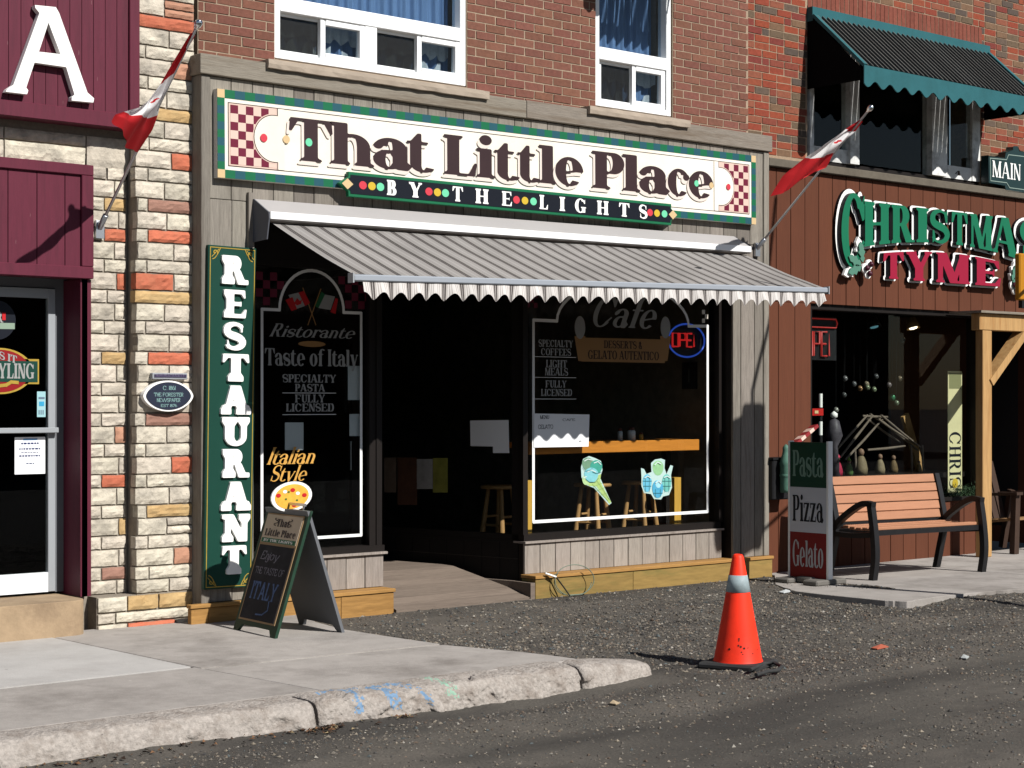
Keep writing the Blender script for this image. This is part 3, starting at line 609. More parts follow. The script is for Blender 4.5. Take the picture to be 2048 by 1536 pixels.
# sidewalk slabs on the left, broken off where the gravel starts
walk = sub_walk = bpy.data.objects.new('sidewalk', None); COL.objects.link(walk); walk['kind'] = 'structure'; walk.location = (-4.2, -1.6, .0)
WZ = .12
def slab(poly, m, dz=0.0, name='slab', parent=walk):
    n = 3; q = []
    for (xa, ya), (xb, yb) in zip(poly, poly[1:] + poly[:1]):
        q += [(xa + (xb - xa)*i/n, ya + (yb - ya)*i/n) for i in range(n)]
    c = Vector((sum(p[0] for p in poly)/len(poly), sum(p[1] for p in poly)/len(poly)))
    return MB().prism(q, WZ + dz, -.05, axis='z').obj(name, m, parent, bev=.006)
slab([(-12, -1.86), (-4.19, -1.86), (-4.25, .05), (-12, .05)], M_CONCL, .004)
slab([(-12, -2.98), (-4.08, -3.0), (-4.175, -1.872), (-12, -1.872)], M_CONC)
slab([(-4.172, -1.93), (-2.52, -2.03), (-2.56, -1.55), (-2.58, -1.08), (-2.5, -.6), (-2.2, -.15), (-2.2, .02), (-4.238, .02)], M_CONC, .003)
slab([(-4.065, -3.0), (-2.27, -3.06), (-2.3, -2.8), (-2.34, -2.6), (-2.46, -2.2), (-2.51, -2.045), (-4.16, -1.945)], M_CONC, -.002)
M_BLUEP, M_GREENP = mat('blue marking paint', C(118, 148, 178, 1.35), .8, var=.25, scale=30), mat('green marking paint', C(148, 184, 162, 1.35), .8, var=.25, scale=30)
def kerb(x0, x1, taper=False):
    fine = -4.3 < x0 < -4.2; nu = max(4, int((x1 - x0)/(.007 if fine else .02))); prof = [(-2.985, .118), (-3.04, .121), (-3.10, .121), (-3.17, .119), (-3.215, .114), (-3.238, .1), (-3.252, .072), (-3.262, .035), (-3.27, 0), (-3.28, -.06)]
    d = np.cumsum([0] + [math.dist(a, b) for a, b in zip(prof, prof[1:])]); nv = 56 if fine else 24
    def f(u, v):
        x = x0 + (x1 - x0)*u; s = v*d[-1]; y = float(np.interp(s, d, [p[0] for p in prof])); z = float(np.interp(s, d, [p[1] for p in prof]))
        e = min(u, 1 - u)*(x1 - x0); c = max(0, 1 - e/.035)
        y += c*.018*(y < -3.1); z -= c*.012
        k = mnoise.noise(Vector((x*4, y*4, z*4 + 3)))*.009 + mnoise.noise(Vector((x*13, y*13, z*13)))*.009 + mnoise.noise(Vector((x*34, y*34, z*34)))*.008 + mnoise.noise(Vector((x*80, y*80, z*80)))*.005 - max(0, mnoise.noise(Vector((x*7 + 9, y*7, z*9))) - .28)*.09
        n = 1 if v > .25 else v*4
        y += k*n - .11*u*0; z += k*.7*n
        if taper:
            q = u**1.6; y = y*(1 - q*.0) + q*(.20*(-3.05 - y) + .0); z = z*(1 - .45*q) ; x -= .25*u*max(0, (-3.1 - y))*1.2
        return Vector((x, y + .035*(x + 4.2)*-.55 if False else y, z))
    def mi(u, v):
        x = x0 + (x1 - x0)*u; s = v*d[-1]; j = mnoise.noise(Vector((x*30, s*30, 1)))*.03 + mnoise.noise(Vector((x*75, s*75, 4)))*.03
        if .045 < s < .34 and mnoise.noise(Vector((x*48, s*48, 7))) > -.1:
            for (a, b, w, sl) in ((-3.97, .0, .022, -.18), (-3.80, .0, .034, .10), (-3.68, .0, .018, .55)):
                if abs(x - (a + sl*(s - .1)) + j) < w and s + j > .1: return 1
            if abs(s - .1 + j) < .018 and -3.99 < x < -3.6: return 1
            if abs(x + 3.40 - .1*(s - .2) + j*1.5) < .028 and s + j < .32: return 2
        if abs(s - .07 + j) < .016 and abs(x + 4.05) < .08: return 1
        return 0
    mb = MB().grid(f, nu, nv, mfn=mi)
    m = len(mb.v); w = nu + 1                                   # close the two ends
    for i0, flip in ((0, 0), (nu, 1)):
        ring = [j*w + i0 for j in range(nv + 1)]; mb.v.append((mb.v[ring[0]][0], -2.985, -.06)); mb.f.append(tuple((ring + [len(mb.v) - 1])[::-1 if flip else 1])); mb.m.append(0); mb.sm.append(False)
    return mb.obj('kerb', [M_KERB, M_BLUEP, M_GREENP], walk)
kerb(-12, -6.2); kerb(-6.19, -4.272); kerb(-4.252, -2.445); kerb(-2.43, -1.80, True)
# concrete pad in front of the shop on the right, its edge eaten by gravel
pad = bpy.data.objects.new('concrete_pad', None); COL.objects.link(pad); pad['kind'] = 'structure'; pad.location = (4, -1, 0)
pp = []
for a, b in zip(PAD, PAD[1:]):
    for i in range(6):
        t = i/6; pp.append((a.x + (b.x - a.x)*t, a.y + (b.y - a.y)*t + mnoise.noise(Vector((i + a.x*9, a.y, 0)))*.03))
xj = 4.45
MB().prism([p for p in pp if p[0] < xj] + [(xj - .004, pad_y(xj)), (xj - .004, .03), (2.78, .03), (2.72, -.2)], .078, -.05, axis='z').obj('slab', M_CONC, pad, bev=.005)
MB().prism([(xj + .004, pad_y(xj))] + [p for p in pp if p[0] > xj] + [(14, PAD[-1].y), (14, .03), (xj + .004, .03)], .079, -.05, axis='z').obj('slab', M_CONC, pad, bev=.005)

# ================================================================ BRICK WALLS
_BR = {}
def brick_mesh(m, L=.194, H=.0565, D=.03):
    k = (m.name, round(L, 4), round(H, 4))
    if k not in _BR:
        _BR[k] = []
        for s in range(3):
            r = random.Random(s); mb = MB().box(-L/2, L/2, 0, D, -H/2, H/2); v = [tuple(c + r.uniform(-.0016, .0016) for c in p) for p in mb.v]
            me = bpy.data.meshes.new('brick'); me.from_pydata(v, [], mb.f); me.materials.append(m); _BR[k].append(me)
    return random.choice(_BR[k])
def brick_field(parent, x0, x1, z0, z1, y, m, holes=(), mod=.2032, course=.0677, limit_z=5.25, phase=0.0, bond=None, keep=None, smats=None):
    """running bond; each brick in view is a part, those above the frame are one mesh"""
    sm = smats or [m]; stuff = MB(); n = 0; nz = int((z1 - z0)/course)
    for k in range(nz):
        zc = z0 + (k + .5)*course; x = x0 - mod + (mod/2 if k % 2 else 0) + phase
        lens = None
        if bond: r = random.Random(k*77 + 5)
        while x < x1:
            L = mod if not bond else r.choice([mod, mod, mod/2, mod]); a, b = x, x + L; x = b; a, b = max(a, x0), min(b, x1)
            if b - a < .03: continue
            segs = [(a, b)]
            for hx0, hx1, hz0, hz1 in holes:
                if hz0 - course*.3 < zc < hz1 + course*.3:
                    s2 = []
                    for p, q in segs:
                        if q <= hx0 or p >= hx1: s2.append((p, q)); continue
                        if p < hx0: s2.append((p, hx0))
                        if q > hx1: s2.append((hx1, q))
                    segs = s2
            for p, q in segs:
                if q - p < .03: continue
                w = q - p - .0125; dy = random.uniform(-.0025, .0025)
                if zc < limit_z and n < 298 and (keep is None or keep((p + q)/2, zc)):
                    o = bpy.data.objects.new('brick', brick_mesh(m)); COL.objects.link(o); o.parent = parent; o.location = Vector(((p + q)/2, y + dy, zc)) - wloc(parent); o.scale = (w/.194, 1, 1); n += 1
                else: stuff.box((p + q)/2 - w/2, (p + q)/2 + w/2, y + dy, y + .03, zc - .0285, zc + .0285, mi=random.randrange(len(sm)))
    if stuff.v: o = stuff.obj('upper_bricks', sm, parent); o['kind'] = 'stuff'
    return n
# ================================================================ MIDDLE BUILDING: brick upper storey
mid = thing('brick_building', 'red brown brick upper storey with white vinyl windows above the wooden restaurant front', 'building', (0, 0, 0))
W1 = (onY(550, 100, 0).x, onY(934, 100, 0).x); W2 = (onY(1192, 150, 0).x, onY(1346, 150, 0).x)
W1Z = onY(553, 118, 0).z; W2Z = onY(1195, 213, 0).z
BX0, BX1 = onY(396, 60, 0).x, onY(1497, 200, 0).x
H1 = (W1[0], W1[1], W1Z, 6.05); H2 = (W2[0], W2[1], W2Z, 6.05)
# backing wall with the two openings left free
bk = MB()
for x0, x1, z0, z1 in ((BX0, W1[0], 3.3, 7.4), (W1[1], W2[0], 3.3, 7.4), (W2[1], BX1, 3.3, 7.4), (W1[0], W1[1], 3.3, W1Z), (W2[0], W2[1], 3.3, W2Z), (W1[0], W1[1], 6.05, 7.4), (W2[0], W2[1], 6.05, 7.4)):
    bk.box(x0, x1, .005, .3, z0, z1)
bk.obj('mortar_wall', M_MORTAR, mid)
nb = brick_field(mid, BX0, BX1, 3.95, 7.38, 0, M_BRICK, (H1, H2), phase=.05, limit_z=5.2)
def jamb(x, z0, z1, s):   # brick returns inside an opening
    return
def upper_window(parent, x0, x1, z0, z1, cols, tz, yb, lab):
    """vinyl window: two-light sliders below a fixed light. cols = list of (x0,x1) slider units; tz = transom height"""
    w = sub('window', parent, ((x0 + x1)/2, yb, z0)); w['label'] = lab; t = .055
    f = MB(); f.box(x0, x0 + t, yb - .02, yb + .08, z0, z1); f.box(x1 - t, x1, yb - .02, yb + .08, z0, z1); f.box(x0 + t, x1 - t, yb - .018, yb + .08, z0, z0 + t*.9); f.box(x0 + t, x1 - t, yb - .018, yb + .08, z1 - t, z1)
    f.box(x0 + t, x1 - t, yb - .022, yb + .07, tz - .05, tz + .055)
    for (a, b), (c, d) in zip(cols, cols[1:]): f.box(b, c, yb - .016, yb + .07, z0 + t*.9, tz - .05)
    f.obj('frame', M_PVC, w, bev=.004)
    g = MB().box(x0 + t, x1 - t, yb + .045, yb + .05, tz + .055, z1 - t); g.obj('pane', M_GLASS2, w)
    for a, b in cols:
        m = a + (b - a)*.5; s = .03; zl, zh = z0 + t*.9, tz - .05
        q = MB(); q.box(a, a + s*.7, yb + .02, yb + .05, zl, zh); q.box(m - s/2, m + s/2, yb - .006, yb + .05, zl, zh); q.box(a + s*.7, m - s/2, yb + .02, yb + .05, zl, zl + s*.8); q.box(a + s*.7, m - s/2, yb + .02, yb + .05, zh - s*.8, zh)
        q.obj('fixed_sash', M_PVC, w)
        q = MB(); sx = .045; q.box(m + s/2, m + s/2 + .016, yb - .004, yb + .04, zl, zh); q.box(b - sx, b, yb - .012, yb + .04, zl, zh); q.box(m + s/2 + .016, b - sx, yb - .01, yb + .04, zl, zl + sx); q.box(m + s/2 + .016, b - sx, yb - .01, yb + .04, zh - sx, zh); q.obj('sliding_sash', M_PVC, w, bev=.003)
        MB().box(a + s*.7, m - s/2, yb + .034, yb + .037, zl + s*.8, zh - s*.8).obj('insect_screen', M_SCREEN, w); MB().box(m + s/2 + .016, b - sx, yb + .02, yb + .024, zl + sx, zh - sx).obj('pane', M_GLASS2, w)
        MB().box(a + s*.7, m - s/2, yb + .044, yb + .048, zl + s*.8, zh - s*.8).obj('pane', M_GLASS2, w)
    # pleated curtain and a scalloped lace valance behind the glass
    def cur(u, v): x = x0 + t + (x1 - x0 - 2*t)*u; return Vector((x, yb + .16 + .018*math.sin(x*62) + .008*math.sin(x*151), z0 + .05 + (z1 - z0 - .1)*v))
    MB().grid(cur, int((x1 - x0)*90), 1).obj('curtain', M_CURT, w)
    la = MB(); n = int((x1 - x0)/.012)
    for (zt, dr, amp) in ((tz - .06, .09, .045), (z0 + .16 + .05, .12, .06)):
        for i in range(n):
            xa, xb = x0 + t + i*(x1 - x0 - 2*t)/n, x0 + t + (i + 1)*(x1 - x0 - 2*t)/n; e = lambda x: abs(math.sin(x*19 + 1.3*math.sin(x*7)))
            yy = lambda x: yb + .125 + .012*math.sin(x*75)
            if zt > z0 + .3: la.add([(xa, yy(xa), zt - dr - amp*e(xa)), (xb, yy(xb), zt - dr - amp*e(xb)), (xb, yy(xb), zt + .02), (xa, yy(xa), zt + .02)], [(0, 1, 2, 3)])
            elif e(xa*.37 + .4) > .35: la.add([(xa, yy(xa), z0 + .04), (xb, yy(xb), z0 + .04), (xb, yy(xb), z0 + .07 + dr*e(xb*.8)), (xa, yy(xa), z0 + .07 + dr*e(xa*.8))], [(0, 1, 2, 3)])
    la.obj('lace_trim', M_LACE, w)
    MB().box(x0 - .1, x1 + .1, yb + .9, yb + .92, z0 - .2, z1).obj('room_back', M_DARK, w)
    return w
M_SCREEN = glass_mat('insect screen', (.42, .43, .42), .5); M_CURT = mat('curtain tinted with mirrored sky', C(128, 158, 200), .9, var=.2, scale=8, stretch=(14, 14, .6)); M_LACE = mat('white lace', C(226, 230, 232), .9, var=.15, scale=40)  # curtain blue partly stands in for sky mirrored in the panes
YB = .035
c1 = [(onY(a, 100, YB).x, onY(b, 100, YB).x) for a, b in ((556, 728), (752, 918))]
upper_window(mid, W1[0], W1[1], W1Z + .01, 6.0, c1, onY(640, 22, YB).z - .005, YB, 'wide white vinyl window with two sliders under a fixed light')
c2 = [(onY(1193, 150, YB).x + .05, onY(1328, 150, YB).x)]
upper_window(mid, W2[0], W2[1] - .01, W2Z + .01, 6.0, c2, onY(1225, 112, YB).z, YB, 'narrow white vinyl window with one slider under a fixed light')
def sill(TL, TR, y, dz, parent=mid, m=None):
    a, b = onY(*TL, y), onY(*TR, y); n = 14; mb = MB()
    z0 = (a.z + b.z)/2
    def f(u, v):
        x = a.x + (b.x - a.x)*u; j = mnoise.noise(Vector((x*9, v*5, 2)))*.005
        k = v*4
        y0, zz = [(.03, 0), (y, 0), (y - .004, -dz*.5), (y, -dz), (.03, -dz)][min(4, int(round(k)))]
        return Vector((x, y0 + j, z0 + zz + j))
    mb.grid(f, 30, 4, smooth=False)
    v = mb.v; mb.add([v[i*31] for i in range(5)], [(0, 1, 2, 3, 4)]); mb.add([v[i*31 + 30] for i in range(5)], [(4, 3, 2, 1, 0)])
    return mb.obj('sill', m or M_SILL, parent)
sill((537, 119), (979, 181), -.215, .062); sill((1180, 212), (1381, 240), -.215, .062)
# metal awnings over both upstairs windows stand just above the frame; their scalloped edges throw the shade on the fixed lights
def window_awning(x0, x1, ztop, zbot, yo, lab):
    r = thing('window_awning', lab, 'awning', ((x0 + x1)/2, 0, zbot), 'metal awnings over the white upstairs windows')
    n = max(6, int((x1 - x0)/.06)); s = (x1 - x0)/n; mb = MB()
    for i in range(n): mb.add([(x0 + i*s, -.03, ztop), (x0 + (i + 1)*s - .008, -.03, ztop), (x0 + (i + 1)*s - .008, yo, zbot + .14), (x0 + i*s, yo, zbot + .14)], [(0, 3, 2, 1)])
    mb.obj('slat_sheet', M_BLACK, r)
    v = [(x0, zbot + .16)]; k = max(4, int((x1 - x0)/.11))
    low = []
    for i in range(k*6 + 1): low.append((x0 + (x1 - x0)*i/(k*6), zbot + .05*(1 - abs(math.sin(i/6*math.pi)))))
    MB().prism(low + [(x1, zbot + .16), (x0, zbot + .16)], yo, yo + .012).obj('valance', M_TEAL, r)
    for xx in (x0, x1): MB().prism([(-.03, ztop), (yo, zbot + .14), (-.03, zbot + .14)], xx, xx + .01, axis='x').obj('side_panel', M_BLACK, r)
M_TEAL = mat('teal painted metal', C(50, 106, 112), .5, var=.08, scale=6, dirt=C(40, 84, 86), dirt_amt=.4, dirt_scale=4)
window_awning(W2[0] - .02, W2[1] + .06, 6.3, 5.4, -.62, 'dark metal awning above the narrow upstairs window')

# ================================================================ WOODEN RESTAURANT FRONT
YF = -.15
front = thing('wooden_shopfront', 'weathered cedar board restaurant front with recessed entrance and two shop windows', 'shop front', (-.2, YF, .06))
LX0, RX1 = onY(401, 500, YF).x, onY(1535, 640, YF).x + .01
FZ0, FZ1 = 3.885, 4.02
xm = onY(1048, 230, YF).x
MB().box(LX0 - .02, xm - .003, YF - .035, .0, FZ0, FZ1 + .003).obj('fascia_board', M_OLDWOODH, front, bev=.004); MB().box(xm + .003, RX1 + .02, YF - .033, .0, FZ0 + .002, FZ1 + .008).obj('fascia_board', M_OLDWOODH, front, bev=.004)
BX = (onY(497, 430, YF).x, onY(1466, 640, YF).x)
ZH = 3.06                                            # top of the awning box
planks_v(front, LX0 + .07, RX1 - .07, ZH - .02, FZ0 - .004, YF, M_OLDWOOD)
MB().box(LX0 + .01, RX1 - .01, YF + .027, -.01, 3.0, FZ1 - .01).obj('backing', M_DARKER, front)
# corner trims and pilasters
MB().box(LX0, LX0 + .07, YF - .012, .06, .1, FZ0 - .002).obj('corner_board', M_OLDWOOD, front, bev=.004); MB().box(RX1 - .07, RX1, YF - .012, .04, .254, FZ0 - .002).obj('corner_board', M_OLDWOOD, front, bev=.004)
MB().box(LX0 + .004, LX0 + .05, YF + .03, .08, .1, FZ1 - .03).obj('side_board', M_DKBROWN, front)
planks_v(front, LX0 + .07, BX[0] + .045, .258, ZH - .024, YF, M_OLDWOOD, w=.16)
MB().box(LX0 + .02, BX[0] + .045, YF + .027, .06, .2, 3.05).obj('pilaster_core', M_DKBROWN, front)
rp = [onY(p, 900, YF).x for p in (1466, 1482, 1509)] + [RX1 - .07]
for a, b in zip(rp, rp[1:]): plank_v(front, a, b, .256, ZH - .024, YF, M_OLDWOOD)
MB().box(rp[0] + .002, RX1 - .004, YF + .027, .12, .2, 3.05).obj('pilaster_core', M_DKBROWN, front)
# trim round the awning box
a = onY(496, 392, YF - .02); MB().box(a.x, a.x + .045, YF - .03, YF - .003, 2.45, ZH + .04).obj('trim', M_OLDWOOD, front)
# header and ceiling of the opening
MB().box(BX[0] + .05, rp[0], -.02, .06, 2.66, 3.05).obj('header', M_DKBROWN, front)
# skirting boxes with a cap
def skirt(x0, x1, y0, y1, z0, zt, m, seams=()):
    xs = [x0] + list(seams) + [x1]
    for i, (p, q) in enumerate(zip(xs, xs[1:])): MB().box(p + .0015, q - .0015, y0, y1, z0, zt - .028).obj('skirting', m, front, bev=.003)
    MB().box(x0 - .008, x1 + .008, y0 - .012, y1, zt - .026, zt).obj('skirting_cap', m if m is M_AMBER else M_AMBER, front, bev=.003)
sl = onY(382, 1230, -.2).x, onY(461, 1230, -.2).x
skirt(sl[0], BX[0] + .05, -.2, YF - .002, .03, .256, M_AMBER, [sl[0] + .14])
skirt(onY(655, 1200, -.2).x - .55, onY(788, 1200, -.2).x, -.2, -.028, .02, .252, M_AMBER, [-2.0])
skirt(onY(1071, 1170, -.2).x, onY(1545, 1130, -.2).x, -.2, -.028, .0, .254, M_GREENISH, [.95])
# dado boards under both windows and their sills
DL = (BX[0] + .05, -1.512); DR = (-.115, 2.19)
planks_v(front, DL[0], DL[1], .255, .5, -.05, M_DADO); MB().box(DL[0], DL[1] + .02, -.075, .08, .5, .517).obj('sill_board', M_DADO, front); MB().box(DL[0], DL[1] + .012, -.045, .08, .518, .565).obj('window_rail', M_DKBROWN, front)
planks_v(front, DR[0], DR[1], .255, .5, -.05, M_DADO); MB().box(DR[0] - .01, DR[1] + .01, -.07, .08, .5, .517).obj('sill_board', M_DADO, front); MB().box(DR[0], DR[1], -.04, .09, .518, .57).obj('window_rail', M_DKBROWN, front)
MB().box(DL[0], DL[1], -.02, .09, .05, .5).obj('dado_core', M_DKBROWN, front); MB().box(DR[0] + .004, DR[1], -.02, .09, .05, .5).obj('dado_core', M_DKBROWN, front)
M_WINTEXT = mat('white lettering darkened as shaded', (.27, .27, .26), .5); M_WINLINE = mat('white window border', (.76, .76, .74), .5); M_GOLDTXT = mat('gold window lettering', C(222, 168, 84), .5, var=.25, scale=30); M_TAN = mat('tan window banner', C(170, 126, 76), .6); M_DKTXT = mat('brown lettering', C(64, 44, 34), .6)  # lettering is white like the border, but its colour is darkened as shade
M_FRED = mat('flag red print', C(206, 34, 40), .6); M_FGREEN = mat('flag green print', C(30, 104, 62), .6)
YG = .03
def shop_window(x0, x1, z0, z1, lab):
    w = sub('window', front, ((x0 + x1)/2, YG, z0)); w['label'] = lab; f = MB(); t = .05
    f.box(x0, x0 + t, -.03, .09, z0, z1); f.box(x1 - t, x1, -.03, .09, z0, z1); f.box(x0 + t, x1 - t, -.028, .09, z1 - t, z1); f.obj('frame', M_DKBROWN, w)
    MB().box(x0 + t, x1 - t, YG, YG + .006, z0, z1 - t).obj('pane', M_GLASS, w); return w
wL = shop_window(DL[0], DL[1], .565, 2.66, 'left shop window lettered for pasta'); wR = shop_window(DR[0], rp[0] + .0, .57, 2.66, 'right shop window lettered for the cafe')
YT = YG - .004
def X(px, py=800): return onY(px, py, YT).x
def Z(px, py): return onY(px, py, YT).z
def arch_line(pts_left, apex, pts_right, closed):
    pass
def wline(parent, P, t=.022): strip_mb = MB(); strip(strip_mb, P, t, YT); return strip_mb.obj('border_line', M_WINLINE, parent)
def arc(xa, xb, z, zt, n=22): return [((xa + xb)/2 - (xb - xa)/2*math.cos(math.pi*i/n), z + (zt - z)*math.sin(math.pi*i/n)) for i in range(n + 1)]
xl, xr = X(524), X(722); zs = Z(540, 619); zb_ = Z(722, 1070)
wline(wL, [(xl, zb_), (xl, zs), (X(559, 620), zs)] + arc(X(559, 620), X(687, 626), zs, Z(622, 541))[1:] + [(xr, zs), (xr, zb_), (xl, zb_)])
def wtext(parent, s, st, pxa, pxb, py, hpx, m=None, **k):
    xa, xb = X(pxa, py), X(pxb, py); z = Z((pxa + pxb)/2, py); h = Z((pxa + pxb)/2, py - hpx) - z
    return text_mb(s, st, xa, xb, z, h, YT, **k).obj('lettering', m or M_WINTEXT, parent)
SCRIPT = dict(S=.15, T=.05, L=.045, H=.03, X=.6)
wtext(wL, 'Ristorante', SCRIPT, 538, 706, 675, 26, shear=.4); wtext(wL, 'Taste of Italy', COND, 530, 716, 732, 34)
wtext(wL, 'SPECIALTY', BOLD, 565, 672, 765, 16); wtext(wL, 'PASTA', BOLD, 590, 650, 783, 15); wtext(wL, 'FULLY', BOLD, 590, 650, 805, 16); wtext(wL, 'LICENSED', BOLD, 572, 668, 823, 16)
for py in (786, 829): wline(wL, [(X(565, py), Z(618, py)), (X(672, py), Z(618, py))], .004)
wtext(wL, 'Italian', SCRIPT, 533, 627, 928, 34, M_GOLDTXT, shear=.4, gap=.03); wtext(wL, 'Style', SCRIPT, 538, 610, 962, 32, M_GOLDTXT, shear=.4, gap=.03)
disc(MB(), X(624, 688), Z(624, 688), .12, YT, rz=.022).obj('label_pill', M_TAN, wL)
def poly_obj(parent, name, pts, m, y=YT): return MB().prism([(X(*p), Z(*p)) for p in pts], y, y).obj(name, m, parent)
# crossed flags painted in the arch of the left window
fl = sub('crossed_flags', wL, (X(625), YT, Z(625, 600)))
MB().prism([(X(*p), Z(*p)) for p in ((571, 600), (583, 622), (594, 618), (585, 594))], YT, YT).prism([(X(*p), Z(*p)) for p in ((597, 585), (608, 582), (620, 606), (610, 612))], YT, YT).prism([(X(*p), Z(*p)) for p in ((588, 606), (594, 596), (600, 602), (604, 598), (602, 608), (594, 611))], YT - .001, YT - .001).prism([(X(*p), Z(*p)) for p in ((671, 596), (676, 598), (671, 628), (661, 624))], YT, YT).obj('red_field', M_FRED, fl)
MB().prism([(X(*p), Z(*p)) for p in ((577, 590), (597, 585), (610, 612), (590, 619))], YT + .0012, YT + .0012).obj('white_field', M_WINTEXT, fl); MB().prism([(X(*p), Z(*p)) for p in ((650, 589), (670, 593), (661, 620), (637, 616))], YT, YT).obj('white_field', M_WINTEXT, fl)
MB().prism([(X(*p), Z(*p)) for p in ((643, 583), (650, 589), (637, 616), (630, 612))], YT, YT).obj('green_field', M_FGREEN, fl)
fm = MB(); strip(fm, [(X(606, 576), Z(606, 576)), (X(632, 650), Z(632, 650))], .008, YT + .0015); strip(fm, [(X(642, 578), Z(642, 578)), (X(616, 650), Z(616, 650))], .008, YT + .0018); fm.obj('flag_staffs', M_TAN, fl)
def checks(parent, x0, x1, z0, z1, n, m, keep, y=YT):
    s = (x1 - x0)/n; mb = MB(); k = int((z1 - z0)/s)
    for i in range(n):
        for j in range(k):
            if (i + j) % 2 == 0 and keep(x0 + (i + .5)*s, z0 + (j + .5)*s): mb.prism([(x0 + i*s, z0 + j*s), (x0 + (i + 1)*s, z0 + j*s), (x0 + (i + 1)*s, z0 + (j + 1)*s), (x0 + i*s, z0 + (j + 1)*s)], y, y)
    o = mb.obj('check_pattern', m, parent); o['kind'] = 'stuff'; return o
ax_, az_, ar_ = (X(559, 620) + X(687, 626))/2, zs, (X(687, 626) - X(559, 620))/2 + .03
checks(wL, DL[0] + .06, DL[1] - .06, zs + .03, 2.6, 18, M_BURG, lambda x, z: math.hypot(x - ax_, (z - az_)*ar_/.36) > ar_)
checks(wL, DL[0] + .06, DL[1] - .06, zs + .03, 2.6, 18, M_TAN, lambda x, z: False) if 0 else None
# right window
xl, xr = X(1067), X(1415); zs = Z(1090, 641); zb_ = Z(1240, 1033.5); zt_ = Z(1410, 652)
wline(wR, [(xl, zb_), (xl, zs), (X(1114, 641), zs)] + arc(X(1114, 641), X(1377, 650), zs, Z(1245, 566))[1:] + [(xr, zt_), (xr, zb_), (xl, zb_)], .026)
wtext(wR, 'Cafe', dict(SCRIPT, S=.17), 1178, 1306, 655, 62, shear=.4, gap=.02)
poly_obj(wR, 'banner', ((1160, 675), (1332, 679), (1330, 726), (1163, 723)), M_TAN, YT + .0015)
wtext(wR, 'DESSERTS &', BOLD, 1208, 1285, 697, 15, M_DKTXT); wtext(wR, 'GELATO AUTENTICO', BOLD, 1176, 1318, 719, 17, M_DKTXT)
for cx in (1160, 1331): poly_obj(wR, 'cone_painting', ((cx - 11, 672), (cx + 11, 672), (cx + 4, 722), (cx - 3, 722)), M_TAN, YT + .001); disc(MB(), X(cx, 655), Z(cx, 655), .06, YT, rz=.095).obj('scoop_painting', M_WINTEXT, wR)
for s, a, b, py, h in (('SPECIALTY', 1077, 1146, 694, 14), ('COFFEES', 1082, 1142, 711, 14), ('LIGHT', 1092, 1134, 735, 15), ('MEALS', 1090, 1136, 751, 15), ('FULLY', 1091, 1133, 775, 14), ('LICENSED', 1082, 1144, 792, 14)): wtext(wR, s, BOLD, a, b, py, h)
for py in (714, 755, 798): wline(wR, [(X(1070, py), Z(1110, py)), (X(1152, py), Z(1110, py))], .004)
checks(wR, X(1404), X(1416), Z(1410, 646), Z(1410, 612), 2, M_CREAM, lambda x, z: True); checks(wR, DR[0] + .08, X(1075), zs + .1, 2.6, 3, M_BURG, lambda x, z: True)
# entrance: splayed glazed wall on the right, glazed wall on the left, door at the back, boarded ramp
DX, DY = -.2, .98
def wall_along(a, b, z0, z1, t, m, name, parent=front):
    a, b = Vector((a[0], a[1], 0)), Vector((b[0], b[1], 0)); n = (b - a).normalized(); n = Vector((-n.y, n.x, 0))*t
    P = [a, b, b + n, a + n]; return MB().prism([(p.x, p.y) for p in P], z1, z0, axis='z').obj(name, m, parent)
A0 = Vector((-.115, .03, 0)); A1 = A0 + Vector((DX, DY, 0))*1.7; B0 = Vector((-1.53, .04, 0)); B1 = Vector((-1.6, A1.y, 0))
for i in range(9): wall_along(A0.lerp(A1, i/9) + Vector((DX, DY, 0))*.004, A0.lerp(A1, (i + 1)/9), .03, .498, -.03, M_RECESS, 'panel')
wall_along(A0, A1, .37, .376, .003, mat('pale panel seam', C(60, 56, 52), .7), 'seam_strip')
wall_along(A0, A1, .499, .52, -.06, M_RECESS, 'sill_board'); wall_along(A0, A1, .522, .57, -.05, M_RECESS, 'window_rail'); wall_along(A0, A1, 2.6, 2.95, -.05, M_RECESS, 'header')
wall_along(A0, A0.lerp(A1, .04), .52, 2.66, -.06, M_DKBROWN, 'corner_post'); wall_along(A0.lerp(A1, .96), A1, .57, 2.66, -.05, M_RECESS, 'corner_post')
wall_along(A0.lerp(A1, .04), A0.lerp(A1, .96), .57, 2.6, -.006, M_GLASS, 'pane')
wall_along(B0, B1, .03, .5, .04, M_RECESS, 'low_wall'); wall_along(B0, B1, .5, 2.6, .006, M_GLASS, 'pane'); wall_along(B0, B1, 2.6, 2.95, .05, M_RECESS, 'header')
MB().box(-1.62, -1.512, -.02, .09, .5, 2.66).obj('corner_post', M_DKBROWN, front)
door = sub('door', front, ((A1.x + B1.x)/2, A1.y, .2)); yd = A1.y + .02; x0, x1 = B1.x, A1.x
MB().box(x0, x0 + .1, yd, yd + .05, .2, 2.3).box(x1 - .1, x1, yd, yd + .05, .2, 2.3).box(x0 + .1, x1 - .1, yd, yd + .05, .2, .5).box(x0 + .1, x1 - .1, yd, yd + .05, 2.2, 2.3).obj('frame', M_DKBROWN, door); MB().box(x0 + .1, x1 - .1, yd + .02, yd + .026, .5, 2.2).obj('pane', M_GLASS, door); MB().tube([(x1 - .14, yd - .03, 1.05), (x1 - .14, yd - .03, 1.3)], .01).obj('handle', M_STEEL, door)
MB().box(x0, x1, yd, yd + .05, 2.3, 2.95).obj('header', M_DKBROWN, front)
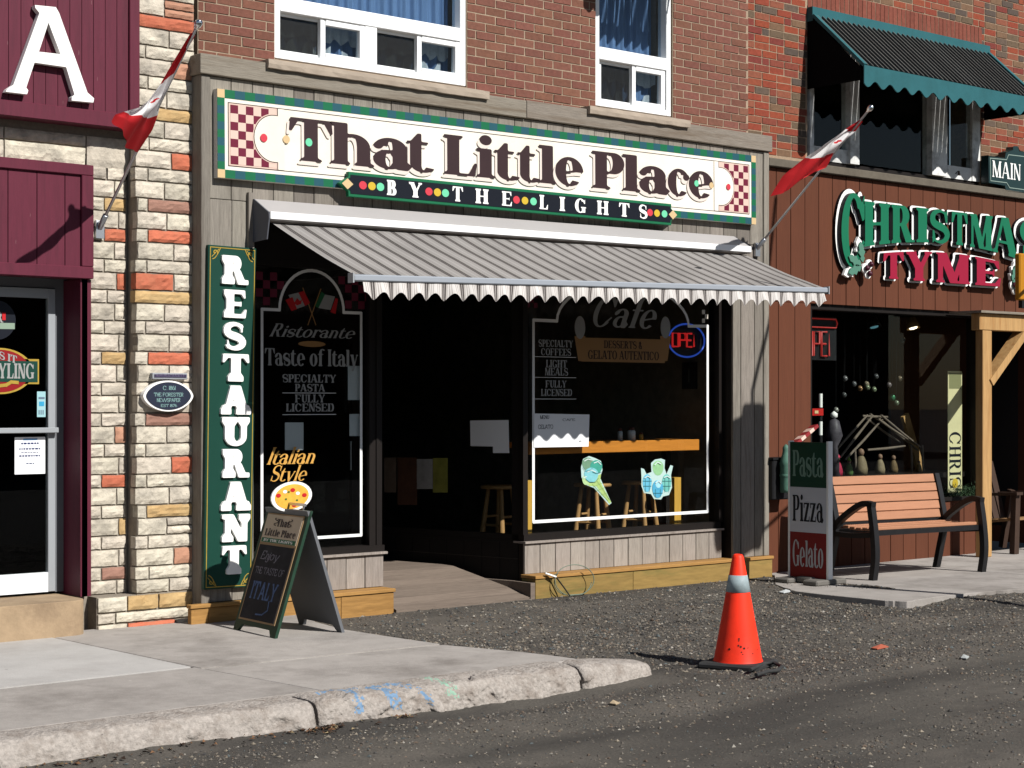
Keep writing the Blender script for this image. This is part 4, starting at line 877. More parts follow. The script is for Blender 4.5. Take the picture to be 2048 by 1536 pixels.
# ramp boards run along the street
M_RAMP = mat('grey ramp board', C(134, 120, 108), .85, var=.22, scale=8, stretch=(1.2, 18, 18), bump=.25, piece=.1, dirt=C(96, 84, 76), dirt_amt=.5)
n = 16; fz, ye = .088, A1.y
rz = lambda y: fz + .205*min(1, (y + .19)/.85)
for i in range(n):
    ya, yb2 = -.19 + i*(ye + .19)/n, -.19 + (i + 1)*(ye + .19)/n - .003; za, zb2 = rz(ya), rz(yb2)
    ra = lambda y: -.185 if y < .03 else A0.x + DX/DY*(y - .03) - .07
    la = lambda y: DL[1] + .015 if y < .02 else B0.x + (B1.x - B0.x)*(y - .04)/(ye - .04) + .002
    q = [(la(ya), ya), (ra(ya), ya), (ra(yb2), yb2), (la(yb2), yb2)]; zz = [za, za, zb2, zb2]
    MB().add([(x, y, z - .025) for (x, y), z in zip(q, zz)] + [(x, y, z) for (x, y), z in zip(q, zz)], [(0, 3, 2, 1), (4, 5, 6, 7), (0, 1, 5, 4), (1, 2, 6, 5), (2, 3, 7, 6), (3, 0, 4, 7)]).obj('ramp_board', M_RAMP, front)
MB().box(DL[1] + .02, -.185, -.186, -.16, .0, fz - .026).obj('ramp_riser', M_RAMP, front)
MB().prism([(-.183, -.2), (-.137, -.2), (-.137, .03), (A0.x - .21, .9), (A0.x - .255, .9), (-.183, .03)], .2, .03, axis='z').obj('ramp_side_board', M_RAMP, front)
MB().box(-.128, -.118, -.19, -.03, .02, .25).obj('post', M_DKBROWN, front)
# restaurant room behind the glass: dark walls, floor, ceiling
room = MB(); 
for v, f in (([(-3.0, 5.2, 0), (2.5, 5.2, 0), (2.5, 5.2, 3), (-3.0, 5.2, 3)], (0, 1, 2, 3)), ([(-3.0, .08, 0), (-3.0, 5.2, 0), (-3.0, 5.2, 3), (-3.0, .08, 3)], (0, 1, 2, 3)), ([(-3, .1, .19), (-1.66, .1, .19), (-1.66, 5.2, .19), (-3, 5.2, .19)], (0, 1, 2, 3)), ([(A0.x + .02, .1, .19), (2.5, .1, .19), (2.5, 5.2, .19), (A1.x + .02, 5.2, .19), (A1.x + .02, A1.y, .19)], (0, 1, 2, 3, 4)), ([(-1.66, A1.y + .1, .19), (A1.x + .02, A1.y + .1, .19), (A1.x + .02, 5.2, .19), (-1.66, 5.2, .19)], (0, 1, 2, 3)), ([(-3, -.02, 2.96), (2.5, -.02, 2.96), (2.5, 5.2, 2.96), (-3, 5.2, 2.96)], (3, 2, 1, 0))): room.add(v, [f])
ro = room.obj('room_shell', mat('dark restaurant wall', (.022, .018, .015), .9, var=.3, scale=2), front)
MB().box(rp[0] + .02, rp[0] + .05, .09, 5.2, .19, 2.96).obj('room_side_wall', mat('mottled plaster wall', C(120, 112, 98), .95, var=.25, scale=9, bump=.2, dirt=C(92, 84, 72), dirt_amt=.6, dirt_scale=6), front)
MB().box(-3.0, 2.5, .15, .2, 2.96, 3.4).obj('room_top', M_DARKER, front)
print('middle bricks', nb)
# ================================================================ LEFT BUILDING: split stone front, maroon boards, glass door
lb = thing('stone_shop_building', 'split stone shop front with maroon boards and an aluminium glass door on the left', 'building', (-4.2, .1, .1))
YP, YL = -.03, .10
PXL, PXR = onY(272, 600, YP).x, onY(390, 500, YP).x - .004
MXR = onY(185, 800, .0).x                      # right edge of the maroon jamb
CB = MB(); CB.box(PXL + .014, PXR - .002, YP + .011, .3, .05, 5.2).box(-9, PXL + .01, YL + .011, .4, 3.15, 3.5).box(MXR - .03, PXL + .01, YL + .011, .4, .05, 3.3).box(-9, PXL + .01, YL + .03, .4, 3.5, 7.0).box(PXL, PXR - .002, .05, .3, 5.2, 7.0).box(MXR + .02, PXL + .01, YP + .011, .2, .05, .335)
CB.obj('mortar_wall', M_SJOINT, lb)
tones = {'r': [(350, 38), (368, 322), (345, 470), (345, 718), (358, 933), (300, 1248), (245, 470), (252, 563), (232, 960)], 'y': [(350, 225), (345, 597), (345, 1025), (242, 408), (238, 715), (243, 1055), (290, 1195)], 'm': [(345, 415), (340, 840), (222, 1147)], 'o': [(376, 133), (372, 1110), (250, 868)]}
tpts = [(k, onY(px, py, YP if px > 262 else YL)) for k, L in tones.items() for px, py in L]
def stone(x0, x1, z0, z1, y, tone=None, d=.07):
    if tone is None:
        tone = 'b'
        for k, p in tpts:
            if x0 - .01 <= p.x <= x1 + .01 and z0 - .015 <= p.z <= z1 + .015: tone = k
    g = .0062; x0 += g; x1 -= g; z0 += g; z1 -= g; nu = max(4, int((x1 - x0)/.03)); nv = 4; o = random.random()*50; big = random.uniform(.5, 1.2)
    def f(u, v):
        x, z = x0 + (x1 - x0)*u, z0 + (z1 - z0)*v; e = min(min(u, 1 - u)*(x1 - x0), min(v, 1 - v)*(z1 - z0)); k = min(1, e/.018)
        b = mnoise.noise(Vector((x*13 + o, z*22, o)))*.011*big + mnoise.noise(Vector((x*38 + o, z*50, o)))*.007
        return Vector((x + (1 - k)*mnoise.noise(Vector((z*40, o, x*3)))*.004, y - k*(.008 + b), z + (1 - k)*mnoise.noise(Vector((x*30, o, z*3)))*.004))
    mb = MB().grid(f, nu, nv, smooth=False); w = nu + 1
    ring = list(range(w)) + [w*(j + 1) - 1 for j in range(1, nv + 1)] + [w*nv + i for i in range(nu - 1, -1, -1)] + [w*j for j in range(nv - 1, 0, -1)]
    k = len(mb.v); mb.v += [(mb.v[i][0], y + d, mb.v[i][2]) for i in ring]; n = len(ring)
    for i in range(n): mb.f.append((ring[(i + 1) % n], ring[i], k + i, k + (i + 1) % n)); mb.m.append(0); mb.sm.append(False)
    return mb.obj('stone', M_STONE[tone], lb)
PER, TALL, Z_TOP = .208, .118, 2.097
z = Z_TOP - 9*PER; rows = []
while z < 4.75: rows += [(z - TALL, z, 'tall'), (z, z + PER - TALL, 'short')]; z += PER
rs = random.Random(21)
for k, (z0, z1, kind) in enumerate(rows):
    if z1 < .36: continue
    zz0 = max(z0, .34); w = PXR - PXL
    if kind == 'tall':
        c = PXL + w*rs.choice([.52, .56, .6, .64, .48]); pr = [(PXL, c), (c, PXR)]
        if rs.random() < .12: pr = [(PXL, c)]; zm = (zz0 + z1)/2; stone(c, PXR, zz0, zm, YP, 'o' if z0 > 3.8 or z0 < .7 else None); stone(c, PXR, zm, z1, YP, 'o' if z0 > 3.8 or z0 < .7 else None)
    else: c = PXL + w*rs.choice([.16, .2, .22, .18]); pr = [(PXL, c), (c, PXR)] if rs.random() < .85 else [(PXL, PXR)]
    for a, b in pr: stone(a + (random.uniform(-.012, .014) if a == PXL else 0), b, zz0, z1, YP)
    # left wall, up to the lintel course
    if z1 < 3.3 and PXL - MXR > .1:
        w2 = PXL - MXR; c = MXR + w2*(rs.choice([.7, .75, .8]) if kind == 'tall' else rs.choice([.38, .45, .52]))
        for a, b in ((MXR + .002, c), (c, PXL - .004)): stone(a, b, zz0, z1, YL)
# plinth courses run flush across both
for z0, z1, cuts in ((.23, .335, [.3, .62]), (.155, .228, [.18]), (.06, .152, [.3, .8])):
    xs = [MXR + .02] + [MXR + .02 + (PXR - MXR - .02)*c for c in cuts] + [PXR]
    for a, b in zip(xs, xs[1:]): stone(a, b, z0, z1, YP - .005, 'r' if z0 < .1 and a > MXR + .1 and b < PXR - .05 else ('y' if z0 > .2 and b > PXR - .1 else None), d=.16)
# lintel stones between the two maroon bands
zl0, zl1 = onY(100, 318, YL).z - .03, onY(100, 268, YL).z + .07
xs = [-6.5, onY(8, 290, YL).x, onY(172, 290, YL).x, onY(266, 290, YL).x + .02]
for i, (a, b) in enumerate(zip(xs, xs[1:])):
    if i == 2: stone(a, b, zl0, zl1 - .05, YL)
    else: zm = (zl0 + zl1)/2; stone(a, b, zl0, zm, YL); stone(a, b, zm, zl1 - .05, YL)
# maroon header box over the door and the jamb beside it
YM = -.0
hz0, hz1 = onY(100, 554, YM).z, onY(100, 323, YM).z; hx1 = onY(186, 440, YM).x
hd = sub('header_panel', lb, (hx1 - .4, YM, hz0)); fr = MB(); fr.box(-9, hx1, YM - .012, YL + .02, hz0, hz0 + .08).box(-9, hx1, YM - .012, YL + .02, hz1 - .07, hz1).box(hx1 - .085, hx1, YM - .012, YL + .02, hz0 + .081, hz1 - .071); fr.obj('frame', M_MAROON, hd, bev=.004)
seams = [-9] + [onY(p, 440, YM).x for p in (-110, -50, 17, 75, 131)] + [hx1 - .086]
for a, b in zip(seams, seams[1:]): MB().box(a + .003, b - .003, YM + .008, YM + .03, hz0 + .08, hz1 - .07).obj('plank', M_MAROON, hd)
MB().box(-9, hx1 - .01, YM + .028, YL + .3, hz0 + .01, hz1 - .01).obj('core', M_DKBROWN, hd)
jx0 = onY(161, 800, YM + .02).x; MB().box(jx0, MXR, YM + .02, .32, .345, hz0 - .002).obj('jamb', M_MAROON, lb)
# upper maroon sign band
uz0, ux1 = onY(140, 246, -.03).z, onY(277, 150, -.03).x
up = thing('shop_sign', 'maroon boarded sign band carrying one big white capital A', 'sign', (-4.2, -.03, uz0)); fr = MB(); fr.box(-9, ux1, -.05, .09, uz0, uz0 + .1); fr.obj('frame', M_MAROON, up, bev=.004); MB().box(ux1 - .075, ux1, -.05, .09, uz0 + .101, 5.1).obj('frame', M_MAROON, up, bev=.004)
x = ux1 - .076; 
while x > -5.2: MB().box(x - .083, x - .002, -.03, .0, uz0 + .1, 5.1).obj('plank', M_MAROON, up); x -= .085
MB().box(-9, ux1 - .01, -.002, .09, uz0 + .02, 5.08).obj('core', M_MAROON, up)
A_OUT = [(168, 24), (268, 34), (284, 62), (420, 444), (452, 472), (448, 492), (344, 482), (345, 466), (358, 454), (318, 322), (166, 300), (126, 420), (136, 434), (130, 452), (28, 440), (34, 428), (64, 408), (190, 62), (170, 38)]; A_IN = [(233, 108), (291, 260), (187, 248)]
q = lambda L: [(onY(a/2.4, b/2.4, -.085).x, onY(a/2.4, b/2.4, -.085).z) for a, b in L]
MB().prism([q(A_OUT), q(A_IN)], -.085, -.035, back=False).obj('letter', M_WHITE, up)
# door: aluminium frame and leaf set back in the opening
yd = .27; dz0, dz1 = .362, 2.42
dr = sub('door', lb, (-4.3, yd, dz0)); X_ = lambda px: onY(px, 900, yd).x
MB().box(X_(110), X_(134), yd + .0, yd + .06, dz0, hz0 + .04).box(-9, X_(110), yd, yd + .06, dz1 - .02, hz0 + .04).obj('door_frame', M_GREY, dr)
MB().box(X_(95), X_(109.5), yd - .012, yd + .03, dz0 + .005, dz1 - .025).obj('stile', M_ALU, dr, bev=.003); MB().box(-5.35, X_(95), yd - .011, yd + .03, dz0 + .005, dz0 + .135).obj('bottom_rail', mat('white painted rail', (.7, .72, .74), .5), dr); MB().box(-5.35, X_(95), yd - .011, yd + .03, dz1 - .09, dz1 - .026).obj('top_rail', M_ALU, dr)
MB().box(-5.35, X_(95), yd + .005, yd + .011, dz0 + .135, dz1 - .09).obj('pane', M_GLASS, dr)
zb = onY(50, 861, yd - .05).z; MB().box(-5.35, X_(110), yd - .06, yd - .035, zb - .018, zb + .018).obj('push_bar', M_ALU, dr, bev=.004)
MB().box(jx0 + .01, jx0 + .05, .02, .4, .345, hz0).obj('reveal', M_DKBROWN, lb)
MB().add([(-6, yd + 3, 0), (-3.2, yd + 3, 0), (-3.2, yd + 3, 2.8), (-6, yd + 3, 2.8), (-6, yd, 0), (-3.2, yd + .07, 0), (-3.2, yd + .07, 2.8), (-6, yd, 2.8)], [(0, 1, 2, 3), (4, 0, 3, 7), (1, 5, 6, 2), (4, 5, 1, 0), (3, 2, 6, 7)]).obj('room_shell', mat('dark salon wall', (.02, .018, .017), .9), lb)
MB().box(-9, X_(110) - .9, yd, yd + .06, dz0, hz0 + .04).obj('door_frame', M_GREY, dr)
# door decals and notice
YD = yd - .014; Xd = lambda px, py=800: onY(px, py, YD + .016).x; Zd = lambda px, py: onY(px, py, YD + .016).z; yq = yd + .002
em = sub('oval_emblem', dr, (Xd(20), yq, Zd(20, 742)))
e = MB(); disc(e, Xd(0), Zd(0, 742), Xd(66) - Xd(0), yq, rz=.152, n=40); e.box(Xd(28), Xd(78), yq, yq + .0005, Zd(50, 768), Zd(50, 718)); e.obj('gold_rim', M_GOLD, em)
e = MB(); disc(e, Xd(0), Zd(0, 742), Xd(66) - Xd(0) - .02, yq - .001, rz=.14, n=40); e.obj('red_oval', M_FRED if 0 else mat('emblem red', C(150, 26, 30), .5), em)
MB().box(-4.75, Xd(75), yq - .0025, yq - .002, Zd(40, 764), Zd(40, 722)).obj('green_band', M_RGREEN, em)
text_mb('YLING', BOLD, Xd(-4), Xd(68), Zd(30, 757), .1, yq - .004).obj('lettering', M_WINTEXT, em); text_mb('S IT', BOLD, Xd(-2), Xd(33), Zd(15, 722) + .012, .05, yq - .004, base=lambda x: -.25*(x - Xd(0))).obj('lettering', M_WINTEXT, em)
e = MB(); strip(e, [(Xd(-5), Zd(0, 772)), (Xd(12), Zd(10, 770)), (Xd(22), Zd(20, 764)), (Xd(35), Zd(30, 765))], .022, yq - .004); e.obj('gold_figure', M_GOLD, em)
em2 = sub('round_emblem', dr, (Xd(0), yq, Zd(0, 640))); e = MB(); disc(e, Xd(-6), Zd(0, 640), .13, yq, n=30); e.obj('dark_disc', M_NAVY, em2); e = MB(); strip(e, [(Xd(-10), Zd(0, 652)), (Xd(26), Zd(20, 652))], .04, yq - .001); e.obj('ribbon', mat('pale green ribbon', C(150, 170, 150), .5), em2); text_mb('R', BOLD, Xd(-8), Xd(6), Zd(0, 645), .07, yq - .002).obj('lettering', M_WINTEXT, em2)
MB().prism([(Xd(4), Zd(0, 640)), (Xd(11), Zd(0, 640)), (Xd(11), Zd(0, 625)), (Xd(4), Zd(0, 625))], yq - .003, yq - .003).obj('red_mark', M_FRED, em2)
st = sub('hours_sticker', dr, (Xd(82), yq, Zd(82, 808))); MB().box(Xd(74), Xd(91), yq - .001, yq, Zd(82, 834), Zd(82, 783)).obj('backing', mat('pale cyan sticker', C(170, 214, 220), .5), st); MB().box(Xd(78), Xd(88), yq - .0025, yq - .002, Zd(82, 812), Zd(82, 803)).obj('blue_box', mat('bright cyan print', C(60, 170, 214), .5), st)
e = MB(); e.box(Xd(77), Xd(89), yq - .0025, yq - .002, Zd(82, 798), Zd(82, 794)); [e.box(Xd(77 + i*4), Xd(79 + i*4), yq - .0025, yq - .002, Zd(82, 829), Zd(82, 820)) for i in range(3)]; e.obj('print', mat('grey print', C(110, 130, 150), .5), st)['kind'] = 'stuff'
nt = thing('paper_notice', 'white paper notice taped on the glass door below the push bar', 'notice', (Xd(60), yq, Zd(60, 948)))
MB().box(Xd(29), Xd(90), yq - .003, yq - .0022, Zd(60, 948), Zd(60, 874)).obj('sheet', mat('white paper', (.78, .79, .8), .8), nt)
e = MB()
for py, a, b, t in ((885, 42, 78, 3.4), (896, 38, 80, 3), (904, 42, 76, 1.4), (910, 38, 80, 3), (926, 52, 68, 2)):
    r9 = random.Random(py); x = a
    while x < b: w = r9.uniform(2, 6); e.box(Xd(x), Xd(min(x + w, b)), yq - .0046, yq - .004, Zd(60, py + t), Zd(60, py)); x += w + 1.6
e.obj('print', mat('navy print', C(50, 60, 110), .7), nt)['kind'] = 'stuff'
MB().box(Xd(46), Xd(74), yq - .0046, yq - .004, Zd(60, 880.5), Zd(60, 877)).obj('heading', mat('sky blue print', C(110, 160, 210), .7), nt)
# door step
sx = onY(180, 1235, -.2).x; q = []
for i in range(9): a = i/8*math.pi/2; q.append((sx - .12 + .12*math.sin(a), -.2 + .12*(1 - math.cos(a))))
stp = MB().prism([(-9, .32), (-9, -.2)] + q + [(sx, .32)], .348, .05, axis='z').obj('door_step', mat('worn sandstone step', C(178, 154, 124), .9, var=.2, scale=6, bump=.4, bscale=30, dirt=C(140, 118, 96), dirt_amt=.7, dirt_scale=2.2), lb, bev=.02)
# plaques on the stone
pq = thing('name_plate', 'small dark strip plate above the oval plaque', 'plate', (onY(338, 752, -.06).x, -.06, onY(338, 759, -.06).z))
p0, p1 = onY(303, 745, -.06), onY(373, 759, -.06); MB().box(p0.x, p1.x, -.075, -.035, p1.z, p0.z - .002).obj('frame', M_ALU, pq, bev=.004); MB().box(p0.x + .012, p1.x - .01, -.078, -.074, p1.z + .012, p0.z - .012).obj('panel', mat('faded purple grey panel', C(66, 60, 86), .5), pq); text_mb('HERITAGE SOCIETY', MONO, p0.x + .025, p1.x - .025, p1.z + .018, .018, -.0795).obj('lettering', mat('dull lilac print', C(120, 110, 140), .5), pq)
oc = onY(335, 792, -.07); ov = thing('oval_plaque', 'dark oval heritage plaque with white rim on the stone pier', 'plaque', oc)
ow, oh = (onY(385, 795, -.07).x - onY(285, 795, -.07).x)/2, .105
def lens(s): return [(oc.x + ow*s*math.cos(t)*(1 if abs(math.cos(t)) < .97 else 1), oc.z + oh*s*math.copysign(abs(math.sin(t))**1.25, math.sin(t))) for t in [2*math.pi*i/48 for i in range(48)]]
MB().prism(lens(1), -.085, -.04).obj('rim', M_WHITE, ov); MB().prism(lens(.9), -.088, -.084).obj('panel', mat('slate blue plaque', C(44, 50, 68), .5), ov)
M_PLAQ = mat('plaque print', C(150, 190, 186), .5)
e = MB()
for s, a, b, py, h in (('C. 1861', 326, 351, 780, .028), ('THE FORESTER', 308, 367, 793, .026), ('NEWSPAPER', 314, 361, 804, .026), ('EST 1876', 322, 354, 814, .02)): text_mb(s, MONO, onY(a, py, -.09).x, onY(b, py, -.09).x, onY((a + b)/2, py, -.09).z, h, -.0895, mb=e)
e.obj('lettering', M_PLAQ, ov)
# ================================================================ RIGHT BUILDING: old mixed brick over red brown board siding
rb = thing('siding_shop_building', 'old mixed brick building with red brown board siding and a Christmas shop window', 'building', (5, 0, .08))
YR = .02; RX0 = BX1 + .004
OX0, OX1 = onY(1615, 180, YR).x, onY(1962, 200, YR).x; OZ0, OZ1 = onY(1617, 312, YR).z + .0, onY(1790, 50, YR).z
M_SIDING = mat('red brown siding board', C(101, 58, 39, 1.4), .8, var=.12, scale=7, stretch=(14, 14, .8), bump=.15, piece=.09, dirt=C(92, 51, 34), dirt_amt=.4, dirt_scale=1.5)
bk = MB(); bk.box(RX0, OX0, YR + .005, .4, 3.6, 7.4).box(OX1, 13, YR + .005, .4, 3.6, 7.4).box(OX0, OX1, YR + .005, .4, OZ1, 7.4); bk.obj('mortar_wall', M_MORTAR2, rb)
TOPZ = 3.9 + round((OZ1 + .2 - 3.9)/.0677)*.0677
nb = brick_field(rb, RX0, 9.0, 3.9, 7.3, YR, M_BRICK2, ((OX0, OX1, 3.5, TOPZ - .03),), limit_z=5.9, bond=True, smats=[mat('upper brick tone %d' % i, c, .9, var=.2, scale=30, bump=.4) for i, c in enumerate(BRICK_TONES)], keep=lambda x, z: x < 7.3 and z < 5.9 and (1.64 - z)*3500/((x + 9.266)*FW[0] + 10.68*FW[1]) + 803 > -40)
for i in range(int((OX1 - OX0 + .5)/.0677)):
    x = OX0 + .034 + i*.0677
    if x < OX1 + .03: o = bpy.data.objects.new('brick', brick_mesh(M_SOLDIER)); COL.objects.link(o); o.parent = rb; o.location = Vector((x, YR - .001, TOPZ - .104)) - wloc(rb); o.rotation_euler = (0, math.pi/2, 0); o.scale = (1.02, 1, 1)
print('right bricks', nb)
# stone band / sill between brick and siding
bz = onY(1790, 356, -.09).z
MB().box(onY(1537, 320, -.09).x, 12, -.1, .05, bz - .04, bz + .035).obj('sill_band', mat('grey sill band', C(112, 104, 92), .85, var=.15, scale=10, bump=.2, dirt=C(80, 72, 62), dirt_amt=.5, dirt_scale=3), rb, bev=.006)
YS = -.05; SX0 = RX1 + .024
WX0, WX1 = onY(1622, 780, YS).x, onY(1966, 780, YS).x; WZ0, WZ1, ZSH = onY(1928, 993, YS).z, onY(1790, 616, YS).z, onY(1760, 947, YS).z
planks_v(rb, SX0, 11.9, WZ1, bz - .042, YS, M_SIDING, w=.2, gap=.0035)
MB().box(SX0 + .001, 11.9, YS + .027, .1, WZ1 + .01, bz - .05).obj('siding_core', M_DKBROWN, rb)
planks_v(rb, SX0, WX0, .075, WZ1 - .003, YS, M_SIDING, w=.2, gap=.0035); MB().box(SX0 + .001, WX0 - .003, YS + .027, .14, .08, WZ1).obj('siding_core', M_DKBROWN, rb)
LXR = onY(1953, 1100, YS).x
planks_v(rb, WX0 + .003, LXR, .075, WZ0 - .04, YS + .01, M_SIDING, w=.2, gap=.0035); MB().box(WX0 + .003, LXR - .004, YS + .037, .3, .08, WZ0 - .05).obj('siding_core', M_DKBROWN, rb)
MB().box(WX0 + .004, LXR, YS - .01, .25, WZ0 - .038, WZ0).obj('window_sill', M_DKBROWN, rb, bev=.004)
sw = sub('shop_window', rb, ((WX0 + WX1)/2, .1, WZ0)); f = MB(); f.box(WX0 + .002, WX0 + .05, -.02, .14, WZ0 + .001, WZ1).box(WX1 - .02, WX1 + .1, -.02, .14, WZ0 + .001, WZ1).box(WX0 + .05, WX1 - .02, -.018, .14, WZ1 - .05, WZ1 + .001).obj('frame', M_DKBROWN, sw)
MB().box(WX0 + .05, WX1 - .02, .1, .106, WZ0, WZ1 - .05).obj('pane', M_GLASS, sw)
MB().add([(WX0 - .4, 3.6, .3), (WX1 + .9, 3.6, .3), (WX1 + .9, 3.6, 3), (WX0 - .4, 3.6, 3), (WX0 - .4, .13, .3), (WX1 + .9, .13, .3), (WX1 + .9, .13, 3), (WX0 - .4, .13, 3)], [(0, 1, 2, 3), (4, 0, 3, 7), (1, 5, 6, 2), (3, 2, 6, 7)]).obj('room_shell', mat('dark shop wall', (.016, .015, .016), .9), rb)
MB().box(WX0 - .35, WX1 + .3, .14, .95, ZSH - .08, ZSH - .03).obj('display_shelf', M_DKBROWN, rb)
# porch recess to the right of the shop window
PXA = WX1 + .1
MB().box(PXA, PXA + .05, YS, 1.2, .08, WZ1).obj('porch_side', M_SIDING, rb); planks_v(rb, 7.55, 9.5, .08, WZ1, .0, M_SIDING, w=.2)
pd = sub('porch_door', rb, (6.9, .8, .1)); MB().box(PXA + .05, 7.55, .9, .95, .08, WZ1).obj('leaf', mat('dark teal grey door', C(70, 84, 88), .5), pd); MB().box(6.55, 6.72, .87, .9, 1.0, 2.2).obj('pane', M_BLACK, pd); MB().box(6.85, 6.9, .87, .9, .9, 1.3).obj('handle', M_BLACK, pd)
MB().box(7.5, 7.56, .0, .9, .08, WZ1).obj('porch_side', M_SIDING, rb)
# upstairs window in its deep opening
uw = sub('upper_window', rb, ((OX0 + OX1)/2, .12, OZ0)); yw = .03; Xw = lambda px: onY(px, 280, yw).x; Zw = lambda px, py: onY(px, py, yw).z
f = MB()
zt = OZ1 - .06
for P_, R_ in ((((1620, 1628, 0), (1696, 1714, -.03)), (1628, 1696)), (((1858, 1888, -.04), (1945, 1962, 0)), (1888, 1945))):
    f = MB()
    for a, b, d in P_: f.box(Xw(a), Xw(b), yw + d, yw + .08, OZ0 - .02, zt)
    a, b = R_; f.box(Xw(a), Xw(b), yw + .01, yw + .07, OZ0 - .02, OZ0 + .11); f.box(Xw(a), Xw(b), yw + .01, yw + .06, OZ0 + .86, OZ0 + .91); f.obj('frame', M_OLDWHITE, uw)
g = MB(); [g.box(Xw(a), Xw(b), yw + .03, yw + .034, OZ0, zt) for a, b in ((1628, 1696), (1714, 1858), (1888, 1945))]; g.obj('pane', M_GLASS, uw)
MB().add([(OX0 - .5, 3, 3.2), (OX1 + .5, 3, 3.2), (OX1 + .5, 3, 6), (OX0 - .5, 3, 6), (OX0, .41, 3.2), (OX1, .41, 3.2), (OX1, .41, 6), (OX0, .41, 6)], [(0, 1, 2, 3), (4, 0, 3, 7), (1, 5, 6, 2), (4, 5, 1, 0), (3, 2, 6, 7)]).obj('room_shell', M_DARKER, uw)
text_mb('343', BOLD, Xw(1905), Xw(1930), OZ0 + .02, .045, yw + .008).obj('lettering', M_DKTXT, uw)
MB().box(OX0 - .0, OX1, .05, .4, bz - .1, OZ0 - .02).obj('sill_core', M_DKBROWN, rb)
# teal slatted awning over it
aw = thing('slatted_awning', 'teal edged awning of dark metal slats over the dark upstairs window', 'awning', ((OX0 + OX1)/2, -.3, 4.6))
b0, b1 = onY(1617, 24, -.0), onY(1962, 84, -.0); fy = -.64; f0, f1 = onY(1718, 136, fy), onY(2048, 190, fy); f1 = Vector((b1.x, fy, f0.z + (b1.z - b0.z)))
zb0 = (b0.z + b1.z)/2; zf = (f0.z + onY(2048, 190, fy).z)/2
ax0, ax1 = OX0 - .01, OX1 + .06
MB().box(ax0, ax1, -.05, YR - .002, zb0 - .13, TOPZ - .2).obj('head_rail', M_TEAL, aw)
def slope(t): return (-.05 + (fy + .05)*t, zb0 - .09 + (zf - zb0 + .09)*t)
(sy0, sz0), (sy1, sz1) = slope(0), slope(1)
n = int((ax1 - ax0 - .1)/.075); s = (ax1 - ax0 - .1)/n
M_SLATB = mat('black green metal slat', C(40, 44, 42), .4, var=.25, scale=5, piece=.25, spec=.5); M_SLATR = mat('grey slat rib', C(104, 104, 100), .5, piece=.2)
for i in range(n):
    x = ax0 + .05 + i*s
    MB().add([(x + .002, sy0, sz0), (x + s - .002, sy0, sz0), (x + s - .002, sy1, sz1), (x + .002, sy1, sz1), (x + .002, sy0, sz0 - .01), (x + s - .002, sy0, sz0 - .01), (x + s - .002, sy1, sz1 - .01), (x + .002, sy1, sz1 - .01)], [(0, 3, 2, 1), (4, 5, 6, 7), (0, 1, 5, 4), (2, 3, 7, 6), (1, 2, 6, 5), (3, 0, 4, 7)]).bar((x + .012, sy0, sz0 + .012), (x + .012, sy1, sz1 + .012), .012, .022, mi=1).obj('slat', [M_SLATB, M_SLATR], aw)
for xx in (ax0, ax1 - .05): MB().bar((xx + .025, sy0, sz0 + .012), (xx + .025, sy1, sz1 + .012), .05, .03).obj('edge_rail', M_TEAL, aw)
for xx in (ax0 + .004, ax1 - .016): MB().prism([(YR - .004, zb0 - .12), (sy0, sz0 - .02), (sy1 + .02, sz1 - .02), (sy1 + .02, sz1 - .12), (YR - .004, sz1 - .12)], xx, xx + .01, axis='x').obj('side_panel', M_MATTE, aw)
k = int((ax1 - ax0)/.21); low = [(ax0 + (ax1 - ax0)*i/(k*8), zf - .155 - .03*math.sin(i/8*2*math.pi)) for i in range(k*8 + 1)]
MB().prism(low + [(ax1, zf + .01), (ax0, zf + .01)], fy - .012, fy).obj('valance', M_TEAL, aw)
# CHRISTMAS TYME: raised letters with white outline board
xs_ = thing('christmas_sign', 'raised green and red Christmas Tyme lettering with white outline on red brown siding', 'sign', (5.2, YS, 3.1))
xa, xb = onY(1688, 470, -.1).x, onY(2092, 470, -.1).x; ztop = onY(1760, 408, -.1).z; zl_ = onY(1735, 497, -.1).z; 
def arch(x, amp): u = (x - (xa + xb)/2 + .1)/((xb - xa)/2); return amp*(1 - u*u)
def warp_letters(chars, st, boxes, zbf, ztf, y, depth, mats, off=0.0, big=None, name='letter'):
    for j, (ch, (pa, pb)) in enumerate(zip(chars, boxes)):
        l0, _ = glyph(ch, st); lp, _ = glyph(ch, st, off); m0 = min(p[0] for q in l0 for p in q); m1 = max(p[0] for q in l0 for p in q); x0, x1 = onY(pa, 470, -.13).x, onY(pb, 470, -.13).x
        def f(p):
            x = x0 + (p[0] - m0)/(m1 - m0)*(x1 - x0); a, b = zbf(x), ztf(x)
            if big and j == 0: a -= big[0]; b += big[1]
            return (x, a + (b - a)*p[1])
        MB().prism([[f(p) for p in q] for q in lp], y, y + depth, side=1, back=False).obj(name, mats, xs_)
M_XG = mat('christmas green paint', C(24, 112, 80, 1.3), .45); M_XR = mat('christmas crimson paint', C(162, 30, 60, 1.4), .45); M_XK = mat('near black letter side', C(26, 26, 34), .5)
zbC = lambda x: zl_ - .03 + arch(x, .17) - .02; ztC = lambda x: ztop - .0
CB_ = [(1683, 1728), (1727, 1779), (1783, 1828), (1833, 1856), (1860, 1898), (1903, 1934), (1940, 1984), (1986, 2034), (2040, 2086)]
warp_letters('CHRISTMAS', COND, CB_, zbC, ztC, -.085, .034, [M_WHITE, M_XK], off=.075, big=(.16, .05), name='outline')
warp_letters('CHRISTMAS', COND, CB_, zbC, ztC, -.135, .049, [M_XG, M_XK], off=.012, big=(.16, .05))
ta, tb = onY(1768, 540, -.1).x, onY(2012, 560, -.1).x; zt0 = onY(1790, 552, -.1).z
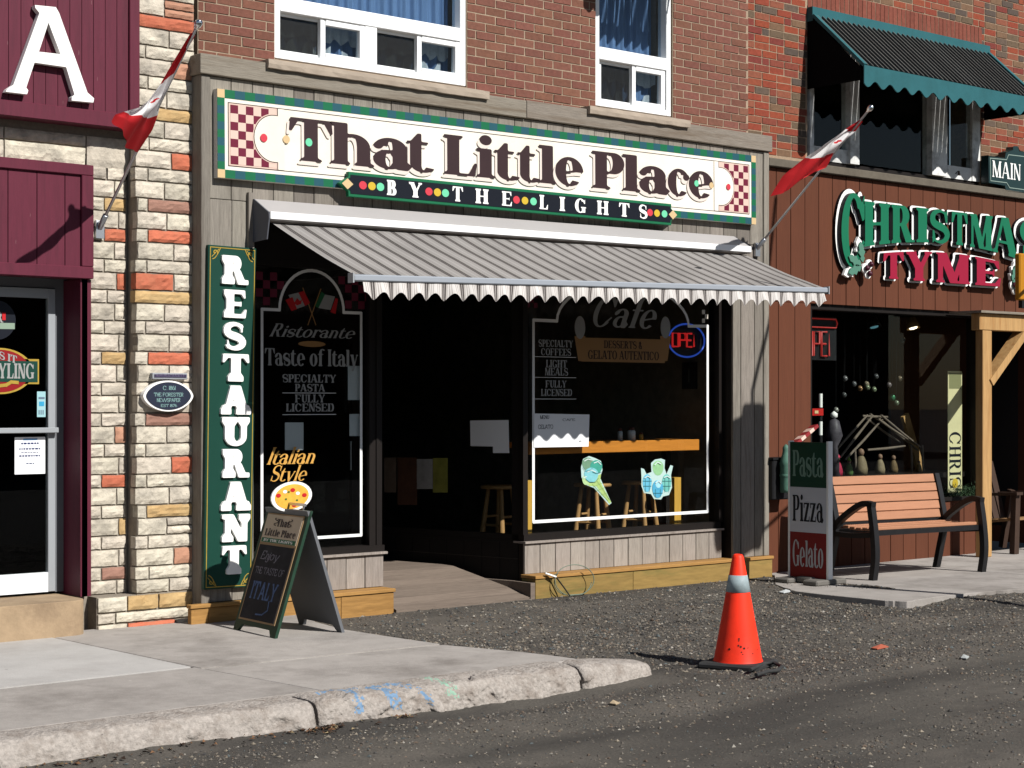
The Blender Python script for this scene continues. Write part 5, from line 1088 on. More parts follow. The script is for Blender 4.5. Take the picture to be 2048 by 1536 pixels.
zbT = lambda x: zt0 - .03; ztT = lambda x: zl_ - .11 + arch(x, .15) - .02
TB_ = [(1766, 1806), (1812, 1862), (1872, 1938), (1950, 2000)]
warp_letters('TYME', dict(COND, S=.24, T=.09), TB_, zbT, ztT, -.088, .037, [M_WHITE, M_XK], off=.075, name='outline')
warp_letters('TYME', dict(COND, S=.24, T=.09), TB_, zbT, ztT, -.138, .049, [M_XR, M_XK], off=.012)
for cxp, cyp, sgn in ((1722, 532, 1), (2018, 566, -1)):
    c = onY(cxp, cyp, -.12); hl = sub('holly_sprig', xs_, c); lf = MB(); ol = MB()
    for ang in (100, 200, 160) if sgn > 0 else (60, -20, 20):
        a = math.radians(ang); dx, dz = math.cos(a), math.sin(a)
        def leaf(k): return [(c.x + dx*(t*.2 + .03)*k - dz*wd*k, c.z + dz*(t*.2 + .03)*k + dx*wd*k) for t, wd in ((0, 0), (.2, .035), (.3, .02), (.5, .05), (.62, .03), (.8, .035), (1, 0), (.8, -.035), (.62, -.03), (.5, -.05), (.3, -.02), (.2, -.035))]
        lf.prism(leaf(1), -.15, -.138); ol.prism(leaf(1.22), -.128, -.1)
    lf.obj('leaf', mat('holly green', C(90, 140, 120), .5), hl); ol.obj('outline', M_WHITE, hl); be = MB(); bo = MB()
    for dx, dz in ((.05, -.02), (.11, .02), (.09, -.07)): be.lathe([(0, -.0), (.03, 0), (.022, .02), (0, .028)], (c.x + dx, -.15, c.z + dz), 14, ax=(0, -1, 0)); disc(bo, c.x + dx, c.z + dz, .048, -.132 - dx*.02, d=.02)
    be.obj('berry', mat('berry dark red', C(80, 30, 48), .4), hl); bo.obj('outline', M_WHITE, hl)
# street name plaque
ms = thing('street_sign', 'dark green street name plaque lettered Main St on the brick right of the awning', 'sign', onY(2020, 372, -.06))
def Q(px, py): p = onY(px, py, -.07); return (p.x, p.z)
sh = [(1971, 312), (2004, 316), (2006, 305), (2020, 300), (2022, 294), (2030, 294), (2034, 302), (2050, 306), (2056, 322), (2090, 326), (2090, 376), (2052, 374), (2048, 386), (2008, 382), (2004, 372), (1972, 366)]
MB().prism([Q(*p) for p in sh], -.1, -.02).obj('plaque', mat('green black enamel', C(26, 52, 52), .3, spec=.5), ms, bev=.006); e = MB(); pts = [(1975, 317), (2008, 320), (2012, 310), (2046, 314), (2052, 328), (2086, 331)]; strip(e, [Q(*p) for p in pts], .008, -.102); pts = [(1975, 317), (1976, 362), (2008, 366), (2014, 376), (2044, 380), (2050, 368), (2086, 371)]; strip(e, [Q(*p) for p in pts], .008, -.1035); e.obj('border_line', mat('pale enamel line', C(150, 170, 160), .4), ms)
q0, q1 = Q(1979, 354), Q(2072, 366); text_mb('MAIN ST', ROMAN, q0[0], q1[0], q0[1], .17, -.104, base=lambda x: .0).obj('lettering', mat('white enamel letters', (.72, .72, .7), .4), ms)
# porch posts and beams
po = thing('timber_porch', 'new timber porch post with beam and diagonal brace right of the Christmas window', 'porch', onZ(1978, 1113, .078))
pf = onZ(1980, 1114, .079); YPp = pf.y; M_LUMBER = mat('yellow new lumber', C(192, 152, 100, 1.4), .7, var=.22, scale=4, stretch=(9, 9, .8), bump=.15, dirt=C(160, 108, 56), dirt_amt=.6, dirt_scale=1.6)
px0, px1 = onY(1966, 850, YPp).x, onY(1984, 850, YPp).x; zB0, zB1 = onY(1960, 660, YPp).z, onY(1960, 626, YPp).z
MB().box(px0, px1, YPp, YPp + .09, .079, zB0).obj('post', M_LUMBER, po, bev=.006); MB().box(px0 - .06, 11, YPp - .005, YPp + .1, zB0 + .001, zB1).obj('beam', M_LUMBER, po, bev=.006)
MB().box(px0 - .1, 11, YPp - .05, YS - .003, zB1 + .002, zB1 + .025).obj('roof_board', M_OLDWOODH, po)
bz0 = onY(1984, 745, YPp).z; MB().bar((px1 - .02, YPp + .05, bz0 - .1), (px1 + .62, YPp + .05, zB0 + .02), .08, .13, up=(0, 1, 0)).obj('brace', M_LUMBER, po)
MB().bar((px1 + .55, YPp + 1.0, .1), (px1 - .1, YPp + 1.0, 1.5), .1, .04, up=(0, 1, 0)).obj('brace', M_LUMBER, po)
# ================================================================ MAIN SIGN over the restaurant
ms_, SW, SH, SL = board_sign('shop_sign', 'long cream restaurant sign with checkered ends and brown That Little Place lettering', 'sign', (434, 177), (1511, 312), (440, 355), -.205)
MB().box(0, SW, 0, .05, 0, SH).obj('board', M_CREAM, ms_, local=True)
BW = .058
nbx = 66; nz = 9
def check_strip(x0, x1, z0, z1, nu, nv, y, mats, name, fl=0):
    return MB().grid(lambda u, v: Vector((x0 + (x1 - x0)*u, y, z0 + (z1 - z0)*v)), nu, nv, smooth=False, mfn=lambda u, v: (int(u*nu) + int(v*nv) + fl) % 2).obj(name, mats, ms_, local=True)
for z0 in (0, SH - BW): check_strip(BW, SW - BW, z0, z0 + BW, nbx, 1, -.003, [M_SGREEN, M_SBLUE], 'checked_border')
for x0 in (0, SW - BW): check_strip(x0, x0 + BW, BW, SH - BW, 1, nz, -.003, [M_SGREEN, M_SBLUE], 'checked_border')
e = MB()
for x0 in (0, SW - BW):
    for z0 in (0, SH - BW): e.box(x0, x0 + BW, -.0035, 0, z0, z0 + BW)
e.obj('corner_squares', M_DOTC, ms_, local=True)
e = MB(); outline_rect(e, BW + .026, SW - BW - .026, BW + .026, SH - BW - .026, .005, -.0015); e.obj('inner_line', M_LETTER, ms_, local=True)
PZ0, PZ1 = BW + .032, SH - BW - .032; PW = .42; zc = SH/2
for side in (0, 1):
    x0 = BW + .033 if side == 0 else SW - BW - .033 - PW; x1 = x0 + PW; mir = (lambda x: x) if side == 0 else (lambda x, a=x0 + x1: a - x)
    MB().box(x0, x1, -.002, -.001, PZ0, PZ1).obj('pink_panel', M_PINK, ms_, local=True); q = (PZ1 - PZ0 - .02)/7
    a, b = sorted((mir(x0 + .012), mir(x0 + .012 + 6*q*1.06))); check_strip(a, min(b, x1 - .004), PZ0 + .01, PZ1 - .01, 6, 7, -.0035, [M_BURG, M_PINK], 'checked_panel', 1 if side else 0)
    R_ = (PZ1 - PZ0)*.37; cxx = x0 + PW - .055; pts = lambda r, ex: [(mir(x1 + .03), PZ0 + .0), (mir(x0 + PW - .02 - ex), PZ0), (mir(x0 + PW - .02 - ex), zc - r), (mir(cxx), zc - r)] + [(mir(cxx - r*math.sin(math.pi*i/24)), zc - r*math.cos(math.pi*i/24)) for i in range(1, 24)] + [(mir(cxx), zc + r), (mir(x0 + PW - .02 - ex), zc + r), (mir(x0 + PW - .02 - ex), PZ1), (mir(x1 + .03), PZ1)]
    for r, ex, yy, m, nm in ((R_ + .016, .016, -.0045, M_PINK, 'pink_edge'), (R_ + .009, .009, -.0052, M_LETTER, 'cartouche_line'), (R_ + .003, .003, -.006, M_CREAM, 'cartouche')):
        p = pts(r, ex); p = p if _area(p) > 0 else p[::-1]; MB().prism(p, yy, yy).obj(nm, m, ms_, local=True)
YA = -.0085
boxes = [('T', 577, 664), ('h', 659, 747), ('a', 745, 823), ('t', 812, 867), ('L', 886, 952), ('i', 951, 989), ('t', 987, 1038), ('t', 1033, 1079), ('l', 1076, 1111), ('e', 1109, 1165), ('P', 1182, 1247), ('l', 1243, 1279), ('a', 1277, 1338), ('c', 1334, 1377), ('e', 1376, 1425)]
lt = onY(590, 320, -.21); zb0 = SL(600, 321)[1]; zb1 = SL(1410, 396)[1]; cap = SL(640, 240)[1] - SL(640, 324)[1]
xA, xB = SL(577, 320)[0], SL(1425, 395)[0]
for lay, dx, dz, yy, m in (('letter_shade', -.022, -.03, YA, M_SHADE), ('letter', 0, 0, YA - .002, M_LETTER)):
    for ch, a, b in boxes:
        lp, w = glyph(ch, dict(FAT, S=.25), 0.0, 1, 46); u0 = SL(a, 350)[0]; u1 = SL(b, 350)[0]; mnx = min(p[0] for q in lp for p in q); mxx = max(p[0] for q in lp for p in q); k = (u1 - u0)/(mxx - mnx)
        zb = zb0 + (zb1 - zb0)*(u0 - xA)/(xB - xA)
        MB().prism([[(u0 + (p[0] - mnx)*k + dx, zb + p[1]*cap + dz) for p in q] for q in lp], yy, yy).obj(lay, m, ms_, local=True)
for px, py, m in ((526, 276, M_DOTR), (571, 279, M_DOTC), (616, 285, M_DOTG), (1391, 367, M_DOTG), (1421, 371, M_DOTC), (1455, 374, M_DOTR)):
    c = SL(px, py); d = MB(); disc(d, c[0], c[1], .029 if px < 1000 else .027, YA - .004); d.obj('dot', m, ms_, local=True)
# hanging name board under it
bs, BWd, BHt, BL_ = board_sign('name_board', 'dark pointed board lettered By the Lights overlapping the sign lower edge', 'sign', (697, 343), (1343, 408), (700, 393), -.25)
tip = .085
def point(ins): return [(ins*.7, ins), (BWd - ins*.7, ins), (BWd - ins*.7, BHt*.22), (BWd + tip - ins*1.6, BHt/2), (BWd - ins*.7, BHt*.78), (BWd - ins*.7, BHt - ins), (ins*.7, BHt - ins), (ins*.7, BHt*.78), (-tip + ins*1.6, BHt/2), (ins*.7, BHt*.22)]
MB().prism(point(0), 0, .035).obj('board', M_SGREEN, bs, local=True, bev=.003); MB().prism(point(.022), -.003, -.003).obj('panel', M_NAVY, bs, local=True)
px_let = [('B', 773, 792), ('Y', 817, 843), ('T', 904, 925), ('H', 950, 976), ('E', 1003, 1023), ('L', 1078, 1095), ('I', 1118, 1129), ('G', 1149, 1171), ('H', 1193, 1216), ('T', 1237, 1258), ('S', 1277, 1294)]
for ch, a, b in px_let:
    lp, w = glyph(ch, dict(BOLD, S=.26), 0, 0, 30); u0, u1 = BL_(a, 400)[0], BL_(b, 400)[0]; mnx = min(p[0] for q in lp for p in q); mxx = max(p[0] for q in lp for p in q); k = (u1 - u0)/(mxx - mnx)
    MB().prism([[(u0 + (p[0] - mnx)*k, BHt*.2 + p[1]*BHt*.62) for p in q] for q in lp], -.006, -.006).obj('letter', M_WHITE, bs, local=True)
for pxs in ((725, 743, 760), (857, 874, 890), (1032, 1049, 1066), (1299, 1313, 1328)):
    for px, m in zip(pxs, (M_DOTR, M_DOTY, M_DOTG)): d = MB(); disc(d, BL_(px, 395)[0], BHt*.5, .034, -.006, rz=.03); d.obj('dot', m, bs, local=True)
for c in (-.012, BWd + .012): MB().prism([(c - .05, BHt/2), (c, BHt/2 - .04), (c + .05, BHt/2), (c, BHt/2 + .04)], -.006, -.006).obj('diamond', M_DOTC, bs, local=True)
# ================================================================ vertical RESTAURANT board
vs, VW, VH, VL = board_sign('vertical_sign', 'tall narrow green board lettered Restaurant in white on the left pilaster', 'sign', (417, 489), (513, 497), (417, 1179), -.195)
MB().box(0, VW, 0, .04, 0, VH).obj('board', M_RGREEN, vs, local=True, bev=.004)
e = MB(); outline_rect(e, .012, VW - .012, .012, VH - .012, .006, -.002); 
for cx, cz, sx, sz in ((.02, .02, 1, 1), (VW - .02, .02, -1, 1), (.02, VH - .02, 1, -1), (VW - .02, VH - .02, -1, -1)):
    P = [(cx + sx*(.012 + .06*t), cz + sz*(.075*math.cos(t*math.pi/2))) for t in [i/8 for i in range(9)]]; strip(e, P, .006, -.0025)
    sp = [(cx + sx*(.03 + .022*t*math.cos(t*7)), cz + sz*(.03 + .022*t*math.sin(t*7))) for t in [i/14 for i in range(15)]]; strip(e, sp, .007, -.004); strip(e, [(cx + sx*.005, cz + sz*.06), (cx + sx*.06, cz + sz*.005)], .005, -.0055)
e.obj('gold_border', M_GOLD, vs, local=True)
vl = [('R', 441, 494, 512, 569), ('E', 445, 490, 580, 636), ('S', 444, 489, 644, 701), ('T', 442, 495, 708, 763), ('A', 439, 499, 771, 829), ('U', 441, 496, 834, 892), ('R', 442, 496, 898, 955), ('A', 439, 499, 963, 1021), ('N', 441, 497, 1028, 1083), ('T', 441, 490, 1091, 1148)]
for ch, a, b, t0, t1 in vl:
    lp, w = glyph(ch, dict(COOPER, S=.29, T=.14, H=.17, L=.09), .002, 2, 44); u0, u1 = VL(a, (t0 + t1)/2)[0], VL(b, (t0 + t1)/2)[0]; z1, z0 = VL((a + b)/2, t0)[1], VL((a + b)/2, t1)[1]
    mnx = min(p[0] for q in lp for p in q); mxx = max(p[0] for q in lp for p in q); mny = min(p[1] for q in lp for p in q); mxy = max(p[1] for q in lp for p in q)
    MB().prism([[(u0 + (p[0] - mnx)/(mxx - mnx)*(u1 - u0), z0 + (p[1] - mny)/(mxy - mny)*(z1 - z0)) for p in q] for q in lp], -.022, -.001, back=False).obj('letter', M_WHITE, vs, local=True)
# ================================================================ retractable awning
aL = onY(513, 401, -.19); aR = onY(1467, 475, -.19)
awn = thing('retractable_awning', 'grey striped retractable awning with scalloped valance over the restaurant windows', 'awning', (0, -.3, 2.9))
xa0, xa1 = BX[0] + .02, onY(1478, 486, -.25).x
def azt(x): return 3.052 + (3.092 - 3.052)*(x - xa0)/(xa1 - xa0)
prof = [(-.165, 0), (-.19, 0.003), (-.385, -.105), (-.39, -.145), (-.37, -.16), (-.36, -.29), (-.165, -.30)]
def shear(p): return (p[0], p[1], p[2] + azt(p[0]))
M_BOX = mat('pale grey awning box', C(186, 182, 180), .45, var=.04, scale=2); M_BOXEND = mat('dark grey awning end plate', C(96, 98, 106), .5)
bxm = MB().prism([prof[0], prof[1], prof[2], prof[3], prof[4], (-.165, -.15)], xa0 + .006, xa1, axis='x', fn=shear); bxm.obj('cassette', M_BOX, awn)
MB().prism([prof[0], prof[1], prof[2], prof[3], prof[5], prof[6]], xa0 - .004, xa0 + .005, axis='x', fn=shear).obj('end_plate', M_BOXEND, awn)
MB().prism([prof[0], prof[1], prof[2], prof[3], (-.37, -.16), (-.165, -.17)], xa1 + .001, xa1 + .01, axis='x', fn=shear).obj('end_plate', M_BOXEND, awn)
MB().bar((xa0 + .006, -.389, azt(xa0) - .125), (xa1, -.389, azt(xa1) - .125), .012, .05).obj('front_lip', mat('white awning lip', (.74, .74, .73), .4), awn)
fL, fR = onY(703, 552, -1.2), onY(1651, 578, -1.2)
yT = -.345
def fab(u, v):
    x = (xa0 + .05) + (xa1 - xa0 - .06)*u; xe = fL.x + .02 + (fR.x - fL.x - .03)*u
    z0 = azt(x) - .175; z1 = fL.z + (fR.z - fL.z)*u + .012; sag = math.sin(v*math.pi)*(-.009 + .004*math.sin(u*31)) + .007*mnoise.noise(Vector((u*9, v*2.5, 1)))
    return Vector((x + (xe - x)*v, yT + (-1.19 - yT)*v, z0 + (z1 - z0)*v + sag))
def stripe_material(nm, dv):
    m = mat(nm, (.5, .48, .46), .9, var=.08, scale=40, bump=.1); n = m.node_tree.nodes; l = m.node_tree.links; b = n['Principled BSDF']
    uv = n.new('ShaderNodeUVMap'); sp = n.new('ShaderNodeSeparateXYZ'); l.new(uv.outputs[0], sp.inputs[0]); mu = n.new('ShaderNodeMath'); mu.operation = 'MULTIPLY'; mu.inputs[1].default_value = 31; l.new(sp.outputs[0], mu.inputs[0])
    fr = n.new('ShaderNodeMath'); fr.operation = 'FRACT'; l.new(mu.outputs[0], fr.inputs[0]); r = n.new('ShaderNodeValToRGB'); r.color_ramp.interpolation = 'CONSTANT'; l.new(fr.outputs[0], r.inputs[0])
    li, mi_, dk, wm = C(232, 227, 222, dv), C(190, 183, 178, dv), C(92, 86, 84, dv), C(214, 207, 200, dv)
    S = [(0, li), (.1, mi_), (.14, li), (.2, mi_), (.25, li), (.31, mi_), (.36, wm), (.39, dk), (.48, mi_), (.52, dk), (.62, wm), (.66, mi_), (.7, li), (.77, mi_), (.82, li), (.88, mi_), (.92, li)]
    dn = n.new('ShaderNodeTexNoise'); dn.inputs['Scale'].default_value = 1.6; dn.inputs['Detail'].default_value = 7; dr_ = n.new('ShaderNodeMapRange'); dr_.inputs[1].default_value = .4; dr_.inputs[2].default_value = .7; dr_.inputs[3].default_value = 1.0; dr_.inputs[4].default_value = .8; tcn = n.new('ShaderNodeTexCoord'); l.new(tcn.outputs['Object'], dn.inputs['Vector']); l.new(dn.outputs[0], dr_.inputs[0]); mx_ = n.new('ShaderNodeMix'); mx_.data_type = 'RGBA'; mx_.blend_type = 'MULTIPLY'; mx_.inputs[0].default_value = 1; l.new(r.outputs[0], mx_.inputs[6]); l.new(dr_.outputs[0], mx_.inputs[7])
    e = r.color_ramp.elements; e[0].position, e[0].color = 0, (*li, 1); e[1].position, e[1].color = S[1][0], (*S[1][1], 1)
    for p, c in S[2:]: k = e.new(p); k.color = (*c, 1)
    l.new(mx_.outputs[2], b.inputs['Base Color'])
    tr = n.new('ShaderNodeBsdfTranslucent'); l.new(r.outputs[0], tr.inputs[0]); ad = n.new('ShaderNodeMixShader'); ad.inputs[0].default_value = .07; l.new(b.outputs[0], ad.inputs[1]); l.new(tr.outputs[0], ad.inputs[2]); l.new(ad.outputs[0], n['Material Output'].inputs[0]); return m
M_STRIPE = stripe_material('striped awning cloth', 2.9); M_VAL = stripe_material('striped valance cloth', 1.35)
def uv_grid(o, nu, nv):
    me = o.data; uv = me.uv_layers.new(name='UVMap'); w = nu + 1
    for lp in me.loops: vi = lp.vertex_index; uv.data[lp.index].uv = ((vi % w)/nu, (vi // w)/nv)
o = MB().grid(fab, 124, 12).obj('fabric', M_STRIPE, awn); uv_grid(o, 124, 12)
MB().bar((fL.x, -1.205, fL.z - .012), (fR.x, -1.205, fR.z - .012), .05, .045, mi=0).obj('front_rail', mat('grey blue rail', C(166, 172, 180), .45), awn, bev=.008)
for p in (fL, fR): MB().box(p.x - .012 if p is fL else p.x + .001, p.x - .001 if p is fL else p.x + .012, -1.235, -1.175, p.z - .045, p.z + .02).obj('rail_cap', M_ALU, awn)
NS = 31
def val(u, v):
    x = fL.x + .08 + (fR.x - fL.x - .12)*u; z1 = fL.z + (fR.z - fL.z)*u - .03; k = abs(math.sin(math.pi*(u*NS + .5)*1.0)); drop = .098 - .026*math.cos(2*math.pi*u*NS)
    w = .012*math.sin(u*NS*math.pi*2 + .6)*v + .008*math.sin(u*83)*v
    return Vector((x + .02*v*math.sin(u*40)*.4, -1.215 - w - .01*v, z1 - drop*v))
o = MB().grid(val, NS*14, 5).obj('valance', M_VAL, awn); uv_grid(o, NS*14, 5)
M_ARM = mat('black awning arm', (.03, .03, .032), .5)
for s, xe, xh in ((1, fL.x + .5, xa0 + .25), (-1, fR.x - .5, xa1 - .3)):
    z0 = azt(xh) - .22; zz = (fL.z if s > 0 else fR.z) - .02; el = Vector((xh + s*.75, -.75, (z0 + zz)/2 - .01)); MB().bar((xh, -.3, z0), el, .04, .05).bar(el, (xe, -1.18, zz), .035, .045).lathe([(.035, -.03), (.035, .03)], el, 12).obj('folding_arm', M_ARM, awn)
# ================================================================ flags
def leaf_poly(cx, cy, s):
    h = [(0, 1), (.13, .72), (.3, .8), (.24, .42), (.42, .6), (.48, .5), (.75, .52), (.66, .3), (.8, .2), (.42, -.1), (.46, -.22), (.06, -.16), (.06, -.6)]
    return [(cx + x*s, cy + y*s) for x, y in h] + [(cx - x*s, cy + y*s) for x, y in h[::-1]]
def inside(p, poly):
    c = False; n = len(poly)
    for i in range(n):
        (xa, ya), (xb, yb) = poly[i], poly[(i + 1) % n]
        if (ya > p[1]) != (yb > p[1]) and p[0] < (xb - xa)*(p[1] - ya)/(yb - ya) + xa: c = not c
    return c
M_FLAG = attr_mat('flag cloth', .75); _fn = M_FLAG.node_tree; _b = _fn.nodes['Principled BSDF']; _t = _fn.nodes.new('ShaderNodeBsdfTranslucent'); _x = _fn.nodes.new('ShaderNodeMixShader'); _x.inputs[0].default_value = .42
_fn.links.new(_fn.nodes['Attribute'].outputs['Color'], _t.inputs[0]); _fn.links.new(_b.outputs[0], _x.inputs[1]); _fn.links.new(_t.outputs[0], _x.inputs[2]); _fn.links.new(_x.outputs[0], _fn.nodes['Material Output'].inputs[0])
LEAF = leaf_poly(.4, .45, .1)
def flag(name, label, foot, tip, stations, lean):
    """stations: (u, edge point A, edge point B) across the cloth from hoist to fly; cloth sags in folds between them"""
    r = thing(name, label, 'flag', foot, 'Canadian flags on slanted poles'); foot, tip = Vector(foot), Vector(tip); d = (tip - foot).normalized()
    MB().tube([foot + d*.0, tip], [.011, .0095], 10).obj('pole', M_STEEL, r)
    MB().lathe([(0, .06), (.018, .052), (.026, .035), (.022, .012), (.012, 0), (.014, -.01), (0.0, -.012)], tip, 14, ax=d).obj('finial', mat('chrome ball', (.7, .7, .7), .12, metallic=1), r)
    MB().lathe([(.02, -.01), (.02, .12), (.014, .122)], foot, 12, ax=d).box(foot.x - .03, foot.x + .03, foot.y - .012, foot.y + .012, foot.z - .07, foot.z + .05).obj('bracket', M_STEEL, r)
    us = [s[0] for s in stations]
    def f(u, v):
        for k in range(len(us) - 1):
            if u <= us[k + 1] + 1e-9: break
        t = (u - us[k])/(us[k + 1] - us[k]); t2 = t
        A = stations[k][1].lerp(stations[k + 1][1], t2); B = stations[k][2].lerp(stations[k + 1][2], t2); p = A.lerp(B, v); wd = (B - A).length
        n = lean; a = .022*min(1, wd/.3 + .25)
        return p + n*(a*math.sin(v*9 + u*5) + a*.5*math.sin(v*21 - u*9)) + Vector((0, 0, -.03*math.sin(v*math.pi)*u))
    NU, NV = 72, 36; mb = MB().grid(f, NU, NV); tone = []
    for j in range(NV):
        for i in range(NU):
            u, v = (i + .5)/NU, (j + .5)/NV; red = u < .25 or u > .75 or inside(((u - .25)*2, v), LEAF)
            tone.append(C(208, 40, 46, 1.15) if red else (.8, .8, .8))
    mb.obj('cloth', M_FLAG, r, tone=tone); return r
def along(foot, tip, px, py):     # depth of the pole where it stands at this height in the street
    best = min((abs((onY(px, py, foot.y + (tip.y - foot.y)*t)).z - (foot.z + (tip.z - foot.z)*t)), t) for t in [i/200 for i in range(201)]); return foot.y + (tip.y - foot.y)*best[1]
fA = onY(199, 456, YL - .02); tA = onY(393, 55, -1.2)
PA = lambda px, py, dy=0: onY(px, py, along(fA, tA, px, py) + dy)
flag('flag', 'limp Canadian flag on the slanted pole left, above the maroon door header', fA, tA, [(0, PA(381, 66), PA(389, 72)), (.25, PA(318, 170, -.04), PA(350, 140)), (.38, PA(292, 204, -.1), PA(340, 172)), (.55, PA(276, 216, -.18), PA(326, 200)), (.75, PA(252, 222, -.28), PA(312, 232)), (.88, PA(238, 226, -.34), PA(300, 262)), (1, PA(229, 240, -.38), PA(272, 306))], Vector((.3, -1, .2)).normalized())
fB = onY(1514, 497, -.17); tB = onY(1736, 222, -1.35)
PB = lambda px, py, dy=0: onY(px, py, along(fB, tB, px, py) + dy)
flag('flag', 'Canadian flag blown sideways on the slanted pole by the awning right end', fB, tB, [(0, PB(1719, 240), PB(1724, 243)), (.25, PB(1690, 258), PB(1710, 264)), (.5, PB(1650, 286, -.12), PB(1690, 284)), (.75, PB(1614, 315, -.2), PB(1664, 306)), (.9, PB(1573, 350, -.28), PB(1648, 336, -.04)), (1, PB(1546, 392, -.34), PB(1606, 352, -.14))], Vector((.3, -1, .1)).normalized())
# ================================================================ sandwich board
fl_, fr_ = onZ(466, 1258, .125), onZ(549, 1277, .125); bl_, br_ = onZ(585, 1250, .125), onZ(666, 1264, .125)
# front panel corners (top edge from the picture plane through the feet), leaning back
topL, topR = onY(521, 1013, -.62), onY(629, 1021, -.84)
mid_y = (fl_.y + fr_.y)/2
ax_dir = (fr_ - fl_).normalized(); wA = (fr_ - fl_).length; ctr_top = None
back_dir = Vector((-ax_dir.y, ax_dir.x, 0)); back_dir = back_dir if back_dir.x > 0 else -back_dir
HT = onY(570, 1017, mid_y).z
sb = thing('sandwich_board', 'green framed chalkboard sandwich board with a pizza cut-out on its top', 'sandwich board', (fl_ + fr_)/2)
O = fl_.copy(); O.z = .0; spread = .52; Hh = HT - .125
def SBP(u, h, d=0.0, back=False):      # u across 0..wA, h 0..1 up the panel, d out of the face
    base = O + ax_dir*u; lean = back_dir*(spread/2*h if not back else spread - spread/2*h); n = (-back_dir if not back else back_dir)
    return Vector((base.x, base.y, .122 + Hh*h)) + Vector((lean.x, lean.y, 0)) + n*d
def panel(pts, d0, d1, name, m, back=False, label=None):
    mb = MB(); mb.prism(pts, d0, d1, axis='y', fn=lambda p: SBP(p[0], p[2], -p[1], back)); return mb.obj(name, m, sb, label=label)
M_SBG = mat('dark green frame paint', C(34, 64, 48), .55, var=.15, scale=12, bump=.1, dirt=C(60, 84, 70), dirt_amt=.3, dirt_scale=9); M_CHALK = mat('black slate', C(38, 38, 44), .8, var=.3, scale=5, dirt=C(62, 62, 68), dirt_amt=.5, dirt_scale=5)
W_ = wA; leg = .055
outer = [(0, 0), (leg*1.1, 0), (leg*1.8, .055), (W_ - leg*1.8, .055), (W_ - leg*1.1, 0), (W_, 0), (W_, 1), (0, 1)]
panel([outer], 0, .022, 'front_panel', M_SBG)
panel([outer], 0, .022, 'back_panel', M_GREY, True)
panel([[(.04, .095), (W_ - .04, .095), (W_ - .04, .955), (.04, .955)]], -.006, -.001, 'inner_frame', mat('tan moulding', C(170, 140, 104), .6))
panel([[(.055, .11), (W_ - .055, .11), (W_ - .055, .7), (.055, .7)]], -.009, -.0065, 'chalkboard', M_CHALK)
panel([[(.05, .72), (W_ - .05, .72), (W_ - .05, .945), (.05, .945)]], -.009, -.0065, 'logo_panel', mat('beige logo panel', C(216, 198, 172), .6))
panel([[(.06, .722), (W_ - .06, .722), (W_ - .06, .757), (.06, .757)]], -.0105, -.0105, 'name_strip', M_SGREEN)
def ptext(s, st, u0, u1, h0, hh, m, d, name='lettering', **k):
    L, w = text_loops(s, st, **k); mb = MB(); sx = (u1 - u0)/w
    for lp, ch in L: mb.prism([[(u0 + p[0]*sx, h0 + p[1]*hh) for p in q] for q in lp], -d, -d, fn=lambda p: SBP(p[0], p[2], -p[1]))
    return mb.obj(name, m, sb)
ptext('That', FAT, W_*.36, W_*.66, .855, .06, M_LETTER, .0115); ptext('Little Place', FAT, W_*.14, W_*.86, .775, .055, M_LETTER, .0115); ptext('BY THE LIGHTS', BOLD, W_*.16, W_*.84, .73, .02, M_WHITE, .0125)
for sx in (1, -1):
    mb = MB(); P = [(W_/2 + sx*(.09 + .03*math.sin(t*9)), .86 + .06*t) for t in [i/10 for i in range(11)]]; strip(mb, P, .007, 0); mb2 = MB(); mb2.add([SBP(x, z, .0118) for x, y, z in mb.v], mb.f); mb2.obj('scroll', M_LETTER, sb)
M_CH1, M_CH2 = mat('pale chalk', C(136, 132, 142), .95, var=.4, scale=60), mat('blue chalk', C(92, 112, 150), .95, var=.4, scale=60)
ptext('Enjoy', dict(MONO, S=.1, T=.09), W_*.2, W_*.62, .585, .07, M_CH1, .011, shear=.2); ptext('THE TASTE OF', MONO, W_*.16, W_*.84, .47, .055, M_CH1, .011); ptext('ITALY', dict(MONO, S=.16, T=.12, H=.06, L=.04), W_*.2, W_*.8, .27, .14, M_CH2, .011)
mb = MB(); strip(mb, [(W_*.68, .27), (W_*.7, .2), (W_*.6, .16), (W_*.45, .155)], .012, 0); m2 = MB(); m2.add([SBP(x, z, .0112) for x, y, z in mb.v], mb.f); m2.obj('chalk_stroke', M_CH2, sb)
MB().tube([SBP(.02, .985), SBP(.02, .985, 0, True)], .01).tube([SBP(W_ - .02, .985), SBP(W_ - .02, .985, 0, True)], .01).obj('hinge', M_STEEL, sb)
pz = SBP(W_*.56, 1.0, -.04); R = .155; PR = [(pz.x + 0, 0)]
pyy = SBP(W_*.5, 1.0).y + .015; pcc = onY(583, 993, pyy); pzk = (onY(622, 993, pyy).x - onY(544, 993, pyy).x)/2/.142
def pzp(a, r, d): return Vector((pcc.x + math.cos(a)*r*pzk, pyy - d, pcc.z + math.sin(a)*r*.72))
pzz = sub('pizza_cutout', sb, pz); rim = MB(); n = 32; 
def blob(rr, d0, d1, m, name): 
    v0 = [pzp(2*math.pi*i/n + .0, rr*(1 + .07*math.sin(2*math.pi*i/n*2 + .6)), d0) for i in range(n)]; v1 = [pzp(2*math.pi*i/n, rr*(1 + .07*math.sin(2*math.pi*i/n*2 + .6)), d1) for i in range(n)]
    mb = MB(); mb.add(v0, [tuple(range(n))]); mb.add(v1, [tuple(range(n))[::-1]]); mb.add(v0 + v1, [(i, i + n, (i + 1) % n + n, (i + 1) % n) for i in range(n)]); return mb.obj(name, m, pzz)
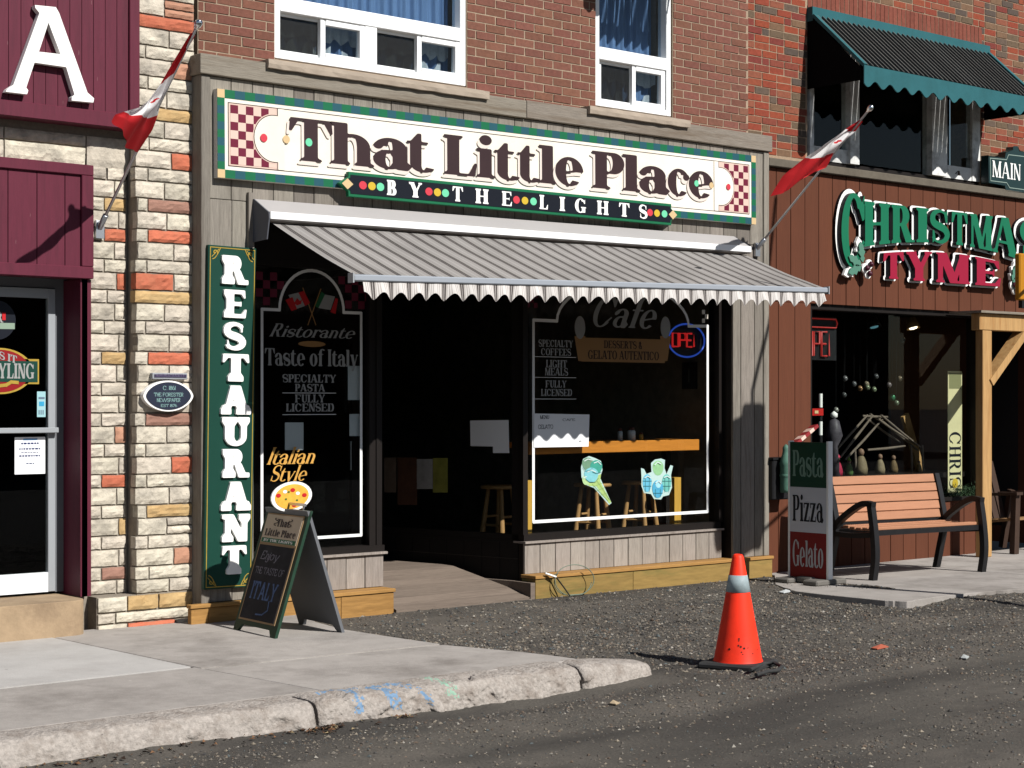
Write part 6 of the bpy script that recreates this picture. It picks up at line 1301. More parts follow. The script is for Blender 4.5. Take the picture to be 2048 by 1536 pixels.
blob(.142, .004, -.008, M_WHITE, 'white_rim'); blob(.118, .0065, .0045, mat('pizza yellow', C(240, 180, 70, 1.3), .6, var=.2, scale=20), 'pizza_face')
def spots(L, r, m, name, d):
    mb = MB()
    for a, q in L: c = pzp(a, q, d); s1 = Vector((r*1.15, 0, 0)); s2 = Vector((0, 0, r*.8)); mb.add([c + s1*math.cos(t) + s2*math.sin(t) for t in [2*math.pi*i/10 for i in range(10)]], [tuple(range(10))])
    mb.obj(name, m, pzz)
spots([(1.5, .06), (.1, .09), (3.0, .1), (4.9, .08)], .017, M_FRED, 'pepperoni', .0085); spots([(.6, .05), (2.4, .07)], .014, M_WHITE, 'cheese', .0085); spots([(2.1, .05), (3.6, .05), (5.5, .05)], .009, mat('basil green', C(96, 120, 50), .6), 'basil', .0085)
MB().bar(SBP(W_*.22, 1.0 + .035/Hh, -.0), SBP(W_*.86, 1.0 + .035/Hh, 0), .012, .018).obj('clip_rail', M_STEEL, sb)
MB().bar(SBP(W_*.25, 1.0 + .01/Hh, -.01), SBP(W_*.3, 1.0 + .035/Hh, -.01), .01, .01).bar(SBP(W_*.8, 1.0 + .005/Hh, -.01), SBP(W_*.8, 1.0 + .035/Hh, -.01), .01, .01).obj('clip_post', M_STEEL, sb)
# ================================================================ traffic cone
cb = onZ(1476, 1331, .02); gz = float(ground_h(cb.x, cb.y)); zt = EYE - (1108 - HY)/FPX*((cb.x - CX)*FW[0] + (cb.y - CY)*FW[1]); hc = zt - gz
co = thing('traffic_cone', 'tall orange traffic cone with one grey reflective collar standing on the gravel', 'traffic cone', (cb.x, cb.y, gz))
M_ORANGE = mat('fluorescent orange vinyl', (.86, .036, .012), .5, var=.06, scale=3, dirt=C(120, 40, 26), dirt_amt=.35, dirt_scale=4); M_CBASE = mat('black rubber base', (.03, .03, .03), .8, var=.3, scale=9)
rb_, rt_ = .150, .032
rad = lambda z: rb_ + (rt_ - rb_)*(z - .03)/(hc - .03)
MB().lathe([(rb_ + .006, .028), (rad(.05), .05), (rad(hc*.3), hc*.3), (rad(hc*.6), hc*.6), (rad(hc - .02), hc - .02), (rad(hc) - .004, hc - .004), (rad(hc) - .012, hc), (rad(hc) - .016, hc - .05)], (cb.x, cb.y, gz), 40).obj('body', M_ORANGE, co)
za, zb = hc*(1 - 92/230 + .08), hc*(1 - 57/230 + .05); za, zb = hc*.665, hc*.815
MB().lathe([(rad(za), za), (rad(za) + .003, za + .001), (rad(zb) + .003, zb - .001), (rad(zb), zb)], (cb.x, cb.y, gz), 40).obj('reflective_collar', mat('grey reflective collar', C(170, 186, 190), .5, var=.12, scale=14, dirt=C(120, 126, 124), dirt_amt=.5, dirt_scale=12), co)
bm_ = MB(); rot = .35; bs_ = .19
def sq(k): return [(cb.x + k*(math.cos(rot + math.pi/4 + i*math.pi/2)*1.414), cb.y + k*(math.sin(rot + math.pi/4 + i*math.pi/2)*1.414)) for i in range(4)]
bm_.prism(sq(bs_), gz + .035, gz - .005, axis='z').obj('base', M_CBASE, co, bev=.012)
mb = MB(); P = [onZ(*p, gz + .03) for p in ((1500, 1340), (1525, 1328), (1548, 1325), (1564, 1333), (1556, 1341), (1535, 1343), (1512, 1350))]
o = mb.tube([P[0]] + P[1:], .012, 8).obj('rubber_strap', M_CBASE); tag(o, 'black rubber strap looped on the gravel beside the cone base', 'strap')
mud = MB()
for i in range(12): a = -2.1 + random.gauss(0, .35); z = .09 + abs(random.gauss(0, .05)); r = rad(z) + .0015; c = Vector((cb.x + r*math.cos(a - .35), cb.y + r*math.sin(a - .35), gz + z)); t = Vector((-math.sin(a - .35), math.cos(a - .35), 0)); s = random.uniform(.004, .009); mud.add([c - t*s, c + Vector((0, 0, -s)), c + t*s, c + Vector((0, 0, s))], [(0, 1, 2, 3)])
mud.obj('scuff_mark', mat('scuff black', (.06, .02, .015), .8), co)['kind'] = 'stuff'
# ================================================================ loose wire coil by the skirting
wc = [onY(1096, 1146, -.23), onY(1112, 1154, -.25)]
P = []
for i in range(50):
    a = i/49*2*math.pi*1.55 + 2.6; P.append(Vector((onY(1150, 1165, -.27).x + .2*math.cos(a), -.26 - .02*math.sin(a*1.3), max(.085, .2 + .125*math.sin(a)))))
wm = thing('wire_coil', 'loose coil of thin green and grey wire leaning on the skirting', 'wire', (P[0].x, -.26, .08))
MB().tube([wc[0], wc[0].lerp(wc[1], .6)] + P, .0035, 6).obj('wire', mat('grey green wire', C(116, 132, 116), .5), wm); MB().tube([wc[0] - Vector((.03, 0, 0)), wc[1]], .008, 8).obj('plug', M_WHITE, wm); MB().tube([wc[1], onY(1128, 1175, -.27), onY(1140, 1192, -.3)], .006, 6).obj('dark_lead', M_BLACK, wm)
# ================================================================ menu sign on a stand (Pasta Pizza Gelato)
XS = onZ(1660, 1160, .12).x + .0; yF, yB = onX(1657, 900, XS).y, onX(1584, 900, XS).y; zT, zB = onX(1650, 885, XS).z, onX(1650, 1158, XS).z
st = thing('menu_sign', 'upright green white and red sign reading Pasta Pizza Gelato beside the bench', 'sign', (XS, (yF + yB)/2, .08)); th = .05
h3 = (zT - zB)/3
for i, (m, nm, s, mt) in enumerate(((mat('sign red panel', C(138, 28, 32), .5, var=.05), 'red_panel', 'Gelato', mat('pale grey lettering', (.4, .4, .41), .6)), (mat('sign white panel', (.5, .51, .55), .5), 'white_panel', 'Pizza', M_NAVY), (mat('sign dark green panel', C(18, 70, 52), .5), 'green_panel', 'Pasta', mat('pale green lettering', C(130, 164, 148), .6)))):
    MB().box(XS - th/2, XS + th/2, yF, yB, zB + i*h3, zB + (i + 1)*h3 - .0005).obj(nm, m, st)
    L, w = text_loops(s, COND); mb = MB(); u0, u1 = yB - .03, yF + .035; sx = (u1 - u0)/w
    for lp, ch in L: mb.prism([[(u0 + p[0]*sx, zB + (i + .24)*h3 + p[1]*h3*.58) for p in q] for q in lp], XS - th/2 - .002, XS - th/2 - .002, axis='x')
    mb.obj('lettering', mt, st)
MB().box(XS - th/2 - .004, XS + th/2 + .004, yF - .022, yF - .001, zB - .005, zT + .01).obj('edge_channel', M_WHITE, st); MB().box(XS - th/2 - .004, XS + th/2 + .004, yB + .001, yB + .02, zB - .005, zT + .01).obj('edge_channel', M_WHITE, st)
M_BASE = mat('grey plastic sign base', C(116, 112, 106), .8, var=.15, scale=8)
ym = (yF + yB)/2
MB().box(XS - .2, XS + .2, yF - .04, yF + .12, .075, .125).box(XS - .19, XS + .19, yB - .12, yB + .04, .075, .12).box(XS - .09, XS + .09, yF + .121, yB - .121, .085, .135).obj('base', M_BASE, st, bev=.012)
# ================================================================ black wall box and green lantern left of the sign
bxp = onY(1546, 920, YS - .16), onY(1584, 998, YS - .16)
mbx = thing('wall_box', 'black wall box fixed on the siding behind the menu sign', 'mailbox', (bxp[0].x, YS, bxp[1].z)); MB().box(bxp[0].x, bxp[1].x + .02, YS - .16, YS - .002, bxp[1].z, bxp[0].z).obj('body', M_BLACK, mbx, bev=.01); MB().box(bxp[0].x - .008, bxp[1].x + .028, YS - .17, YS - .003, bxp[0].z + .001, bxp[0].z + .02).obj('lid', M_BLACK, mbx)
lc = onY(1572, 950, YS - .22); lz0, lz1 = onY(1572, 985, YS - .22).z, onY(1572, 888, YS - .22).z; hL = lz1 - lz0
ln = thing('lantern', 'weathered green bottle shaped metal lantern in front of the black wall box', 'lantern', (lc.x, lc.y, lz0)); MG = mat('verdigris metal', C(88, 128, 112), .6, var=.2, scale=12, bump=.2)
MB().lathe([(0, 0), (.05, 0), (.055, .03), (.055, hL*.55), (.06, hL*.6), (.052, hL*.66), (.035, hL*.8), (.03, hL*.86), (.032, hL*.92), (.018, hL*.97), (0, hL)], (lc.x, lc.y, lz0), 18).obj('body', MG, ln); MB().bar((lc.x, lc.y, lz0 + hL*.4), (lc.x, YS - .165, lz0 + hL*.4), .03, .03).obj('bracket', M_BLACK, ln); MB().lathe([(.057, hL*.32), (.062, hL*.35), (.057, hL*.38)], (lc.x, lc.y, lz0), 18).obj('ring', MG, ln)
# ================================================================ benches
M_SLAT = mat('orange brown bench slat', C(188, 134, 102, 1.45), .55, var=.1, scale=5, stretch=(1, 10, 10), piece=.05)
def bench(label, x0, x1, yb, yf, z0=.079):
    r = thing('park_bench', label, 'bench', ((x0 + x1)/2, (yb + yf)/2, z0), None)
    d = yb - yf; hs = .43; Zq = lambda h: z0 + h
    for x in (x0, x1):
        t = .028; f = MB()
        def arcbar(pts, w): f.prism(thick(pts, w), x - t, x + t, axis='x')
        arcbar([(yf + .03, Zq(0)), (yf + .0, Zq(.2)), (yf + .015, Zq(.42)), (yf + .055, Zq(.66))], .055)
        arcbar([(yf + .02, Zq(.655)), (yf + .13, Zq(.665)), (yf + .26, Zq(.61)), (yb - .13, Zq(.5)), (yb - .07, Zq(.42))], .05)
        arcbar([(yb + .02, Zq(0)), (yb - .03, Zq(.2)), (yb - .075, Zq(.42)), (yb - .03, Zq(.65)), (yb + .035, Zq(.88))], .05)
        arcbar([(yf + .02, Zq(.395)), ((yf + yb)/2, Zq(.375)), (yb - .06, Zq(.38))], .045)
        f.obj('side_frame', M_BLACK, r, bev=.004)
    # seat slats
    for i in range(5):
        y = yf + .05 + i*(d - .17)/5; w = (d - .17)/5 - .012; zz = Zq(hs + .0 - .012*math.sin(math.pi*i/4)); MB().box(x0 + .03, x1 - .03, y, y + w, zz, zz + .028).obj('seat_slat', M_SLAT, r, bev=.004)
    MB().box(x0 + .03, x1 - .03, yf + .03, yf + .05, Zq(.385), Zq(.43)).box(x0 + .03, x1 - .03, yb - .09, yb - .07, Zq(.38), Zq(.42)).obj('rail', M_BLACK, r)
    for i in range(5):
        h = .48 + i*.082; u = (h - .42)/.46; y = yb - .075 + .11*u - .02*math.sin(u*3.1); tl = -.012 + .03*u
        mb = MB(); a = [(x0 + .03, y, Zq(h)), (x1 - .03, y, Zq(h)), (x1 - .03, y + .02, Zq(h + .074)), (x0 + .03, y + .02, Zq(h + .074))]; mb.add(a + [(p[0], p[1] + .028, p[2] - .005) for p in a], [(0, 1, 2, 3), (7, 6, 5, 4), (0, 4, 5, 1), (1, 5, 6, 2), (2, 6, 7, 3), (3, 7, 4, 0)]); mb.obj('back_slat', M_SLAT, r, bev=.004)
    MB().box(x0 + .03, x1 - .03, yb - .06, yb - .035, Zq(.44), Zq(.475)).obj('back_rail', M_BLACK, r)
    return r
def thick(pts, w):
    """closed outline of a bent bar of width w along pts"""
    P = []
    for i in range(len(pts) - 1):
        for k in range(6):
            t = k/6; p0, p1, p2, p3 = pts[max(i - 1, 0)], pts[i], pts[i + 1], pts[min(i + 2, len(pts) - 1)]
            P.append(tuple(.5*((2*p1[j]) + (-p0[j] + p2[j])*t + (2*p0[j] - 5*p1[j] + 4*p2[j] - p3[j])*t*t + (-p0[j] + 3*p1[j] - 3*p2[j] + p3[j])*t**3) for j in (0, 1)))
    P.append(pts[-1]); A, B = [], []
    for i, p in enumerate(P):
        a, b = P[max(i - 1, 0)], P[min(i + 1, len(P) - 1)]; dx, dy = b[0] - a[0], b[1] - a[1]; l = math.hypot(dx, dy) or 1; A.append((p[0] - dy/l*w/2, p[1] + dx/l*w/2)); B.append((p[0] + dy/l*w/2, p[1] - dx/l*w/2))
    return A + B[::-1]
q0, q1 = onZ(1753, 1160, .08), onZ(1972, 1144, .08)
yfB = (q0.y + q1.y)/2; bl = math.hypot(q1.x - q0.x, q1.y - q0.y); xm_ = (q0.x + q1.x)/2; bn = bench('orange slatted park bench with curved black arms under the Christmas window', xm_ - bl/2, xm_ + bl/2 + .03, yfB + .56, yfB); bn.rotation_euler.z = math.atan2(q1.y - q0.y, q1.x - q0.x)*.8
q2 = onZ(2004, 1106, .08)
wb = thing('wooden_armchair', 'dark wooden porch armchair half cut off at the right edge', 'chair', (7.1, -.1, .08))
MW = mat('dark wood chair', C(70, 52, 42), .7, var=.2, scale=5); MWs = mat('tan chair slat', C(150, 116, 80), .7, var=.2, scale=5)
cx0 = onY(2003, 1000, -.2).x
for dx in (0, .62):
    MB().bar((cx0 + dx, -.35, .08), (cx0 + dx + .03, -.35, .68), .06, .08).bar((cx0 + dx, -.42, .70), (cx0 + dx, .25, .66), .11, .03).bar((cx0 + dx + .02, .22, .08), (cx0 + dx, .1, .7), .06, .06).obj('side_frame', MW, wb)
for i in range(5): MB().box(cx0 + .02, cx0 + .62, -.34 + i*.1, -.25 + i*.1, .42 - i*.012, .445 - i*.012).obj('seat_slat', MWs, wb)
for i in range(5): MB().bar((cx0 + .07 + i*.12, .16, .4), (cx0 + .05 + i*.13, .34, 1.0), .1, .022, up=(0, -1, .3)).obj('back_slat', MW, wb)
# ================================================================ things inside and on the windows
M_PAPER = mat('white paper', (.78, .79, .8), .8); M_INK = mat('black print', (.03, .03, .04), .8)
def X2(px, py, y): p = onY(px, py, y); return p.x, p.z
def paper(name, label, corners, y, m=None, lines=(), cat='poster', t=.002):
    P = [X2(px, py, y) for px, py in corners]; r = thing(name, label, cat, (P[0][0], y, min(p[1] for p in P))); MB().prism(P[::-1] if _area(P) < 0 else P, y, y + t).obj('sheet', m or M_PAPER, r)
    for s, a, b, py, h in lines: xa, z = X2(a, py, y); xb, _ = X2(b, py, y); text_mb(s, MONO, xa, xb, z, h, y - .0015).obj('print', M_INK, r)
    return r
paper('menu_poster', 'white menu sheet in the right window with its lower half in scalloped sunlight', ((1068, 827), (1179, 829), (1177, 893), (1068, 895)), .02, None, (('MENU', 1080, 1098, 838, .03), ('GELATO', 1076, 1106, 858, .035), ('CAFE', 1125, 1150, 842, .02), ('B', 1158, 1163, 884, .012)), 'menu')
def along_splay(px, py, off=.03):
    d = _ray(px, py); nn = Vector((-DY, DX, 0)).normalized(); A = A0 + nn*off
    t = ((A.x - CX)*nn.x + (A.y - CY)*nn.y)/(d[0]*nn.x + d[1]*nn.y); return Vector((CX + d[0]*t, CY + d[1]*t, EYE + d[2]*t))
def splay_paper(name, label, corners, m, cat='poster', off=.012, lines=True):
    P = [along_splay(*c, off) for c in corners]; r = thing(name, label, cat, P[0]); mb = MB(); n = Vector((DY, -DX, 0))*.002; k = len(P); mb.add(P + [p + n for p in P], [tuple(range(k))[::-1], tuple(range(k, 2*k))] + [(i, (i + 1) % k, (i + 1) % k + k, i + k) for i in range(k)]); mb.obj('sheet', m, r)
    return r
splay_paper('menu_poster', 'grey menu sheet on the splayed entrance glass beside the right window', ((940, 841), (1017, 840), (1018, 906), (986, 906), (986, 893), (941, 892)), M_PAPER, 'menu')
for i, (c, col, lab) in enumerate((((795, 915, 834, 1010), (96, 66, 50), 'brown and navy event poster on the splayed entrance glass'), ((833, 918, 865, 978), (170, 170, 168), 'white event poster on the splayed entrance glass'), ((866, 916, 895, 985), (150, 150, 70), 'olive green poster on the splayed entrance glass'), ((768, 915, 792, 985), (120, 104, 90), 'faded tan poster nearest the left end of the splayed glass'))):
    splay_paper('event_poster', lab, ((c[0], c[1]), (c[2], c[1]), (c[2], c[3]), (c[0], c[3])), mat('poster tone %s' % 'abcd'[i], C(*col), .8, var=.3, scale=8))
for c, lab in (((570, 845, 607, 900), 'white sheet low in the middle of the left window'), ((696, 732, 721, 800), 'tall pale sheet high at the right side of the left window'), ((699, 828, 721, 872), 'pale sheet below the tall one at the right of the left window')):
    paper('paper_sheet', lab, ((c[0], c[1]), (c[2], c[1]), (c[2], c[3]), (c[0], c[3])), .05, mat('greyed paper', (.5, .52, .54), .8), (), 'paper')
# cut-out stickers: ice cream cone and tub cluster
def blobpts(px, py, rx, ry, y, n=18, ph=0.0, w=.0):
    return [X2(px + rx*math.cos(2*math.pi*i/n)*(1 + w*math.sin(3*2*math.pi*i/n + ph)), py - ry*math.sin(2*math.pi*i/n), y) for i in range(n)]
yc = .018
ic = thing('cone_cutout', 'mint and blue ice cream cone cut-out stuck on the right window', 'window sticker', (*X2(1190, 1000, yc)[:1], yc, X2(1190, 1000, yc)[1]))
def ccw(P): return P if _area(P) > 0 else P[::-1]
def put(parent, pts, m, name, d): MB().prism(ccw(pts), yc - d, yc - d).obj(name, m, parent)
cone = [X2(*p, yc) for p in ((1168, 960), (1178, 972), (1192, 972), (1219, 1008), (1222, 1004), (1200, 962), (1202, 948))]
put(ic, [X2(*p, yc) for p in ((1162, 935), (1166, 918), (1178, 912), (1190, 916), (1202, 922), (1205, 940), (1200, 955), (1223, 1006), (1218, 1010), (1188, 976), (1172, 970), (1163, 955))], mat('pale outline sticker', C(196, 226, 220), .6), 'outline', .0)
put(ic, cone, mat('lime wafer', C(182, 212, 130), .6, var=.12, scale=30), 'wafer', .001)
for px, py, rx, ry, col, nm, d in ((1175, 928, 11, 13, (120, 160, 130), 'grey green scoop', .002), (1192, 934, 12, 14, (70, 168, 148), 'teal scoop', .003), (1182, 950, 14, 15, (136, 208, 216), 'aqua scoop', .004), (1172, 960, 8, 10, (190, 222, 160), 'lime scoop', .0035)): put(ic, blobpts(px, py, rx, ry, yc, w=.06), mat(nm, C(*col), .6, var=.15, scale=25), 'scoop', d)
tc_ = thing('tubs_cutout', 'blue and green ice cream tubs cut-out stuck on the right window', 'window sticker', (X2(1315, 995, yc)[0], yc, X2(1315, 995, yc)[1]))
put(tc_, [X2(*p, yc) for p in ((1282, 936), (1288, 938), (1293, 948), (1303, 944), (1302, 926), (1310, 919), (1322, 917), (1330, 920), (1329, 936), (1333, 948), (1341, 930), (1346, 932), (1342, 950), (1344, 975), (1338, 990), (1326, 993), (1322, 999), (1308, 998), (1302, 988), (1288, 986), (1283, 972), (1283, 955))], mat('pale outline sticker', C(196, 226, 220), .6), 'outline', 0)
for px, py, rx, ry, col, nm, d in ((1316, 936, 11, 15, (152, 206, 150), 'green dome', .001), (1294, 966, 9, 18, (110, 196, 224), 'blue tub', .002), (1333, 966, 9, 18, (120, 200, 190), 'teal tub', .002), (1315, 978, 11, 18, (84, 176, 212), 'deep blue tub', .003), (1316, 968, 6, 8, (170, 226, 240), 'pale scoop', .004)): put(tc_, blobpts(px, py, rx, ry, yc, w=.05), mat(nm, C(*col), .6, var=.15, scale=25), 'tub', d)
def strokes(parent, segs, t, m, name, d):
    mb = MB()
    for sg_ in segs: strip(mb, [X2(*p, yc) for p in sg_], t, yc - d); d += .0002
    o = mb.obj(name, m, parent); o['kind'] = 'stuff'
M_INKT, M_FOAM = mat('teal ink line', C(60, 130, 130), .6), mat('pale foam highlight', C(222, 240, 236), .6)
strokes(ic, [((1186, 974), (1204, 966)), ((1192, 982), (1209, 975)), ((1199, 991), (1214, 986)), ((1184, 968), (1216, 1002)), ((1194, 962), (1219, 1000))], .004, mat('wafer hatch', C(140, 176, 104), .6), 'wafer_hatch', .0022)
strokes(ic, [((1168, 922), (1175, 918), (1182, 920)), ((1187, 926), (1195, 923), (1201, 929)), ((1174, 944), (1182, 940), (1190, 944)), ((1166, 956), (1172, 953))], .008, M_FOAM, 'highlight', .006)
strokes(ic, [((1165, 934), (1170, 942), (1179, 941), (1184, 936)), ((1184, 944), (1192, 947), (1201, 944)), ((1170, 958), (1178, 964), (1190, 964), (1196, 956))], .004, M_INKT, 'ink_line', .0075)
strokes(tc_, [((1285, 962), (1303, 962)), ((1286, 972), (1302, 972)), ((1290, 954), (1290, 984)), ((1298, 954), (1298, 984)), ((1324, 962), (1342, 962)), ((1325, 972), (1341, 972)), ((1329, 954), (1329, 984)), ((1337, 954), (1337, 984)), ((1306, 986), (1325, 986)), ((1310, 978), (1310, 994)), ((1320, 978), (1320, 994))], .0035, M_INKT, 'ink_line', .006)
strokes(tc_, [((1308, 930), (1314, 924), (1321, 928)), ((1288, 956), (1294, 952), (1300, 956)), ((1327, 955), (1333, 952), (1339, 956)), ((1310, 966), (1316, 962), (1321, 967))], .008, M_FOAM, 'highlight', .009)
# bar counter, posts and stools by the window, table things
M_PINE = mat('orange pine', C(222, 140, 54), .55, var=.15, scale=5, stretch=(1, 12, 12), bump=.1); M_PINEV = mat('yellow pine post', C(226, 174, 76), .6, var=.18, scale=5, stretch=(12, 12, 1))
cz1, cz0 = X2(1300, 881, .09)[1], X2(1300, 903, .09)[1]; cx0_, cx1_ = X2(1058, 890, .09)[0], X2(1398, 890, .09)[0]
ct = thing('bar_counter', 'orange pine bar counter inside the right window', 'counter', ((cx0_ + cx1_)/2, .3, .2)); MB().box(cx0_, cx1_, .085, .11, cz0, cz1 + .002).obj('front_board', M_PINE, ct, bev=.004); MB().box(cx0_, cx1_, .1105, .5, cz1 - .045, cz1).obj('top', M_PINE, ct)
MB().box(cx0_ + .1, cx0_ + .16, .3, .36, .2, cz1 - .046).box(cx1_ - .2, cx1_ - .14, .3, .36, .2, cz1 - .046).obj('leg', M_DKBROWN, ct)
for a, b, t, lab in ((1052, 1064, 961, 'short yellow pine post at the left end of the right window'), (1349, 1362, 955, 'short yellow pine post below the tubs cut-out')):
    xa, z1 = X2(a, t, .12); xb, _ = X2(b, t, .12); tag(MB().box(xa, xb, .12, .18, .2, z1).obj('wooden_post', M_PINEV), lab, 'post')
M_STOOL = mat('varnished stool wood', C(196, 150, 98), .5, var=.15, scale=6)
def stool(label, cx, cy, hs, rot):
    r = thing('bar_stool', label, 'stool', (cx, cy, .2), 'round pine bar stools'); MB().lathe([(0, hs), (.16, hs), (.17, hs - .012), (.165, hs - .03), (0, hs - .032)], (cx, cy, .2), 20).obj('seat', M_STOOL, r)
    L = []
    for k in range(4):
        a = rot + math.pi/4 + k*math.pi/2; top = Vector((cx + .1*math.cos(a), cy + .1*math.sin(a), .2 + hs - .03)); bot = Vector((cx + .2*math.cos(a), cy + .2*math.sin(a), .2)); L.append((top, bot)); MB().tube([top, top.lerp(bot, .5), bot], [.017, .024, .017], 8).obj('leg', M_STOOL, r)
    for k in range(4):
        for t in ((.45, .75) if k % 2 else (.35, .6)): MB().tube([L[k][0].lerp(L[k][1], t), L[(k + 1) % 4][0].lerp(L[(k + 1) % 4][1], t)], .011, 6).obj('rung', M_STOOL, r)
s1 = onY(1185, 1000, .56); stool('pine bar stool behind the ice cream cone cut-out', s1.x, .56, X2(1185, 966, .56)[1] - .2, .35); s2_ = onY(1280, 1000, .56); stool('pine bar stool behind the tubs cut-out', s2_.x, .56, X2(1280, 962, .56)[1] - .2, .3)
s3_ = onY(1000, 1000, .9); stool('pine bar stool behind the splayed entrance glass', s3_.x, .9, .72, .2)
for px, h, r_, col, lab, cat in ((1240, .11, .022, (190, 200, 206), 'clear glass shaker standing left on the bar counter', 'shaker'), (1263, .12, .035, (214, 214, 214), 'white sugar jar with brown lid standing on the bar counter', 'jar'), (1282, .07, .02, (196, 150, 70), 'small amber jar standing right on the bar counter', 'jar')):
    p = onY(px, 880, .17); t = thing('condiment_' + cat, lab, cat, (p.x, .17, cz1)); MB().lathe([(0, 0), (r_, 0), (r_, h*.65), (r_*.7, h*.75), (0, h*.76)], (p.x, .17, cz1 + .001), 14).obj('body', mat(lab[:14], C(*col), .3), t); MB().lathe([(0, h*.76), (r_*.8, h*.76), (r_*.8, h*.95), (0, h)], (p.x, .17, cz1 + .001), 14).obj('lid', mat('brown lid', C(90, 50, 40), .4), t)
pf_ = onX(1378, 750, rp[0] + .01); pf = thing('picture_frame', 'dark framed picture on the side wall inside the right window', 'picture', (pf_.x, pf_.y, pf_.z))
q0, q1 = onX(1364, 725, rp[0]), onX(1392, 778, rp[0]); MB().box(rp[0] + .0, rp[0] + .018, q0.y, q1.y, q1.z, q0.z).obj('frame', M_BLACK, pf); MB().box(rp[0] - .003, rp[0] - .001, q0.y - .08, q1.y + .08, q1.z + .06, q0.z - .06).obj('print', mat('dim print', C(90, 94, 88), .6, var=.3, scale=9), pf)
# neon OPEN signs
E_RED, E_BLUE, E_DIM = emit_mat('red neon tube', (1, .03, .03), .3), emit_mat('blue neon tube', (.05, .16, 1), .22), emit_mat('dim red neon tube', (.9, .05, .04), .12)
def neon(parent, s, x0, x1, z0, h, y, m, r):
    G = {'O': [[(0, 0), (0, 1), (.7, 1), (.7, 0), (0, 0)]], 'P': [[(0, 0), (0, 1), (.65, 1), (.65, .5), (0, .5)]], 'E': [[(.6, 0), (0, 0), (0, 1), (.6, 1)], [(0, .5), (.5, .5)]], 'N': [[(0, 0), (0, 1), (.65, 0), (.65, 1)]]}; k = (x1 - x0)/(len(s) - .1)
    for i, ch in enumerate(s):
        mb = MB()
        for pl in G[ch]: mb.tube([(x0 + k*(i + p[0]*1.15), y, z0 + h*p[1]) for p in pl], r, 6)
        mb.obj('letter', m, parent)
ya = .06; a0, a1 = onY(1337, 682, ya), onY(1409, 682, ya); cx, rx = (a0.x + a1.x)/2, (a1.x - a0.x)/2; cz = onY(1373, 681, ya).z; rz = onY(1373, 648, ya).z - cz
nO = thing('neon_open_sign', 'oval blue rimmed neon sign reading Open in the restaurant window', 'neon sign', (cx, ya, cz)); e = MB(); disc(e, cx, cz, rx*1.03, ya + .02, rz=rz*1.03, n=30, d=.01); e.obj('backing', M_BLACK, nO)
MB().tube([(cx + rx*math.cos(t), ya, cz + rz*math.sin(t)) for t in [2*math.pi*i/40 for i in range(41)]], .008, 6).obj('rim_tube', E_BLUE, nO); neon(nO, 'OPEN', cx - rx*.8, cx + rx*.74, cz - rz*.38, rz*.8, ya - .005, E_RED, .009)
yb_ = .16; a0, a1 = onY(1612, 715, yb_), onY(1672, 715, yb_); nz0, nz1 = onY(1650, 712, yb_).z, onY(1650, 664, yb_).z
nX = thing('neon_open_sign', 'rectangular red neon sign reading Open at the left of the Christmas window', 'neon sign', (a0.x, yb_, nz0)); MB().box(a0.x - .03, a1.x + .03, yb_ + .02, yb_ + .03, nz0 - .04, onY(1650, 634, yb_).z).obj('backing', M_BLACK, nX); neon(nX, 'OPEN', a0.x, a1.x, nz0, nz1 - nz0, yb_, E_DIM, .01)
zz0, zz1 = onY(1650, 655, yb_).z, onY(1650, 638, yb_).z; MB().tube([(a0.x, yb_, zz0), (a1.x, yb_, zz0), (a1.x + .02, yb_, (zz0 + zz1)/2), (a1.x, yb_, zz1), (a0.x, yb_, zz1)], .007, 6).obj('bar_tube', E_DIM, nX)
# Christmas window display
def sp_light(px, py, y, lab, lit):
    p = onY(px, py, y); r = thing('spot_lamp', lab, 'spotlight', p, 'spotlights hanging in the Christmas window'); MB().lathe([(.035, .12), (.05, .1), (.075, 0), (.07, 0), (.045, .09)], p, 16, ax=(0, .3, 1)).obj('shade', M_BLACK if not lit else mat('bronze lamp shade', C(150, 120, 80), .4), r); MB().lathe([(0, -.01), (.04, 0), (.05, .04)], p, 12, ax=(0, .3, 1)).obj('bulb', emit_mat('warm bulb' if lit else 'cold bulb', (1, .85, .6) if lit else (.2, .5, .6), 3 if lit else .25), r); MB().tube([p + Vector((0, .03, .1)), (p.x, p.y + .05, WZ1 - .04)], .012, 6).obj('stem', M_BLACK, r)
sp_light(1749, 655, .5, 'unlit spotlight hanging left in the Christmas window', False); sp_light(1827, 657, .5, 'lit bronze spotlight hanging right in the Christmas window', True)
M_STICK = mat('grey twig', C(120, 108, 96), .9, var=.25, scale=12); M_TINSEL = mat('tinsel green', C(110, 150, 70), .5, var=.4, scale=40)
na = thing('stick_stable', 'rustic nativity stable made of thin sticks in the Christmas window', 'nativity stable', onY(1760, 940, .45))
def N(px, py, y): return onY(px, py, y)
for (a, b, y) in (((1668, 905), (1735, 830), .35), ((1680, 915), (1745, 832), .38), ((1690, 920), (1765, 838), .42), ((1740, 828), (1830, 888), .42), ((1752, 832), (1835, 900), .46), ((1762, 830), (1842, 895), .36), ((1735, 838), (1800, 885), .52), ((1735, 900), (1810, 892), .42), ((1710, 900), (1712, 946), .42), ((1822, 890), (1824, 946), .4), ((1845, 890), (1847, 946), .34), ((1725, 832), (1775, 834), .4)):
    p, q = N(*a, y), N(*b, y); m_ = p.lerp(q, .5) + Vector((random.uniform(-.01, .01), 0, random.uniform(-.01, .01))); MB().tube([p, m_, q], [.012, .014, .01], 6).obj('stick', M_STICK, na)
